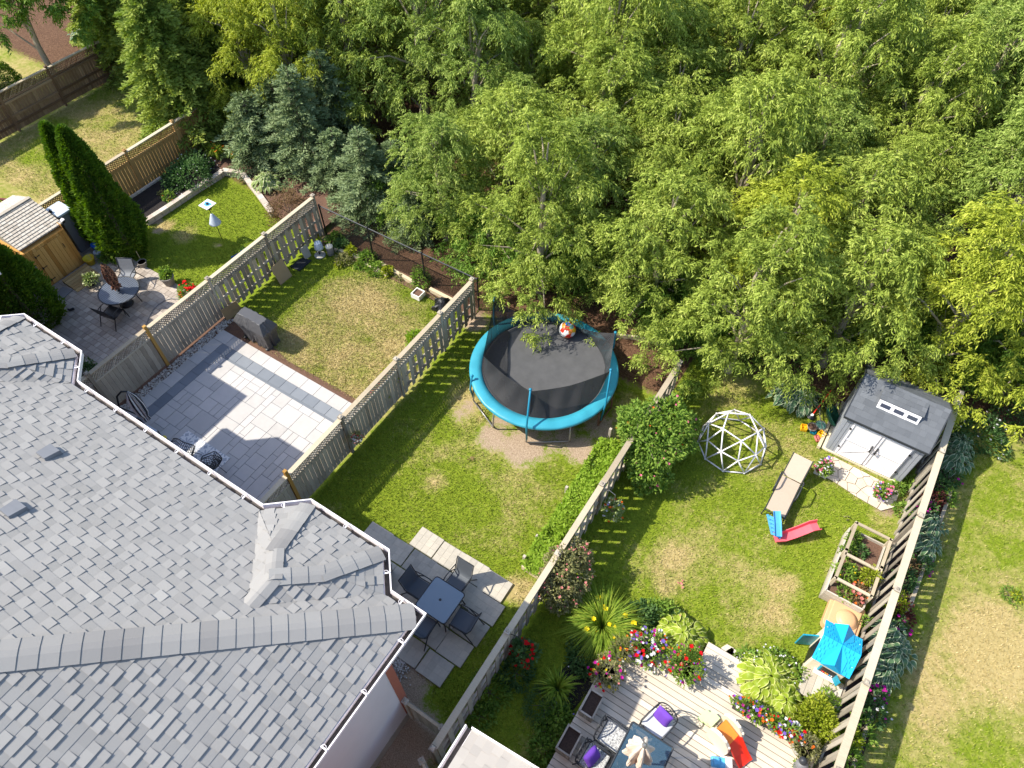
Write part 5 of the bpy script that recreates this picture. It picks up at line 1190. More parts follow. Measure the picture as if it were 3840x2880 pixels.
shingle_plane(rf,[(u0-.05,vf+dep/2),(u1+.05,vf+dep/2),(u1+.05,vf+dep+ov),(u0-.05,vf+dep+ov)],plb,ex=.17,seed=401,flat=.006,lift=.004,tw=(.14,.24))
rof=rf.build('roof',M['shingle_dark'],sd2)
mb=OMB(O); mb.beam((u0-.06,vf-ov-.01,eh-slope*ov-.03),(u1+.06,vf-ov-.01,eh-slope*ov-.03),.03,.07)
for x in (u0-.06,u1+.06): mb.beam((x,vf-ov,eh-slope*ov-.02),(x,vf+dep/2,rz_-.02),.03,.07); mb.beam((x,vf+dep+ov,eh-slope*ov-.02),(x,vf+dep/2,rz_-.02),.03,.07)
mb.build('roof_edge',M['char'],sd2)
# dormer strip with three little windows
du0,du1=uc-.53,uc+.56; dv=vf+.40; dz=eh+slope*.40
dmr=OMB(O); dmr.add([(du0,dv-.05,dz-.06),(du1,dv-.05,dz-.06),(du1,dv+.08,dz+.25),(du0,dv+.08,dz+.25),(du0,dv+.62,dz+.36),(du1,dv+.62,dz+.36)],[(0,1,2,3),(0,3,4),(1,5,2)],.5); dw=dmr.build('dormer',M['white'],sd2)
mb=OMB(O); 
for k in range(3):
    xc=du0+.19+k*(du1-du0-.38)/2; mm=OMB(O); mm.box((xc,dv+.012,dz+.11),(.25,.012,.11),rx=R(-22)); mm.build('window_pane',M['pane'],dw)
dr_=OMB(O); shingle_plane(dr_,[(du0-.04,dv+.06),(du1+.04,dv+.06),(du1+.04,dv+.60),(du0-.04,dv+.60)],(0,.20,dz+.245-.20*dv),ex=.15,seed=402,flat=.006,lift=.004,tw=(.14,.24)); dr_.build('dormer_roof',M['shingle_dark'],dw)
# sleeper along the shed side
p=g('z7',1340,880); mb=MB(); mb.box((0,.9,.06),(.09,1.9,.12)); o=mb.build('timber_edging',M['timber']); o.location=(u0-.18,vf-.06,0); tag(o,'pale timber sleeper along the side of the grey resin shed','edging')
# ---------------------------------------------------------------- yard toys and tools by the shed
def smallbox(name,label,zn,x,y,d,mat,rz,cat,open_=True):
    p=g(zn,x,y); t=thing(name,label,cat,(p.x,p.y,0),rz); mb=MB()
    w_,l_,h_=d; th=.012
    mb.box((0,0,th/2),(w_,l_,th)); 
    for sx_,sy_,a_,b_ in ((1,0,th,l_),(-1,0,th,l_),(0,1,w_,th),(0,-1,w_,th)): mb.box((sx_*(w_/2-th/2),sy_*(l_/2-th/2),h_/2),(a_,b_,h_))
    mb.build('tray',M[mat],t); mb=MB(); mb.box((0,0,h_+.01),(w_*.5,.03,.02)); mb.build('grip',M[mat],t)
smallbox('toy_crate','yellow plastic toy crate alone on the grass by the green barrow','z7',1180,710,(.17,.2,.12),'yellow',R(20),'toy')
smallbox('toy_crate','yellow plastic toy crate touching the pink toy','z7',1332,768,(.2,.18,.13),'yellow',R(-25),'toy')
smallbox('toy_wagon','faded pink toy beside a yellow crate','z7',1297,800,(.2,.12,.09),'fl_salmon',R(-50),'toy')
smallbox('toy_pail','teal toy pail between the bowls and the yellow crate','z7',1262,742,(.16,.14,.08),'toyteal',R(10),'toy')
for x,y,mt,lb,r_ in ((1255,700,'soil','round glass bowl full of brown soil',.15),(1328,685,'green_bin','round pale green bowl behind the yellow crate',.17)):
    p=g('z7',x,y,.08); t=thing('bowl',lb,'bowl',(p.x,p.y,0)); mb=MB(); mb.lathe([(r_*.5,0),(r_*.9,.07),(r_,.15),(r_*.92,.15),(r_*.8,.07)],seg=20); mb.build('dish',M['potgrey'],t,smooth=True); mb=MB(); mb.lathe([(.001,.13),(r_*.9,.125)],seg=20); mb.build('contents',M[mt],t)
p=g('z7',1372,600,.2); wbw=thing('wheelbarrow','dark green wheelbarrow tub tipped upright beside the grey shed','wheelbarrow',(p.x,p.y,0),R(-62))
mb=MB(); nn=16; vs=[]
for i in range(nn+1):
    s=i/nn*2-1
    for j in range(9):
        q=j/8*2-1; vs.append((s*.42,(.22*math.sqrt(max(0,1-abs(s)**2.6))+.02)*q-.02, .40+.0*s-.22*(1-q*q)*math.sqrt(max(0,1-s*s))))
mb.add(vs,[(i*9+j,(i+1)*9+j,(i+1)*9+j+1,i*9+j+1) for i in range(nn) for j in range(8)],.5); tb=mb.build('tub',M['green_plastic'],wbw,smooth=True); tb.rotation_euler=(R(-38),0,0)
sm2=tb.modifiers.new('thick','SOLIDIFY'); sm2.thickness=.02
mb=MB(); mb.lathe([(.06,-.03),(.15,-.03),(.15,.03),(.06,.03)],seg=16); o=mb.build('wheel',M['black'],wbw); o.location=(-.5,0,.15); o.rotation_euler=(R(90),0,0)
for s in (-.16,.16): mb=MB(); mb.tube([(-.5,s*.4,.15),(.0,s,.18),(.62,s*1.4,.34)],.015,6); mb.build('handle',M['steel'],wbw)
a=g('z7',1250,600,.06); b=g('z7',1425,375,.55); t=thing('string_trimmer','red handled string trimmer with round head leaning by the barrow','trimmer',a); mb=MB(); mb.tube([(0,0,0),b-a],.018,7); mb.build('shaft',M['toyred'],t); mb=MB(); mb.lathe([(.10,-.04),(.13,-.01),(.08,.04),(.04,.07)],seg=16); mb.build('head',M['black'],t); mb=MB(); mb.lathe([(.05,.05),(.05,.085),(.02,.09)],seg=12); mb.build('cap',M['white_plastic'],t)
# ---------------------------------------------------------------- raised planter frame
c=[g('y5',*p,.86) for p in ((765,145),(1080,290),(890,780),(585,610))]; xa,xb,ya,yb=(c[0].x+c[3].x)/2,(c[1].x+c[2].x)/2-.02,(c[2].y+c[3].y)/2,(c[0].y+c[1].y)/2; xb=min(xb,4.06)
rp=thing('raised_planter','raised wooden planter with open rail frame beside the wide capped fence','planter',((xa+xb)/2,(ya+yb)/2,0)); O=Vector(rp.location)
for x in (xa,xb):
    for k in range(3):
        mb=OMB(O); y=ya+(yb-ya)*k/2; mb.box((x,y,.44),(.07,.07,.88)); mb.build('post',M['fence_h'],rp)
for (pa,pb) in (((xa,ya),(xb,ya)),((xb,ya),(xb,yb)),((xb,yb),(xa,yb)),((xa,yb),(xa,ya)),((xa,(ya+yb)/2-.12),(xb,(ya+yb)/2-.12))):
    mb=OMB(O); mb.beam((pa[0],pa[1],.86),(pb[0],pb[1],.86),.075,.04); mb.build('top_rail',M['fence_h'],rp)
for (pa,pb) in (((xa-.045,ya-.24),(xb,ya-.24)),((xb,ya-.2),(xb,yb)),((xb,yb),(xa,yb)),((xa-.045,yb),(xa-.045,ya-.26))):
    mb=OMB(O)
    for z in (.10,.27,.44): mb.beam((pa[0],pa[1],z),(pb[0],pb[1],z),.035,.155)
    mb.build('side_board',M['greywood'],rp)
mb=OMB(O); mb.box2((xa,ya-.22,.3),(xb-.03,yb-.02,.42)); mb.build('soil',M['soil'],rp)
PLN=(xa,xb,ya,yb)
# ---------------------------------------------------------------- turtle sandbox lid and playhouse
c=[g('y4',*p,.28) for p in ((1450,105),(1705,190),(1665,410),(1390,285))]; O=sum(c,Vector())/4
sb=thing('sandbox','tan plastic sandbox with a round domed lid next to the blue roofed playhouse','sandbox',(3.74,9.62,0))
mb=MB(); mb.prism(rrect(.86,.98,.16),0,.24); mb.build('tub',M['tan'],sb,bevel=.02)
mb=MB(); mb.prism(rrect(.70,.98,.14),.24,.29); mb.build('lid',M['tan'],sb,bevel=.025)
mb=MB(); mb.lathe([(.27,.29),(.265,.31),(.24,.315),(.23,.34),(.15,.385),(.02,.40)],(.06,-.08,0),28); mb.build('dome',M['tan'],sb,smooth=True)
c=[g('y4',*p,1.08) for p in ((1405,280),(1705,460),(1570,800),(1250,595))]; O=sum(c,Vector())/4
xa,xb,ya,yb=O.x-.44,O.x+.44,O.y-.52,O.y+.52
ph=thing('playhouse','white toy playhouse with bright blue cross gabled roof and open teal door','playhouse',(O.x,O.y,0)); PO=Vector(ph.location)
mb=OMB(PO); mb.box2((xa+.06,ya+.07,0),(xb-.06,yb-.07,1.02),.5); mb.build('wall',M['cream_plastic'],ph,bevel=.02)
# main ridge along u, cross gable along v
def tile_plane(mb,a,b,c_,d,nx=9,ny=6):            # a-b eave, d-c ridge; moulded shingles
    a,b,c_,d=[Vector(q) for q in (a,b,c_,d)]; nrm=(b-a).cross(d-a).normalized()
    if nrm.z<0: nrm=-nrm
    for j in range(ny):
        q0,q1=j/ny,(j+1)/ny; L0,R0=a.lerp(d,q0),b.lerp(c_,q0); L1,R1=a.lerp(d,q1),b.lerp(c_,q1)
        for i in range(nx):
            off=.5/nx*(j%2); s0,s1=max(0,i/nx-off),min(1,(i+1)/nx-off)
            if i==nx-1: s1=1
            g_=.006/max(.1,(R0-L0).length); p=[L0.lerp(R0,s0+g_)+nrm*.020,L0.lerp(R0,s1-g_)+nrm*.020,L1.lerp(R1,s1-g_)+nrm*.008,L1.lerp(R1,s0+g_)+nrm*.008]
            mb.add(p+[q-nrm*.02 for q in p],[(0,1,2,3),(0,4,5,1),(1,5,6,2),(3,7,4,0)],.5)
    mb.add([a,b,c_,d],[(0,1,2,3)],.5)
rb=OMB(PO); ez,rz2=1.02,1.34; xm,ym=(xa+xb)/2,(ya+yb)/2
tile_plane(rb,(xa,ya,ez),(xb,ya,ez),(xb,ym,rz2),(xa,ym,rz2)); tile_plane(rb,(xb,yb,ez),(xa,yb,ez),(xa,ym,rz2),(xb,ym,rz2))
rfo=rb.build('roof',M['toyblue'],ph)
gb=OMB(PO)
for s in (-1,1):
    ye=ym+s*.55; gw=.24
    gb.add([(xm-gw,ye,ez+.02),(xm+gw,ye,ez+.02),(xm,ye,rz2-.02),(xm,ym,rz2+.02),(xm-gw,ym+s*.25,ez+.20),(xm+gw,ym+s*.25,ez+.20)],[(0,1,2),(0,2,3,4),(1,5,3,2)],.5)
gb.build('gable',M['toyblue'],rfo)
mb=OMB(PO); mb.box((xa+.06,ym,1.06),(.02,.62,.22)); mb.box((xb-.06,ym,1.06),(.02,.62,.22)); mb.build('gable_wall',M['cream_plastic'],ph)
c0=g('y4',1150,480,.35); mb=MB(); mb.box((0,-.19,.33),(.035,.38,.66)); mb.box((-.022,-.19,.42),(.012,.26,.25)); mb.box((-.03,-.30,.5),(.02,.05,.03)); o=mb.build('door',M['toyteal'],ph,bevel=.006); o.location=(xa+.05-PO.x,yb-.30-PO.y,.06); o.rotation_euler=(0,0,R(-62))
mb=OMB(PO); mb.box((xm+.05,ya+.062,.62),(.34,.02,.30)); wn=mb.build('window',M['black'],ph)
mb=OMB(PO); mb.box((xm+.05,ya+.02,.45),(.50,.12,.05)); mb.build('window_sill',M['white_plastic'],ph,bevel=.01)
for s,rz in ((-1,-50),(1,55)):
    mb=MB()
    for k in range(6): mb.box((s*.09,0,-.12+k*.05),(.17,.016,.04))
    mb.box((s*.09,.006,0),(.18,.008,.32)); o=mb.build('shutter',M['toyteal'],ph); o.location=(xm+.05+s*.17-PO.x,ya+.04-PO.y,.62); o.rotation_euler=(0,0,R(rz if s<0 else rz-100))
mb=OMB(PO); mb.box((xa+.055,ym-.12,.5),(.02,.42,.8)); mb.build('doorway',M['black'],ph)
for k in range(5): q=OMB(PO); q.beam((xm-.05+k*.05,ya+.05,.56),(xm-.02+k*.045,ya+.0,.66),.02,.02); q.build('crayon',[M['toyred'],M['yellow'],M['toyorange'],M['toyblue'],M['white']][k],ph)
# ---------------------------------------------------------------- deck furniture
def trough(label,zn,pts,h,z0,mat='greywood'):
    c=[g(zn,*p,z0+h) for p in pts]; O=sum(c,Vector())/4; lx=((c[0]-c[1]).length+(c[2]-c[3]).length)/2; ly=((c[1]-c[2]).length+(c[3]-c[0]).length)/2
    t=thing('trough_planter',label,'planter',(O.x,O.y,z0),0); th=.03
    for sx_,sy_,a,b in ((1,0,th,ly),(-1,0,th,ly),(0,1,lx-2*th,th),(0,-1,lx-2*th,th)):
        mb=MB(); n=max(2,round((ly if sx_ else lx)/.075))
        for k in range(n):
            q=(k+.5)/n-.5
            mb.box((sx_*(lx/2-th/2)+(q*a if not sx_ else 0),sy_*(ly/2-th/2)+(q*b if sx_ else 0),h/2),((a if sx_ else a/n-.006),(b/n-.006 if sx_ else b),h))
        mb.box((sx_*(lx/2-th/2),sy_*(ly/2-th/2),h+.01),(a+.01,b+.01,.02)); mb.build('side',M[mat],t)
    mb=MB(); mb.box((0,0,h*.45),(lx-.07,ly-.07,h*.9)); mb.build('soil',M['soil_dark'],t); return t
trough('empty wooden trough planter of bare soil further from the small roof','y3',((740,885),(850,958),(735,1140),(610,1062)),.36,DZ)
trough('empty wooden trough planter of bare soil nearest the small roof','y3',((525,1185),(660,1262),(545,1478),(432,1392)),.36,DZ)
def iron_chair(name,label,loc,rz,group,seatmat,pillow=None):
    t=thing(name,label,'chair',loc,rz,group); w_=.52
    mb=MB(); mb.box((0,0,.42),(w_,.50,.09)); mb.build('seat_cushion',M[seatmat],t,bevel=.03)
    arch=[(-w_/2,-.30,.42)]+[(-w_/2*math.cos(a),-.30-.07*(.42+.34*math.sin(a))/.8,.52+.36*math.sin(a)) for a in np.linspace(0.15,math.pi-.15,11)]+[(w_/2,-.30,.42)]
    mb=MB(); mb.tube(arch,.016,7); mb.build('back_rim',M['char'],t,smooth=True)
    mb=MB()
    for k in range(-3,4):
        x=k*.07; mb.tube([(x,-.31,.42),(x*1.25+.03,-.33,.58),(x*1.1-.02,-.35,.72),(x*.8,-.37,.80-abs(k)*.03)],.007,5)
    mb.tube([(.10*math.cos(a),-.345,.66+.10*math.sin(a)) for a in np.linspace(0,2*math.pi,13)],.007,5); mb.build('scrollwork',M['char'],t,smooth=True)
    for s in (-1,1):
        x=s*w_/2; mb=MB(); mb.tube([(x,.27,.0),(x,.26,.36),(x*1.08,.22,.60),(x*1.08,.0,.62),(x*1.05,-.2,.60),(x,-.31,.62)],.017,7); mb.build('arm',M['char'],t,smooth=True)
        mb=MB(); mb.tube([(x,-.28,.42),(x,-.36,0)],.016,7); mb.build('leg',M['char'],t)
    mb=MB(); mb.box((0,0,.365),(w_+.02,.54,.02)); mb.build('seat_frame',M['char'],t)
    return t
def pillow(label,loc,rot):
    bm=bmesh.new(); bmesh.ops.create_grid(bm,x_segments=12,y_segments=12,size=.19)
    top=[v.co.copy() for v in bm.verts]; bm.free(); mb=MB(); n=13; vs=[]
    for s in (1,-1):
        for v in top: q=max(0,(1-(v.x/.19)**4))*max(0,(1-(v.y/.19)**4)); vs.append((v.x*(1-.10*(1-abs(v.y/.19))**0*.0-.08*(1-(v.y/.19)**2)*0),v.y,s*.075*q**.6))
    fs=[(j*n+i,j*n+i+1,(j+1)*n+i+1,(j+1)*n+i) for j in range(n-1) for i in range(n-1)]; m_=n*n
    mb.add(vs,fs+[(f[3]+m_,f[2]+m_,f[1]+m_,f[0]+m_) for f in fs],.5); o=mb.build('cushion',M['purple'],smooth=True); o.location=loc; o.rotation_euler=rot; tag(o,label,'cushion'); return o
GP='ornate iron chairs around the dark glass table'
q=g('y3',1300,1190,DZ+.45); iron_chair('patio_chair','ornate iron armchair with plain grey cushion and a purple pillow',(q.x,q.y,DZ),R(163),GP,'cushion'); pillow('purple pillow leaning on the plain grey seat',(q.x+.03,q.y+.17,DZ+.62),(R(62),0,R(-14)))
q=g('y3',915,1300,DZ+.45); iron_chair('patio_chair','ornate iron armchair with leaf print cushion and no pillow',(q.x,q.y,DZ),R(-92),GP,'cushion_print')
q=g('y3',760,1500,DZ+.45); iron_chair('patio_chair','ornate iron armchair with purple pillow at the bottom edge by the troughs',(q.x,q.y,DZ),R(-92),GP,'cushion_print'); pillow('purple pillow on the chair at the bottom edge by the troughs',(q.x-.08,q.y+.0,DZ+.62),(R(58),0,R(76)))
c=[g('y3',1090,1165,DZ+.70),g('y3',1440,1395,DZ+.70)]; gx0,gx1,gy1=c[0].x,c[1].x,c[0].y; gy0=gy1-1.5
t=thing('glass_table','rectangular dark tinted glass table with black frame on the deck','table',((gx0+gx1)/2,(gy0+gy1)/2,DZ)); w_,h_=gx1-gx0,gy1-gy0
mb=MB(); mb.box((0,0,.70),(w_-.04,h_-.04,.008)); mb.build('tabletop',M['glass_dark'],t)
mb=MB(); mb.tube([(x,y,.70) for x,y in rrect(w_,h_,.04)],.02,7,closed=True); mb.build('rim',M['char'],t,smooth=True)
for sx_,sy_ in itertools.product((-1,1),(-1,1)):
    mb=MB(); mb.tube([(sx_*(w_/2-.12),sy_*(h_/2-.12),.69),(sx_*(w_/2-.2),sy_*(h_/2-.2),.4),(sx_*(w_/2-.06),sy_*(h_/2-.06),0)],.02,7); mb.tube([(sx_*(w_/2-.12),sy_*(h_/2-.12),.6),(sx_*.2,sy_*(h_/2-.25),.55),(sx_*.1,sy_*.1,.66)],.012,6); mb.build('leg',M['char'],t,smooth=True)
tp=None
for z in np.arange(1.6,3.0,.02):
    q=g('y3',1190,1372,z)
    if tp is None or abs(q.y-(gy0+gy1)/2)<abs(tp.y-(gy0+gy1)/2): tp=q
t=thing('patio_umbrella','closed beige umbrella standing in the dark glass deck table','umbrella',(tp.x,tp.y,DZ)); H_=tp.z-DZ
mb=MB(); mb.tube([(0,0,.0),(0,0,H_)],.019,8); mb.build('pole',M['char'],t)
mb=MB(); mb.lathe([(.13,H_-.98),(.25,H_-.93),(.21,H_-.7),(.23,H_-.5),(.15,H_-.2),(.06,H_-.05),(.02,H_-.02)],(0,0,0),56,wob=lambda a,i:1+.28*math.cos(a*7+i*.5)); mb.build('canopy',M['canvas'],t)
mb=MB(); mb.lathe([(.05,H_-.03),(.055,H_+.02),(.02,H_+.06)],seg=12); mb.build('finial',M['steel'],t)
# kids slide on the deck
p=g('y3',1900,1300,DZ+.4); ks=thing('play_slide','toddler climber with orange platform, red chute and cream side walls on the deck','toy slide',(p.x,p.y,DZ),0); O=Vector(ks.location)
A1,A2,A3=g('y3',1850,1190,DZ+.55),g('y3',1960,1330,DZ+.45),g('y3',2060,1540,DZ+.06)
mb=OMB(O); d=(A2-A1).normalized(); s_=d.cross(Vector((0,0,1))).normalized()
w2=.17
mb.add([A1-s_*w2,A1+s_*w2,A2+s_*w2,A2-s_*w2]+[q-Vector((0,0,.05)) for q in (A1-s_*w2,A1+s_*w2,A2+s_*w2,A2-s_*w2)],[(0,1,2,3),(7,6,5,4),(0,4,5,1),(1,5,6,2),(2,6,7,3),(3,7,4,0)],.5)
mb.build('platform',M['toyorange'],ks)
mb=OMB(O); mid=A2.lerp(A3,.55)-Vector((0,0,.05)); mb.sweep([(-.17,.09),(-.13,.0),(.13,.0),(.17,.09),(.19,.09),(.15,-.03),(-.15,-.03),(-.19,.09)],[A2,mid,A3.lerp(mid,.2)-Vector((0,0,.02)),A3]); mb.build('chute',M['toyred'],ks)
for sg in (-1,1):
    mb=OMB(O); pr=[]; o_=(A1+A2)/2+s_*sg*(w2+.06)
    for a in np.linspace(-.15,math.pi+.15,15): pr.append(o_+d*(.30*math.cos(a))+Vector((0,0,-.12+.36*math.sin(a))))
    pr=[o_+d*.28+Vector((0,0,-.48))]+pr+[o_-d*.28+Vector((0,0,-.48))]; n=len(pr)
    mb.add([q-s_*.04 for q in pr]+[q+s_*.04 for q in pr],[tuple(range(n)),tuple(range(2*n-1,n-1,-1))]+[(i,n+i,n+(i+1)%n,(i+1)%n) for i in range(n)],.5)
    for k in range(4): a=.7+k*.55; q=o_+d*(.31*math.cos(a))+Vector((0,0,-.12+.37*math.sin(a))); mb.box((q.x,q.y,q.z),(.05,.05,.03),.5)
    mb.build('side_wall',M['cream_plastic'],ks)
mb=OMB(O); q=A1-d*.16-Vector((0,0,.25)); 
for k in range(3): mb.box((q.x-d.x*.10*k,q.y-d.y*.10*k,DZ+.34-.13*k),(.30,.13,.06),math.atan2(s_.y,s_.x))
mb.build('steps',M['toylime'],ks)
p=g('y3',1850,1515,DZ+.2); tcar=thing('toy_car','sky blue and white ride on toy car beside the red chute','toy car',(p.x,p.y,DZ),R(25))
mb=MB(); mb.box((0,0,.13),(.40,.22,.12)); mb.box((-.10,0,.22),(.16,.2,.09),taper=.8); mb.build('body',M['toyblue2'],tcar,bevel=.03)
mb=MB(); mb.box((.17,0,.22),(.14,.23,.10)); mb.build('seat',M['white_plastic'],tcar,bevel=.02)
for x,y in itertools.product((-.13,.13),(-.12,.12)): mb=MB(); mb.lathe([(.02,-.025),(.07,-.025),(.07,.025),(.02,.025)],seg=14); o=mb.build('wheel',M['white_plastic'],tcar); o.location=(x,y,.07); o.rotation_euler=(R(90),0,0)
p=g('y4',1205,1500,DZ+.4); t=thing('garden_lantern','dark blue grey rounded lantern standing on the deck corner','lantern',(p.x-.02,p.y-.1,DZ)); mb=MB(); mb.lathe([(.10,0),(.12,.05),(.06,.12),(.12,.2),(.14,.3),(.10,.38),(.03,.42)],seg=18); mb.build('body',M['greyplastic'],t,smooth=True); mb=MB(); mb.lathe([(.06,.42),(.09,.45),(.08,.52),(.02,.56)],(-.05,.03,0),16); mb.build('cap',M['char'],t,smooth=True)
# ---------------------------------------------------------------- foliage builders
def unit(a): return a/np.maximum(1e-9,np.linalg.norm(a,axis=1,keepdims=True))
def leafquads(Cn,D,Nn,L,W,droop=.18):
    n=len(Cn); D=unit(D); Sd=unit(np.cross(D,Nn)); Nn=np.cross(Sd,D); L=np.broadcast_to(np.asarray(L,float).reshape(-1,1) if np.ndim(L) else L,(n,1)); W=np.broadcast_to(np.asarray(W,float).reshape(-1,1) if np.ndim(W) else W,(n,1))
    mid=Cn+D*L*.45+Nn*L*.05
    V=np.stack([Cn,mid+Sd*W/2,Cn+D*L-Nn*L*droop,mid-Sd*W/2],1).reshape(-1,3)
    return V,np.arange(4*n).reshape(n,4)
def rdir(n): return unit(rng.normal(size=(n,3)))
def foliage(name,mat,parent,Cn,D,L,W,var,up=.6,droop=.18):
    Nn=unit(rdir(len(Cn))*(1-up)+np.array([[0,0,1.]])*up); V,F=leafquads(Cn,D,Nn,L,W,droop); return npmesh(name,V,F,mat,parent,np.clip(var,0,1))
def ellipsoid_pts(n,r,h,inner=.55,zmin=0.0,lump=.18,lf=3.0,sx=1,sy=1):
    d=rdir(n*2); d=d[d[:,2]>zmin-.25][:n]; n=len(d); ph=rng.random(3)*6
    lm=1+lump*(np.sin(d[:,0]*lf+ph[0])*np.sin(d[:,1]*lf*1.2+ph[1])+.6*np.sin(d[:,2]*lf*1.7+d[:,0]*lf*2+ph[2]))
    k=(inner+(1-inner)*rng.random(n)**.6)*lm
    p=d*k[:,None]; p[:,0]*=r*sx; p[:,1]*=r*sy; p[:,2]=np.maximum(.02,(p[:,2]*.5+.5)*h) if zmin<0 else np.abs(p[:,2])*h+.02
    return p,d,k
def blossoms(parent,mat,cents,size,name='blossom'):
    n=len(cents)
    if n==0: return
    k=6; Cn=np.repeat(cents,k,0); a=np.tile(np.arange(k)*2*math.pi/k,n)+np.repeat(rng.random(n)*6,k); tl_=.25
    D=np.stack([np.cos(a),np.sin(a),np.full(n*k,.35)],1)+np.repeat(rng.normal(size=(n,3))*.35,k,0)
    sz=np.repeat(size*.74*(.55+.8*rng.random(n)),k)
    V,F=leafquads(Cn,D,np.tile([[0,0,1.]],(n*k,1)),sz*.62,sz*.6,.1); npmesh(name,V,F,M[mat],parent,np.clip(np.repeat(rng.random(n),k)*.7+.3*rng.random(n*k),0,1))
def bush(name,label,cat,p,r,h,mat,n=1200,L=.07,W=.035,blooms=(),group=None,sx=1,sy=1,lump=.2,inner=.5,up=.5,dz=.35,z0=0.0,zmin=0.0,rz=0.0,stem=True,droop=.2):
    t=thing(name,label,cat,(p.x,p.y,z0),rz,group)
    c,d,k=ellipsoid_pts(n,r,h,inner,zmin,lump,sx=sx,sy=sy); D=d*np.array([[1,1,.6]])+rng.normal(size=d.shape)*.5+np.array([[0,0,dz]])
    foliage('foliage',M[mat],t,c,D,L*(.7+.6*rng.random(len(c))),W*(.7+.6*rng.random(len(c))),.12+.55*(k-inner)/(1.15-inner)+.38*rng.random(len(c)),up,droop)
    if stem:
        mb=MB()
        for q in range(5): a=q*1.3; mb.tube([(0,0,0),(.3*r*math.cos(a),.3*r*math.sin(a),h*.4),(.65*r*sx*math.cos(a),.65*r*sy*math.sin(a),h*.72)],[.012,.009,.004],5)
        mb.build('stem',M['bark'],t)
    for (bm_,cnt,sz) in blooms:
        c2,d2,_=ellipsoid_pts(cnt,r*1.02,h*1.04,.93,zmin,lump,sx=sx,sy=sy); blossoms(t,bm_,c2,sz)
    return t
def hosta(name,label,p,r,n,mat,group=None,lw=.62,h=.34,z0=0.0,cat='hosta'):
    t=thing(name,label,cat,(p.x,p.y,z0),0,group); Vs=[];Fs=[];K=[]; base=0
    n=int(n*1.7)
    for i in range(n):
        a=i*2.399963+rng.random()*.5; q=(i+.5)/n; reach=r*(.10+.86*q**.7)*(.85+.3*rng.random()); L=r*(.33+.16*rng.random()); Wd=L*lw*(.8+.35*rng.random()); z1=h*(1.05-.55*q)*(.8+.4*rng.random())
        ca,sa=math.cos(a),math.sin(a); d=np.array([ca,sa,0]); s=np.array([-sa,ca,0]); st=max(.02,reach-L*.6); tv=rng.random()*.45
        for j in range(6):
            f=j/5; wd=Wd*.5*math.sin(math.pi*(.06+.9*f)**.75)**.9; z=z1*(1+.25*f-.85*f*f)+.03; x=st+L*f*(1-.12*f)
            for k2 in (-1,-.78,0,.78,1): Vs.append(d*x+s*(wd*k2)+np.array([0,0,z+abs(k2)*wd*.28]))
        for j in range(5):
            for k2 in range(4):
                o=base+j*5+k2; Fs.append((o,o+1,o+6,o+5)); K.append(.95+.05*rng.random() if k2 in (0,3) else .1+tv+.15*rng.random()+.1*(j/5))
        base+=30
    npmesh('foliage',np.array(Vs),np.array(Fs),M[mat],t,np.clip(np.array(K),0,1),smooth=True); return t
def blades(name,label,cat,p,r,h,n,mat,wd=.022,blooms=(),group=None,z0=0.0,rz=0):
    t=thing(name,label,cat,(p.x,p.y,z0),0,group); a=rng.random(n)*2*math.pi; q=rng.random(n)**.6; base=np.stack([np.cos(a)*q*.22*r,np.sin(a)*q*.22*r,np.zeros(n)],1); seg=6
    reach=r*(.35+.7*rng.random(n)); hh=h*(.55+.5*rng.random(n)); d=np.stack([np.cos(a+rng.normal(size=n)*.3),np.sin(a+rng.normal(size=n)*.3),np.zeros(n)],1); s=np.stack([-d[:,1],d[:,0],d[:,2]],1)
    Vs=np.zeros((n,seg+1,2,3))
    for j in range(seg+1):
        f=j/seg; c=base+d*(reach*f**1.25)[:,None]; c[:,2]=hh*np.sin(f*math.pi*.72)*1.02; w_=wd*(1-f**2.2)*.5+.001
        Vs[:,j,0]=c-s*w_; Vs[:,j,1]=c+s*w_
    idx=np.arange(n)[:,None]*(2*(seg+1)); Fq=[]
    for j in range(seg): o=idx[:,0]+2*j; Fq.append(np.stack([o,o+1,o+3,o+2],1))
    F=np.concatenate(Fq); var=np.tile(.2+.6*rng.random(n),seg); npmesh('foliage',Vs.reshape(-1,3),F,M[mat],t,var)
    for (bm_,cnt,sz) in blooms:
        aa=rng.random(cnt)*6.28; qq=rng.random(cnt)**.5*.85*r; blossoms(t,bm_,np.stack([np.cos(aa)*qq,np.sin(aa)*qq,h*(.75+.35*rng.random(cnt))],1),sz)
    return t
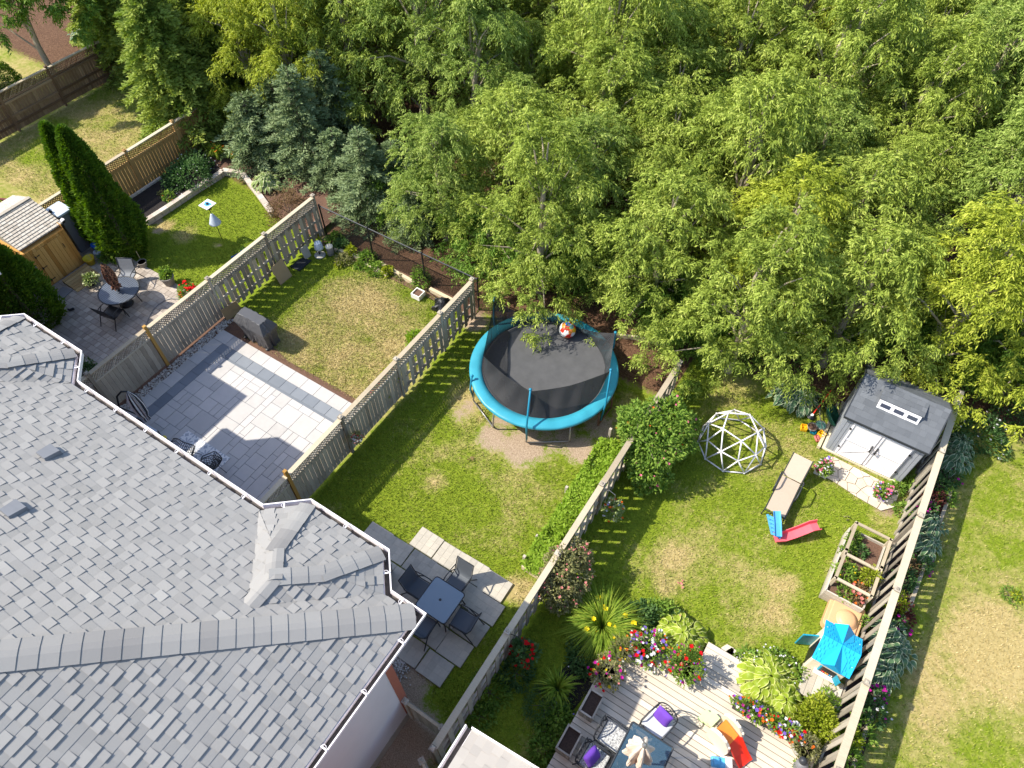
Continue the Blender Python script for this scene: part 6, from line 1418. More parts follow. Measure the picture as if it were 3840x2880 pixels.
# ---------------------------------------------------------------- round table garden (left)
def cedar_cone(name,label,p,r,h,n,group=None,lean=(0,0),seed=0,L=.13,W=.055,mat='leaf_arb'):
    t=thing(name,label,'tree',(p.x,p.y,0),0,group)
    q=rng.random(n)**.85; z=h*(1-(1-q)**1.0); z=h*q; a=rng.random(n)*2*math.pi; ph=seed
    prof=np.clip((1-z/h),0,1)**.62*np.clip(.55+z/h*2.6,0,1); lm=1+.10*np.sin(a*4+z*2.2+ph)+.08*np.sin(a*9-z*5+ph)+.05*np.sin(z*14+a*3)
    rad=r*prof*lm*(.72+.28*rng.random(n)**.4); c=np.stack([np.cos(a)*rad+lean[0]*z/h,np.sin(a)*rad+lean[1]*z/h,z],1)
    D=np.stack([np.cos(a)*.8,np.sin(a)*.8,np.full(n,.75)],1)+rng.normal(size=(n,3))*.35
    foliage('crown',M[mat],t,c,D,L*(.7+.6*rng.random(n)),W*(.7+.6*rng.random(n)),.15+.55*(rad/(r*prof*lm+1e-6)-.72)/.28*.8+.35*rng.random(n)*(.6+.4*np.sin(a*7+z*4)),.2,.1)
    mb=MB(); mb.tube([(0,0,0),(lean[0]*.5,lean[1]*.5,h*.5),(lean[0],lean[1],h*.93)],[.09,.06,.015],7); mb.build('trunk',M['bark'],t); return t
p=g('z2',1130,690); cedar_cone('cedar_tree','taller right hand column of the twin clipped cedars beside the green lawn',p,.98,5.1,22000)
p=g('z2',975,610); cedar_cone('cedar_tree','left hand column of the twin clipped cedars beside the resin cabinet',p,.86,4.9,17000,seed=2)
p=g('z2',330,1330); cedar_cone('cedar_tree','broad dark cedar by the roof gutter and the door mat',p,1.20,4.3,22000,seed=4)
p=g('z2',60,1180); cedar_cone('cedar_tree','broad dark cedar cut by the left edge behind the roof gutter',p,1.30,4.6,22000,seed=7)
p=g('z2',830,560); hosta('hosta','dark hosta in shade between the cabinet and the twin cedars',p,.45,22,'leaf_blue')
p=g('z2',1030,720); bush('shrub','leafy yellow green shrub at the foot of the twin cedars',"shrub",p,.62,.75,'leaf_mid',1500,.10,.05)
p=g('z1',1650,1530,.2); bush('hydrangea','grey green bush with white flowers in the mulch bed','shrub',p,.80,.75,'leaf_dark',2600,.11,.05,[('fl_white',50,.06)],z0=.17,sx=1.1,sy=1.25)
p=g('z2',1460,235,.2); bush('bedding_plant','small plant with orange tips in the mulch bed','plant',p,.26,.26,'leaf_mid',260,.09,.04,[('fl_orange',8,.05)],z0=.17)
p=g('z2',1390,195,.2); bush('bedding_plant','tiny pale plant by the cedar fence in the mulch bed','plant',p,.12,.1,'leaf_straw',90,.06,.03,z0=.17)
p=g('z3',470,225,.2); hosta('hosta','large cream green hosta at the corner of the retaining wall',p,.62,64,'leaf_hpale',z0=.15,h=.5)
p=g('z3',640,440,.2); bush('barberry','bronze twiggy shrub in the corner by the lattice fence','shrub',p,.72,.85,'leaf_rust',2600,.06,.03,z0=.12,sy=1.2)
for i,(x,y,lb) in enumerate(((1880,1350,'clump of orange lilies nearest the cedar fence'),(2060,1370,'clump of orange lilies under the spruce, further from the cedar fence'))):
    p=g('z1',x,y,.3); blades('daylily',lb,'flowers',p,.4,.6,170,'blade',.02,[('fl_orange',9,.12)],group='orange lilies below the spruces',z0=.16)
p=g('z2',1440,905,.35); bush('potted_plant','fresh green plant growing in the large grey pot','plant',p,.19,.30,'leaf_mid',260,.11,.05,z0=.34)
p=g('z2',785,945,.25); bush('potted_plant','cream and green leaved plant in the dark pot by the ramp','plant',p,.22,.26,'leaf_hpale',240,.11,.06,z0=.2)
p=g('z2',1610,1030,.3); bush('geranium','bright red geranium beside the lattice fence on the warm grey pavers','flowers',p,.33,.42,'leaf_mid',500,.08,.05,[('fl_red',46,.13)],z0=.03)
p=g('y6',700,590,.2); bush('shrub','dark leafy shrub wedged between the roof and the lattice fence','shrub',p,.42,.55,'leaf_dark',900,.09,.05)
p=g('z2',2110,670,.5); bush('climbing_plant','thin climbing plant behind the lattice fence by the blue pole','plant',p,.25,.7,'leaf_mid',260,.09,.04)
p=g('z1',10,700,.4); bush('globe_cedar','clipped round cedar on the far left lawn edge','shrub',p,.75,1.25,'leaf_arb',6000,.08,.04,inner=.75)
p=g('z1',735,330); hosta('hosta','dark hosta in shade beyond the grey brown fence',p,.75,40,'leaf_blue')
# ---------------------------------------------------------------- barbecue lawn
for (x,y,r,h,mt,n,lb,bl) in ((1060,705,.34,.5,'leaf_mid',700,'leafy plant in the corner behind the beige canister',()),(1115,750,.26,.42,'leaf_dark',500,'dark plant between the corner plant and the yellow leaved pot',()),
     (1125,855,.30,.22,'leaf_straw',420,'sprawling pale plant in front of the yellow leaved pot',()),(1330,850,.33,.36,'leaf_mid',620,'leafy clump behind the dark timber edging',()),
     (1400,935,.34,.22,'leaf_mid',560,'low herb patch on the lawn side of the dark timber edging',()),(1505,965,.21,.3,'leaf_lime',420,'lime green clump at the end of the low herb patch',()),(1270,905,.2,.14,'leaf_mid',220,'small sprawling plant on the lawn before the dark timber edging',()),
     (1610,1000,.14,.12,'leaf_straw',90,'tiny dry plant on the long pale timber edging',()),(1080,900,.13,.12,'leaf_lime',90,'tiny lime seedling on the barbecue lawn edge',()),
     (1790,1040,.36,.62,'leaf_mid',560,'tall leafy plant rising behind the white square planter',()),(1745,1540,.30,.3,'leaf_bright',420,'bright weed clump by the trampoline side fence',())):
    p=g('z3',x,y,.1); bush('garden_plant',lb,'plant',p,r,h,mt,n,.10,.045)
p=g('z3',1185,820); pot('plant_pot','round black pot with a yellow leaved plant at the back of the barbecue lawn',Vector((p.x,p.y,0)),.15,.16,'potdark'); p=g('z3',1185,775,.3); bush('potted_plant','yellow leaved plant in the round black pot','plant',p,.15,.3,'leaf_lime',120,.14,.05,z0=.14)
p=g('z3',1770,1160,.1); t=thing('square_planter','white square planter box on the barbecue lawn','planter',(p.x,p.y,0),R(0))
for sx_,sy_,a,b in ((1,0,.03,.36),(-1,0,.03,.36),(0,1,.30,.03),(0,-1,.30,.03)): mb=MB(); mb.box((sx_*.165,sy_*.165,.10),(a,b,.2)); mb.build('side',M['white_plastic'],t)
mb=MB(); mb.box((0,0,.08),(.30,.30,.15)); mb.build('soil',M['soil'],t)
for zn,x,y,z,bl,lb in (('z5',765,455,1.05,[('fl_red',26,.10),('fl_yellow',10,.07)],'red and yellow flower basket hooked on the fence post by the shadowbox boards'),('z5',652,612,.75,[('fl_orange',16,.10),('fl_red',10,.08)],'orange and red flower basket lower down behind the solid boards')):
    p=g(zn,x,y,z); p=Vector((FU[4]-.28,p.y,0)); t=bush('hanging_basket',lb,'flowers',p,.24,.42,'leaf_lime',330,.08,.045,bl,z0=z-.25)
    mb=MB(); mb.tube([(.25,.0,.5),(.1,0,.58),(0,0,.45)],.008,5); mb.build('hook',M['black'],t)
p=g('z5',527,1070,.85); p=Vector((FU[4]+.36,p.y,0)); t=bush('hanging_basket','small hanging basket of salmon flowers on the lawn side of the fence','flowers',p,.17,.22,'leaf_straw',150,.09,.03,[('fl_salmon',16,.07),('fl_red',7,.06)],z0=.92)
mb=MB(); mb.lathe([(.05,-.12),(.13,-.05),(.15,.03),(.13,.03)],seg=16); mb.build('bowl',M['white_plastic'],t); mb=MB(); mb.tube([(-.33,0,.5),(-.1,0,.72),(0,0,.6),(0,0,.1)],.007,5); mb.build('hook',M['black'],t)
# ---------------------------------------------------------------- trampoline lot: bright ground cover strip
def inpoly(x,y,poly):
    c=np.zeros(len(x),bool); n=len(poly)
    for i in range(n):
        (x1,y1),(x2,y2)=poly[i][:2],poly[(i+1)%n][:2]
        if y1==y2: continue
        c^=((y1>y)!=(y2>y))&(x<(x2-x1)*(y-y1)/(y2-y1)+x1)
    return c
def cover(name,label,poly,n,mat,h0,h1,L,W,cat='ground cover',ns=.4):
    xs_=[p[0] for p in poly]; ys_=[p[1] for p in poly]; x=rng.uniform(min(xs_),max(xs_),n*3); y=rng.uniform(min(ys_),max(ys_),n*3); k=inpoly(x,y,poly); x,y=x[k][:n],y[k][:n]; n=len(x)
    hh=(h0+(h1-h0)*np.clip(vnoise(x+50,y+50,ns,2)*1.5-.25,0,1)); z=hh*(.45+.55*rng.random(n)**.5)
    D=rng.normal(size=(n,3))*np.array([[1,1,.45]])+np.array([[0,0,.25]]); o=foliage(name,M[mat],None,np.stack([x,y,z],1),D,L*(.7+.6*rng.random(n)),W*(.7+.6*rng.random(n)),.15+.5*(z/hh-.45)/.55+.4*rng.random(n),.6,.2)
    return tag(o,label,cat,kind='stuff')
cover('ground_cover','bright green leafy ground cover filling the strip bed by the low fence',BEDC,15000,'leaf_bright',.16,.46,.10,.055)
# trumpet vine bush and honeysuckle on the low fence
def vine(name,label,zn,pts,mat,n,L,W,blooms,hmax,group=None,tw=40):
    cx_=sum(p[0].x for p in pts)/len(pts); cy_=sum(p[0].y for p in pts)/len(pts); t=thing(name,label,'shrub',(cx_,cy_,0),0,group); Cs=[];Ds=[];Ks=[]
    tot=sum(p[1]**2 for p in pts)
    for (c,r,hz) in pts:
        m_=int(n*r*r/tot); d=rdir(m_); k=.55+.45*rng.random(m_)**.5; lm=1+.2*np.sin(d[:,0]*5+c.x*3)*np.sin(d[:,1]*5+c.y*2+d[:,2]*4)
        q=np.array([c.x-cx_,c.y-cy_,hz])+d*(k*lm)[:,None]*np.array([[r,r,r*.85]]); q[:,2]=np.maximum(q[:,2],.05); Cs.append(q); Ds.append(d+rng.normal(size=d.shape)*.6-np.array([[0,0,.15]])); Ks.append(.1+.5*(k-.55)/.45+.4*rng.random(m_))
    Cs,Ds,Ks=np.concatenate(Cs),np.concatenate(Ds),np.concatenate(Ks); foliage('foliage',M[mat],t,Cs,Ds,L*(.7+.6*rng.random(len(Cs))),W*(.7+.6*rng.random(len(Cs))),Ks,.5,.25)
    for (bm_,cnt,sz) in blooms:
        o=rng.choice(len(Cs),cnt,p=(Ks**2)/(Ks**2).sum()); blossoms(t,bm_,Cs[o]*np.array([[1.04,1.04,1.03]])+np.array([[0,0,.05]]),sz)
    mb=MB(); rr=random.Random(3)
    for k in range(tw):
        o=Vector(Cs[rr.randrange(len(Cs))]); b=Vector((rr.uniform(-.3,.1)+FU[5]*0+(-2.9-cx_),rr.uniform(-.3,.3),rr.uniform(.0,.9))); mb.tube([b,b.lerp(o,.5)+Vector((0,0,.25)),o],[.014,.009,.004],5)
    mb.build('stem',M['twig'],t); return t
q=lambda zn,x,y,z:(g(zn,x,y,z))
vine('trumpet_vine','big leafy trumpet vine bush with pink flowers swallowing the low fence near the dome','w5',
  [(q('w5',590,170,1.45),.62,1.45),(q('w5',800,160,1.3),.72,1.30),(q('w5',700,320,1.3),.80,1.25),(q('w5',610,330,1.1),.55,1.1),(q('w5',870,300,1.0),.55,1.0),(q('w5',640,470,.95),.58,.9),(q('w5',720,560,.6),.40,.55),(q('w5',560,210,1.5),.5,1.5),(q('w5',960,180,.9),.32,.9),(q('w5',600,640,.4),.22,.4)],
  'leaf_mid',11500,.12,.055,[('fl_pink',60,.09),('fl_orange',16,.08)],2.0,tw=26)
vine('honeysuckle','straggly honeysuckle with pink blossom draped over the low fence','w6',
  [(q('w6',330,250,1.4),.42,1.4),(q('w6',430,170,1.3),.36,1.3),(q('w6',300,380,1.2),.48,1.15),(q('w6',430,330,1.0),.48,.95),(q('w6',250,450,1.0),.36,.95),(q('w6',380,470,.75),.40,.7),(q('w6',470,230,1.0),.32,1.0),(q('w6',300,560,.6),.26,.6)],
  'leaf_straw',7000,.075,.04,[('fl_salmon',80,.075),('fl_pink',22,.07)],2.0,tw=70)
p=g('w5',395,810,.75); t=bush('hanging_basket','hanging basket of white and orange flowers on a curved hook of the low fence','flowers',Vector((FU[5]+.45,p.y,0)),.26,.5,'leaf_hpale',420,.09,.04,[('fl_white',18,.07),('fl_orange',16,.09),('fl_purple',5,.08)],z0=.55)
mb=MB(); mb.tube([(-.42,0,.85),(-.22,0,1.02),(-.03,0,.95),(0,0,.3)],.008,5); mb.build('hook',M['steel'],t)
p=g('y1',1745,1375,.8); t=bush('hanging_basket','hanging basket of bright red geraniums on the low fence','flowers',Vector((FU[5]+.42,p.y,0)),.30,.46,'leaf_dark',520,.10,.06,[('fl_red',26,.13)],z0=.55)
mb=MB(); mb.tube([(-.40,0,.85),(-.2,0,1.0),(-.03,0,.9),(0,0,.3)],.008,5); mb.build('hook',M['black'],t)
# ---------------------------------------------------------------- deck lot plants
p=g('y3',830,335,.35); blades('daylily','large fountain of lily leaves with yellow blooms at the deck corner','flowers',p,.92,.72,1500,'blade',.017,[('fl_yellow',15,.15)])
p=g('y3',440,870,.25); blades('daylily','arching grassy lily clump without blooms in the mulch','plant',p,.48,.5,170,'blade',.028)
def hb(zn,x,y,r,h,mt,n,lb,bl=(),z0=0.0,L=.09,W=.045,nm='garden_plant',cat='plant',**k):
    p=g(zn,x,y,z0+h*.5); return bush(nm,lb,cat,p,r,h,mt,n,L,W,bl,z0=z0,**k)
hb('y3',1180,260,.48,.5,'leaf_dark',1500,'dark leaved bush between the yellow lilies and the lime hosta')
hb('y3',1330,225,.40,.42,'leaf_mid',1000,'light green bush on the lawn side of the dark leaved bush',[('fl_white',10,.05)])
hb('y3',1450,285,.28,.4,'leaf_dark',500,'bush with pale spent blooms beside the lawn',[('fl_salmon',14,.05)])
hb('y3',690,590,.48,.38,'leaf_dark',1300,'blue green leafy clump between the lilies and the black mulch',[('fl_white',4,.05)])
hb('y3',760,650,.22,.25,'leaf_lime',260,'small lime shrub at the deck edge by the black mulch')
hb('y3',330,1010,.52,.4,'leaf_dark',1600,'feathery dark clump in the shade beside the black mulch',L=.06,W=.02)
hb('y3',430,1090,.36,.42,'leaf_mid',800,'leafy clump with purple tips beside the trough planters',[('fl_purple',5,.05)])
hb('y3',380,1240,.34,.3,'leaf_mid',500,'low leafy clump by the trough nearest the small roof')
hb('y3',330,1400,.4,.3,'leaf_mid',600,'low shaded weeds at the corner of the small roof')
hb('y2',1000,1000,.5,.22,'leaf_mid',700,'low weeds along the foot of the low fence in deep shade')
hb('y2',1230,830,.45,.2,'leaf_dark',600,'spreading weeds under the red geranium basket')
hb('y2',920,1200,.35,.2,'leaf_mid',420,'weeds at the fence foot nearest the small roof')
p=g('y3',1500,430,.3); hosta('hosta','chartreuse hosta with broad leaves at the far deck edge',p,.68,70,'leaf_hlime',h=.5)
p=g('y4',880,800,.3); hosta('hosta','large chartreuse hosta behind the flower troughs',p,.78,80,'leaf_hlime',h=.52); p=g('y4',1010,1000,.3); hosta('hosta','chartreuse hosta growing over the right flower trough',p,.6,54,'leaf_hlime',h=.5)
def dpot(zn,x,y,r,h,mt,lb,plant,z0=DZ,mat='potgrey',pl=None,n=420,pr=1.2,ph=.35,L=.08,W=.035):
    p=g(zn,x,y,z0+h); pot('plant_pot',lb,Vector((p.x,p.y,z0)),r,h,mat); bush('potted_plant',plant,'flowers',p,r*pr,ph,mt,n,L,W,pl or (),z0=z0+h*.9)
dpot('y3',1000,545,.22,.30,'leaf_straw','grey pot of wispy greenery near the deck corner','wispy plant with orange blooms in the pot near the deck corner',pl=[('fl_orange',6,.08),('fl_yellow',4,.06)],W=.015,L=.14)
dpot('y3',1225,540,.26,.28,'leaf_mid','pot hidden beneath the round petunia mound','round mound of pink, red, white and purple petunias',pl=[('fl_magenta',16,.10),('fl_red',26,.10),('fl_white',46,.10),('fl_purple',22,.10),('fl_orange',8,.08)],pr=1.75,ph=.36,n=700,mat='potdark')
dpot('y3',1535,690,.26,.30,'leaf_mid','pot below the tall mixed flowers on the deck','tall mixed flowers with red and magenta blooms casting a shadow on the deck',pl=[('fl_red',22,.10),('fl_magenta',14,.09),('fl_orange',10,.07),('fl_purple',10,.06),('fl_salmon',10,.06)],pr=1.6,ph=.75,n=1300,mat='potdark',L=.07)
dpot('y3',870,750,.22,.28,'leaf_straw','pot of mixed flowers at the left deck edge','straggling pink, yellow and red flowers at the left deck edge',pl=[('fl_magenta',10,.09),('fl_red',9,.09),('fl_yellow',9,.09),('fl_white',8,.07),('fl_salmon',8,.08)],pr=1.75,ph=.5,n=620,mat='potdark',L=.07)
def ftrough(zn,x,y,lx,ly,lb,plant,bl,n=700,mt='leaf_mid',z0=DZ,h=.26,mat='potdark',ph=.34,cat='planter'):
    p=g(zn,x,y,z0+h); t=thing('trough_planter',lb,cat,(p.x,p.y,z0)); mb=MB(); mb.box((0,0,h/2),(lx,ly,h),taper=1.08); mb.build('trough',M[mat],t,bevel=.012); mb=MB(); mb.box((0,0,h-.0),(lx*1.0,ly*.95,.03)); mb.build('soil',M['soil_dark'],t)
    bush('potted_plant',plant,'flowers',p,.5,ph,mt,n,.08,.04,bl,z0=z0+h*.9,sx=lx*1.15,sy=ly*1.6)
ftrough('y4',730,1065,.72,.24,'dark trough of purple and orange flowers in front of the large chartreuse hosta','purple petunias with orange and magenta blooms in the left flower trough',[('fl_purple',34,.09),('fl_orange',30,.08),('fl_magenta',14,.10),('fl_white',6,.09)])
ftrough('y4',1010,1225,.80,.24,'dark trough of red and white flowers beside the boxwood','red and white blooms with orange edges in the right flower trough',[('fl_red',30,.10),('fl_white',44,.09),('fl_purple',26,.08),('fl_orange',26,.08)])
hb('y4',1280,1130,.55,.95,'leaf_lime',4200,'rounded golden green shrub between the flower troughs and the capped fence',nm='shrub',cat='shrub',L=.07,W=.04)
hb('y4',1350,1010,.40,.6,'leaf_mid',1100,'leafy shrub beside the grey wooden platform',nm='shrub',cat='shrub')
p=g('y4',1190,1380,DZ+.3); t=pot('plant_pot','large metal tub of trailing greenery near the lantern',Vector((p.x,p.y,DZ)),.27,.34,'concrete'); bush('potted_plant','trailing grey green plant in the metal tub with one orange bloom','plant',p,.30,.3,'leaf_straw',700,.06,.025,[('fl_orange',3,.07)],z0=DZ+.3)
hb('y4',1155,1540,.13,.2,'leaf_mid',90,'pink flowers beside the lantern at the bottom edge',[('fl_pink',16,.09)],z0=DZ,nm='flowers',cat='flowers')
for (x,y,lb) in ((720,640,'airy white flowers by the hexagonal pavers'),(960,640,'airy white flowers on the lawn edge towards the playhouse'),(1070,740,'airy white flowers behind the large chartreuse hosta')):
    hb('y4',x,y,.36,.42,'leaf_mid',420,lb,[('fl_white',30,.05)],nm='phlox',cat='flowers')
hb('y4',1440,830,.12,.35,'leaf_lime',70,'single leafy stalk by the playhouse window',L=.16,W=.03)
# shed planters
for zn,x,y,lb,pl_,bl in (('z7',1350,1060,'white square flower box beside the lounger','white and pink begonias spilling from the box beside the lounger',[('fl_white',44,.07),('fl_pink',26,.12),('fl_purple',14,.07)]),('z7',1850,1270,'white square flower box nearest the capped fence','pink and violet flowers spilling from the box nearest the capped fence',[('fl_pink',28,.12),('fl_purple',30,.08),('fl_white',22,.06)])):
    ftrough(zn,x,y,.36,.26,lb,pl_,bl,n=620,z0=.02,h=.2,mat='white_plastic',ph=.46)
p=g('z7',1150,430,.25); hosta('hosta','dark hosta under the trees behind the green wheelbarrow',p,.72,60,'leaf_blue'); p=g('z7',1010,400,.25); hosta('hosta','dark hosta under the trees left of the wheelbarrow group',p,.5,30,'leaf_blue')
for x,y,lb in ((2000,1220,'small plant by the base of the capped fence near the shed'),(2130,1170,'leafy plant squeezed between the shed and the capped fence'),(2040,1400,'yellow green weed at the capped fence foot beside the bare soil')):
    hb('z7',x,y,.22,.26,'leaf_mid',240,lb)
hb('w5',210,355*.0+480,.22,.4,'leaf_mid',10,'tiny sprig by the low fence stake')
hb('z7',205,345,.28,.5,'leaf_mid',420,'leafy shrub growing at the far end of the low fence')
# raised planter crops
xa,xb,ya,yb=PLN
for (fx,fy,r,h,mt,n,lb,bl) in ((.16,.86,.17,.30,'leaf_mid',260,'leafy crop in the far left corner of the raised planter',()),(.45,.72,.17,.26,'leaf_dark',200,'solitary grey green crop in the middle of the raised planter',()),(.12,.62,.20,.24,'leaf_mid',240,'low crop along the left board of the raised planter',()),
    (.28,.25,.28,.34,'leaf_mid',620,'bushy dark crop at the near half of the raised planter',[('fl_yellow',4,.06)]),(.86,.36,.20,.55,'leaf_lime',420,'lime climbing crop on the fence side of the raised planter',()),(.75,.05,.26,.36,'leaf_rust',420,'coral and orange flowers at the near corner of the raised planter',[('fl_salmon',20,.12),('fl_orange',16,.10)]),(.45,-.02,.2,.2,'leaf_mid',200,'small crop with yellow blooms at the near end of the raised planter',[('fl_yellow',3,.05)])):
    bush('crop_plant',lb,'plant',Vector((xa+(xb-xa)*fx,ya+(yb-ya)*fy,0)),r,h,mt,n,.09,.04,bl,z0=.42)
hb('y5',830,990,.16,.5,'leaf_mid',170,'climber between the sandbox and the capped fence')
# ---------------------------------------------------------------- hosta border by the right fence
for (zn,x,y,r,n,lb) in (('z8',1620,745,.72,46,'blue green hosta nearest the shed on the open lawn side of the capped fence'),('y5',1390,150,.62,34,'blue green hosta second from the trees in the border'),('y5',1370,330,.62,40,'blue green hosta in the border opposite the raised planter'),
                    ('y5',1060,1120,.66,40,'large hosta in the border opposite the playhouse roof'),('y5',1090,1260,.72,46,'large hosta in the border just below the playhouse roof'),('y5',985,1440,.66,42,'hosta in the border beside the grey platform'),('z8',1740,650,.66,40,'dark hosta with pale flower stems at the shaded end of the border')):
    p=g(zn,x,y,.3); hosta('hosta',lb,Vector((min(max(p.x,4.72),5.0),p.y,0)),r*.78,n,'leaf_blue',h=.5,lw=.66)
for (zn,x,y,bl,lb) in (('z8',1600,900,[('fl_magenta',10,.08)],'magenta flowers beside the timber edging near the shed'),('z8',1385,1180,[('fl_magenta',14,.09)],'magenta flowers on dark stems between two hostas'),('y5',1350,480,[('fl_magenta',8,.08)],'magenta phlox by the timber edging across from the planter'),('y4',2000,345,[('fl_magenta',26,.10)],'magenta phlox cluster above the playhouse hostas'),
                   ('y4',1815,930,[('fl_magenta',34,.10),('fl_white',6,.09)],'large magenta phlox cluster across from the boxwood'),('y4',1820,1090,[('fl_white',8,.07),('fl_magenta',5,.07)],'white and magenta flowers near the lower border')):
    hb(zn,x,y,.28,.5,'leaf_dark',300,lb,bl,nm='phlox',cat='flowers')
for (zn,x,y,r,h,mt,n,lb) in (('y5',1170,930,.30,.4,'leaf_red',340,'burgundy leaved plant in the border opposite the sandbox'),('z8',1440,1090,.34,.35,'leaf_red',340,'burgundy plant in the border near the shed end'),('y5',1130,840,.24,.7,'leaf_lime',300,'trailing lime plant hanging over the fence cap by the sandbox'),('y5',1190,620,.32,.4,'leaf_dark',420,'dark plant in the border opposite the planter end'),
                        ('y5',1240,520,.28,.35,'leaf_rust',300,'bronze plant in the border opposite the planter middle'),('y4',1680,1240,.34,.3,'leaf_mid',420,'feathery fern in the lower border'),('y4',1600,1310,.3,.4,'leaf_lime',380,'yellow green plant at the lower border'),('y4',1580,1480,.34,.35,'leaf_mid',420,'fern with white bloom at the lower edge of the border'),
                        ('z8',1500,950,.3,.4,'leaf_dark',340,'dark leafy plant between the shed hostas'),('z8',1620,600,.5,.5,'leaf_dark',900,'tall dark leaves in shade at the far end of the border'),('z8',1560,1060,.26,.3,'leaf_mid',260,'ferny plant by the timber edging near the shed'),('y4',1700,1020,.3,.42,'leaf_dark',360,'dark leaves behind the large magenta phlox')):
    hb(zn,x,y,r,h,mt,n,lb)
hb('z8',1870,500,.75,.6,'leaf_dark',1500,'shaded shrub with white flowers under the trees at the right',[('fl_white',24,.09)],nm='shrub',cat='shrub')
hb('z8',2160,300,.8,.7,'leaf_dark',1500,'shaded shrub with pale lilac flowers at the right edge',[('fl_white',12,.08)],nm='shrub',cat='shrub')
hb('y5',2090,760,.28,.06,'leaf_mid',260,'flat weed patch on the open right hand lawn',L=.05,W=.03)
hb('y5',2150,775,.12,.08,'leaf_lime',60,'small yellow weed on the open right hand lawn',[('fl_yellow',6,.05)])
# ---------------------------------------------------------------- grass blades over the lawns
regs=[((-36,-33),(10,15),5000),((-32.6,-25.1),(9,17),26000),((-24.7,-17.3),(8.7,14.2),26000),((-17.0,-10.1),(8.2,13.2),44000),((-9.85,-3.0),(2.2,13.3),62000),((-2.8,4.15),(2.0,15.2),62000),((5.1,13.5),(3.5,17),52000)]
excl=[mp,BEDC,[(-7.99,4.7),(-3.6,4.7),(-3.6,5.92),(-6.7,5.92),(-6.7,5.3),(-7.99,5.3)],[(-7.3,4.08),(-3.6,4.08),(-3.6,4.7),(-7.3,4.7)],[(-6.6,3.4),(-3.7,3.4),(-3.7,4.08),(-6.6,4.08)],[(-5.4,2.8),(-3.85,2.8),(-3.85,3.4),(-5.4,3.4)],
      [(-.8,0),(4.2,0),(4.2,6.1),(2.3,6.1),(2.3,7.2),(1.1,7.2),(1.1,6.46),(-.8,6.46)],[(u0-.2,vf),(u1+.1,vf),(u1+.1,vf+2),(u0-.2,vf+2)],hull]
X,Y=[],[]
for (ua,ub),(va,vb),n in regs:
    x=rng.uniform(ua,ub,n); y=rng.uniform(va,vb,n); X.append(x); Y.append(y)
X,Y=np.concatenate(X),np.concatenate(Y); keep=np.ones(len(X),bool)
for e_ in excl: keep&=~inpoly(X,Y,e_)
d_,s_f,_=lawn_fields(X,Y); keep&=(s_f<.45-.3*rng.random(len(X))); X,Y,d_=X[keep],Y[keep],d_[keep]
n=len(X); a=rng.random(n)*6.283; hh=(.025+.04*rng.random(n))*(1-.25*d_); lean_=.5+.9*rng.random(n); wd=.006+.007*rng.random(n)
b=np.stack([X,Y,np.full(n,-.015)],1); s=np.stack([-np.sin(a),np.cos(a),np.zeros(n)],1)*wd[:,None]; tip=b+np.stack([np.cos(a)*hh*lean_,np.sin(a)*hh*lean_,hh+.012],1)
V=np.stack([b-s,b+s,tip],1).reshape(-1,3); F=np.arange(3*n).reshape(n,3)
m=MT('grass_blades'); gc=m.ramp(m.attr('var'),[(.0,(.100,.155,.010,1)),(.5,(.195,.26,.018,1)),(1,(.30,.34,.034,1))]); sc_=m.ramp(m.attr('var'),[(.0,(.28,.22,.08,1)),(.5,(.45,.35,.15,1)),(1,(.62,.50,.26,1))])
m.col(m.mix(m.ramp(m.attr('dry'),[(.3,(0,0,0,1)),(.72,(1,1,1,1))]),gc,sc_)); m.rough(.7); m.b.inputs['Specular IOR Level'].default_value=.2; M['blades']=m.m
dryb=np.clip(d_+.5*(rng.random(n)-.5),0,1)
tag(npmesh('grass',V,F,M['blades'],None,rng.random(n),extra={'dry':('FACE',dryb)}),'short patchy lawn grass, green to straw coloured','grass',kind='stuff')
# fallen leaves and tiny debris on the lawns
def litterpatch(name,label,zn,x,y,mt,n,r):
    p=g(zn,x,y); a=rng.random(n)*6.28; q=rng.random(n)**.5*r; c=np.stack([np.cos(a)*q,np.sin(a)*q,.03+.02*rng.random(n)],1); o=foliage(name,M[mt],None,c,rng.normal(size=(n,3))*np.array([[1,1,.2]]),.09,.06,rng.random(n),.7); o.location=(p.x,p.y,0); tag(o,label,'leaf')
litterpatch('fallen_leaf','curled dry leaf on the grass in front of the raised planter','z7',1545,1490,'leaf_straw',6,.09)
litterpatch('fallen_leaf','tan fallen leaf on the trampoline lawn','z6',300,1530,'leaf_rust',5,.07)
litterpatch('fallen_leaf','pinkish fallen leaf on the dry patch by the honeysuckle','w6',1220,420,'fl_salmon',5,.08)
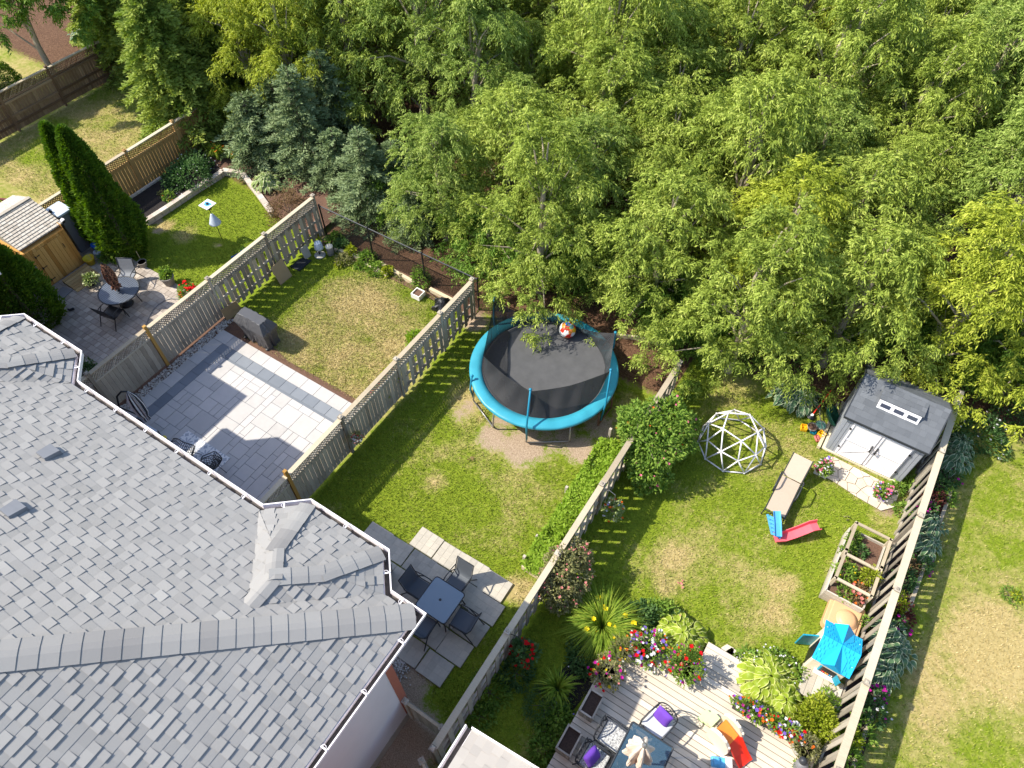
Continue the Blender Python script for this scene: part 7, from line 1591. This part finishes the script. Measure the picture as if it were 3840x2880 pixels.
# ---------------------------------------------------------------- trees
def limb_tree(parent,H,nl,R_,seed,ends):
    r=random.Random(seed); mb=MB(); mb.tube([(0,0,0),(r.uniform(-.1,.1),r.uniform(-.1,.1),H*.35),(r.uniform(-.2,.2),r.uniform(-.2,.2),H*.65),(r.uniform(-.2,.2),r.uniform(-.2,.2),H*.92)],[.16,.12,.08,.02],8)
    for e_ in ends:
        e_=Vector(e_); z0=max(.6,min(e_.z-.3,H*.8)*r.uniform(.55,.9)); b=Vector((0,0,z0)); mid=b.lerp(e_,.55)+Vector((0,0,.25)); mb.tube([b,mid,e_],[.045,.028,.008],6)
    return mb.build('trunk',M['twig'],parent)
def frond_tree(label,mat,H,R_,nb,seed,zlow=.25,group=None,Lf=.125,Wf=.036,tw=13,lp=13,cat='tree',name='leafy_tree',squash=1.0):
    global rng; rng=np.random.default_rng(seed); t=thing(name,label,cat,(0,0,0),0,group)
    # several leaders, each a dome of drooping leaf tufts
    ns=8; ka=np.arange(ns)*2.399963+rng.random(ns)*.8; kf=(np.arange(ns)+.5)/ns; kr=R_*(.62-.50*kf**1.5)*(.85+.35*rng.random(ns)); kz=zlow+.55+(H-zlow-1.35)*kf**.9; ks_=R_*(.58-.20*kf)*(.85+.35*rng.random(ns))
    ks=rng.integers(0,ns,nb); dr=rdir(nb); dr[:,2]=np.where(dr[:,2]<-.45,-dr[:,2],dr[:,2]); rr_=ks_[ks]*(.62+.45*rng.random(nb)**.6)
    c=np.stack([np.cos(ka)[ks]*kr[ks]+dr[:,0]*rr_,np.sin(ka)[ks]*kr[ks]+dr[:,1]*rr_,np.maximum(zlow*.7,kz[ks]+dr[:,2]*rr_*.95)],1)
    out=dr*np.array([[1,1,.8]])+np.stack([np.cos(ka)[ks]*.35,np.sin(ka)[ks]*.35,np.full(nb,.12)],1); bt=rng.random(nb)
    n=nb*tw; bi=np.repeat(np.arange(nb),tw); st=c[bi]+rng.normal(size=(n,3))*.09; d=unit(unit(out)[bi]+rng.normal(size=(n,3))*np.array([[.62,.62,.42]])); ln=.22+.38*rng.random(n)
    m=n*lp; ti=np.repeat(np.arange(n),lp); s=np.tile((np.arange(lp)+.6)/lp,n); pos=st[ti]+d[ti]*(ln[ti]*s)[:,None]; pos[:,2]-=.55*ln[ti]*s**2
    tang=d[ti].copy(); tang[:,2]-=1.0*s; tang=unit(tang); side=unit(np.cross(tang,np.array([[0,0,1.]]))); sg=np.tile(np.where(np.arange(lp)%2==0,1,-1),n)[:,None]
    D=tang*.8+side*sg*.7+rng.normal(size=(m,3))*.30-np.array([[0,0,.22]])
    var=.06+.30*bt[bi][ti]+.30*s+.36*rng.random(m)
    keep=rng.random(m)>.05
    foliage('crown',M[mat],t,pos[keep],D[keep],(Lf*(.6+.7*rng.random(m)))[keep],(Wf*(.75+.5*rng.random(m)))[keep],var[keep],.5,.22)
    ends=[c[k] for k in range(0,nb,11)]; limb_tree(t,H,0,R_,seed,ends); return t
def conifer(label,mat,H,R_,seed,levels=16,group=None,name='spruce_tree',Lf=.15,Wf=.05,droop=.25,nper=11,tw=13,zlow=.25):
    global rng; rng=np.random.default_rng(seed); t=thing(name,label,'tree',(0,0,0),0,group); Cs=[];Ds=[];Ks=[]; mb=MB(); mb.tube([(0,0,0),(0,0,H*.6),(0,0,H*.97)],[.13,.08,.012],7)
    for l in range(levels):
        f=l/levels; z=zlow+(H-zlow)*f**.92; rr=R_*(1-f)**.8*(.9+.2*rng.random())+.12; nb=max(4,int(nper*(1-.5*f)))
        for b in range(nb):
            a=2*math.pi*(b+rng.random()*.7)/nb+l*.9; L=rr*(.72+.4*rng.random()); up=.25*f; d=np.array([math.cos(a),math.sin(a),0]); sd_=np.array([-d[1],d[0],0]); tone=rng.random()*.35
            if L>.5: mb.tube([(0,0,z),tuple(d*L*.6+np.array([0,0,z+.05-droop*L*.2]))],[.022,.008],5)
            n=max(4,int(tw*L/.8))
            for k in range(n):
                s=(k+.6)/n; p=d*L*s+np.array([0,0,z+up*L*s-droop*L*s*s+.10*L*s**3]); wl=(1-s*.75)*L*.36
                for sg in (-1,1):
                    q=3
                    for j in range(q):
                        e=(j+.3)/q; pp=p+(sd_*sg*.8+d*.55)*wl*e-np.array([0,0,.10*wl*e]); Cs.append(pp); Ds.append(sd_*sg*(.7)+d*.7+rng.normal(size=3)*.25+np.array([0,0,.12])); Ks.append(.15+tone+.25*s+.15*e+.2*rng.random())
                Cs.append(p); Ds.append(d+rng.normal(size=3)*.15); Ks.append(.3+tone+.3*s)
    Cs,Ds,Ks=np.array(Cs),np.array(Ds),np.array(Ks); m=len(Cs)
    foliage('crown',M[mat],t,Cs,Ds,Lf*(.75+.6*rng.random(m)),Wf*(.8+.4*rng.random(m)),Ks,.45,.08); mb.build('trunk',M['bark'],t); return t
GF='leafy trees of the woodland behind the gardens'
LBW={'a':'yellow green leafy tree deep in the dense woodland','b':'fresh green leafy tree deep in the dense woodland','c':'golden green leafy tree deep in the dense woodland'}
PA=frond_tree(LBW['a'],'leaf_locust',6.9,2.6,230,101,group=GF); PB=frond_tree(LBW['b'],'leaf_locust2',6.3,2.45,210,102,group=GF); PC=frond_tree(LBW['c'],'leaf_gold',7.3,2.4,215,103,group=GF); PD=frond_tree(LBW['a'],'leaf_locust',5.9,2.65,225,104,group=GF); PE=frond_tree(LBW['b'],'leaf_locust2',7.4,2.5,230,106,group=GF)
protos={'a':PA,'b':PB,'c':PC,'d':PD,'e':PE}; used={}
def put(kind,u,v,s=1.0,rz=None,label=None,zs=1.0):
    o=protos[kind]; rz=random.uniform(0,6.28) if rz is None else rz
    if kind not in used: used[kind]=1; c=o; c.location=(u,v,0); c.rotation_euler=(0,0,rz); c.scale=(s,s,s*zs); tag(c,label)
    else: c=copy_tree(o,None,(u,v,0),rz,label or LBW[{'d':'a','e':'b'}.get(kind,kind)],scale=(s,s,s*zs))
    return c
random.seed(21)
front=[('b',(1545,905),1.9,.84,'leafy tree reaching over the end of the chain link fence'),('a',(1890,1150),2.3,.95,'leafy tree overhanging the far side of the trampoline'),('d',(2340,1240),2.2,.95,'leafy tree overhanging the corner behind the trampoline'),
       ('a',(2680,1440),1.8,.92,'leafy tree overhanging the lawn behind the climbing dome'),('d',(3060,1425),1.9,.98,'leafy tree overhanging the wheelbarrow corner'),('c',(3440,1490),1.9,.95,'golden leafy tree overhanging the grey resin shed roof'),('c',(3790,1560),2.0,.98,'golden leafy tree at the right edge above the hosta border')]
FP=[]
for k,(px,py),off,s,lb in front:
    q=P(px,py,1.3); FP.append((q.x,q.y+off)); put(k,q.x,q.y+off,s,label=lb)
# undergrowth shrubs along the woodland edge
ug=frond_tree('leafy undergrowth shrub in the shade below the woodland edge','leaf_mid',2.3,1.45,75,111,zlow=.05,group='undergrowth shrubs below the woodland edge',cat='shrub',name='undergrowth_shrub'); first=True
for k_,(px,py) in enumerate(((1490,850),(1720,960),(1800,1060),(2060,1090),(2200,1120),(2420,1230),(2520,1310),(2620,1360),(2790,1350),(2930,1340),(3150,1330),(3300,1400),(3560,1440),(3680,1480),(3830,1470),(3720,1400))):
    q=P(px,py); L=(q.x,q.y+.9,0); sc=random.uniform(.8,1.15)
    if first: ug.location=L; first=False
    else: copy_tree(ug,None,L,random.uniform(0,6),None,scale=(sc,sc,sc))
# spruces and cedars behind the retaining wall and chain link fence
sp2=conifer('spruce behind the cream green hosta and the bronze shrub','leaf_spruce',3.6,1.9,305,levels=13,droop=.4,nper=10,Lf=.17,Wf=.055); q=P(1090,575); sp2.location=(q.x,q.y,0)
c1=conifer('blue green spruce with bare tip standing behind the lattice fence corner','leaf_spruce',4.6,1.75,301); q=P(1175,640); c1.location=(q.x,q.y,0)
SP='low spruces behind the chain link fence'
for (px,py),s,rz,lb in (((1400,800),.82,1.,'low blue green spruce whose branches touch the chain link fence'),((985,600),.86,2.,'low spruce beside the large cream green hosta'),((1560,880),.55,3.,'small spruce in shade behind the chain link fence end'),((1270,560),.95,4.3,'shaded spruce between the bare tipped spruce and the leafy trees'),((1290,700),.74,5.1,'broad low spruce just beyond the chain link fence corner'),((1500,760),.78,2.6,'broad low spruce under the leafy trees at the chain link fence')):
    q=P(px,py); copy_tree(c1 if 'touch' in lb or 'between' in lb else sp2,None,(q.x,q.y,0),rz,lb,scale=(s*1.1,s*1.1,s))
d1=conifer('tall light green cedar whose boughs hide the end of the honey cedar fence','leaf_cedar',7.0,2.35,302,levels=26,name='cedar_tree',Lf=.19,Wf=.075,droop=.45,nper=14); q=P(735,500); d1.location=(q.x,q.y,0)
for (px,py),s,rz,lb in (((545,260),.98,1.,'tall light green cedar beside the end of the grey brown fence'),((640,120),1.0,2.2,'light green cedar behind the far left fence trees'),((850,430),.86,4.,'light green cedar behind the orange lilies'),((450,130),.9,5.,'light green cedar at the inner corner of the far left lawn')):
    q=P(px,py); copy_tree(d1,None,(q.x,q.y,0),rz,lb,scale=(s,s,s))
q=P(1150,500); put('c',q.x,q.y,.95,label='golden leafy tree rising behind the blue green spruce'); q=P(1000,470); put('c',q.x,q.y,.9,label='golden leafy tree behind the light green cedars')
# far left garden trees
fl=frond_tree('broad shady tree overhanging the far left brown bed','leaf_mid',6.4,2.5,120,105,zlow=2.6,Lf=.17,Wf=.06,name='shade_tree'); q=P(60,20,3.9); fl.location=(q.x,q.y,0); copy_tree(fl,None,(q.x-4.0,q.y-3.4,0),1.,'added tree beyond the left edge placed to darken the brown bed',scale=(1.15,1.15,1.0))  # the copy is an added tree, placed only to shade the brown bed
q=P(360,-40,3.4); copy_tree(fl,None,(q.x,q.y,0),2.0,'shady tree with dark trunk beyond the end of the grey brown fence')
# woodland rows
taken=[(o.location.x,o.location.y) for o in bpy.data.objects if o.get('category')=='tree']
row=0; v=15.2
while v<47:
    u=-36+(row%2)*1.5
    while u<24:
        uu=u+random.uniform(-.7,.7); vv=v+random.uniform(-.6,.6); u+=2.95
        ok=True
        for (a,b) in taken:
            if math.hypot(a-uu,b-vv)<2.15: ok=False; break
        # keep clear of the gardens
        lim=15.4 if uu>-17 else 16.2
        if uu<-25: lim=19.2
        if uu<-32: lim=22.5
        near=[y for (x,y) in FP if abs(x-uu)<2.6]
        if near: lim=max(lim,min(near)+1.9)
        if vv<lim: ok=False
        if not ok: continue
        pz=[proj((uu+dx,vv+dy,z)) for dx,dy,z in ((0,0,0),(0,0,7),(2,0,4),(-2,0,4),(0,2,4),(0,-2,4))]
        if all(p[0]<-60 for p in pz) or all(p[0]>3900 for p in pz) or all(p[1]<-40 for p in pz): continue
        if math.hypot(uu-6.3,vv-19.7)<1.5: continue
        k=random.choices('abcde',[.28,.22,.08,.22,.20])[0]
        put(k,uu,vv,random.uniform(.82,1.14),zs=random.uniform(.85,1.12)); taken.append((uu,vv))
    v+=2.75; row+=1
print('trees',len(taken))
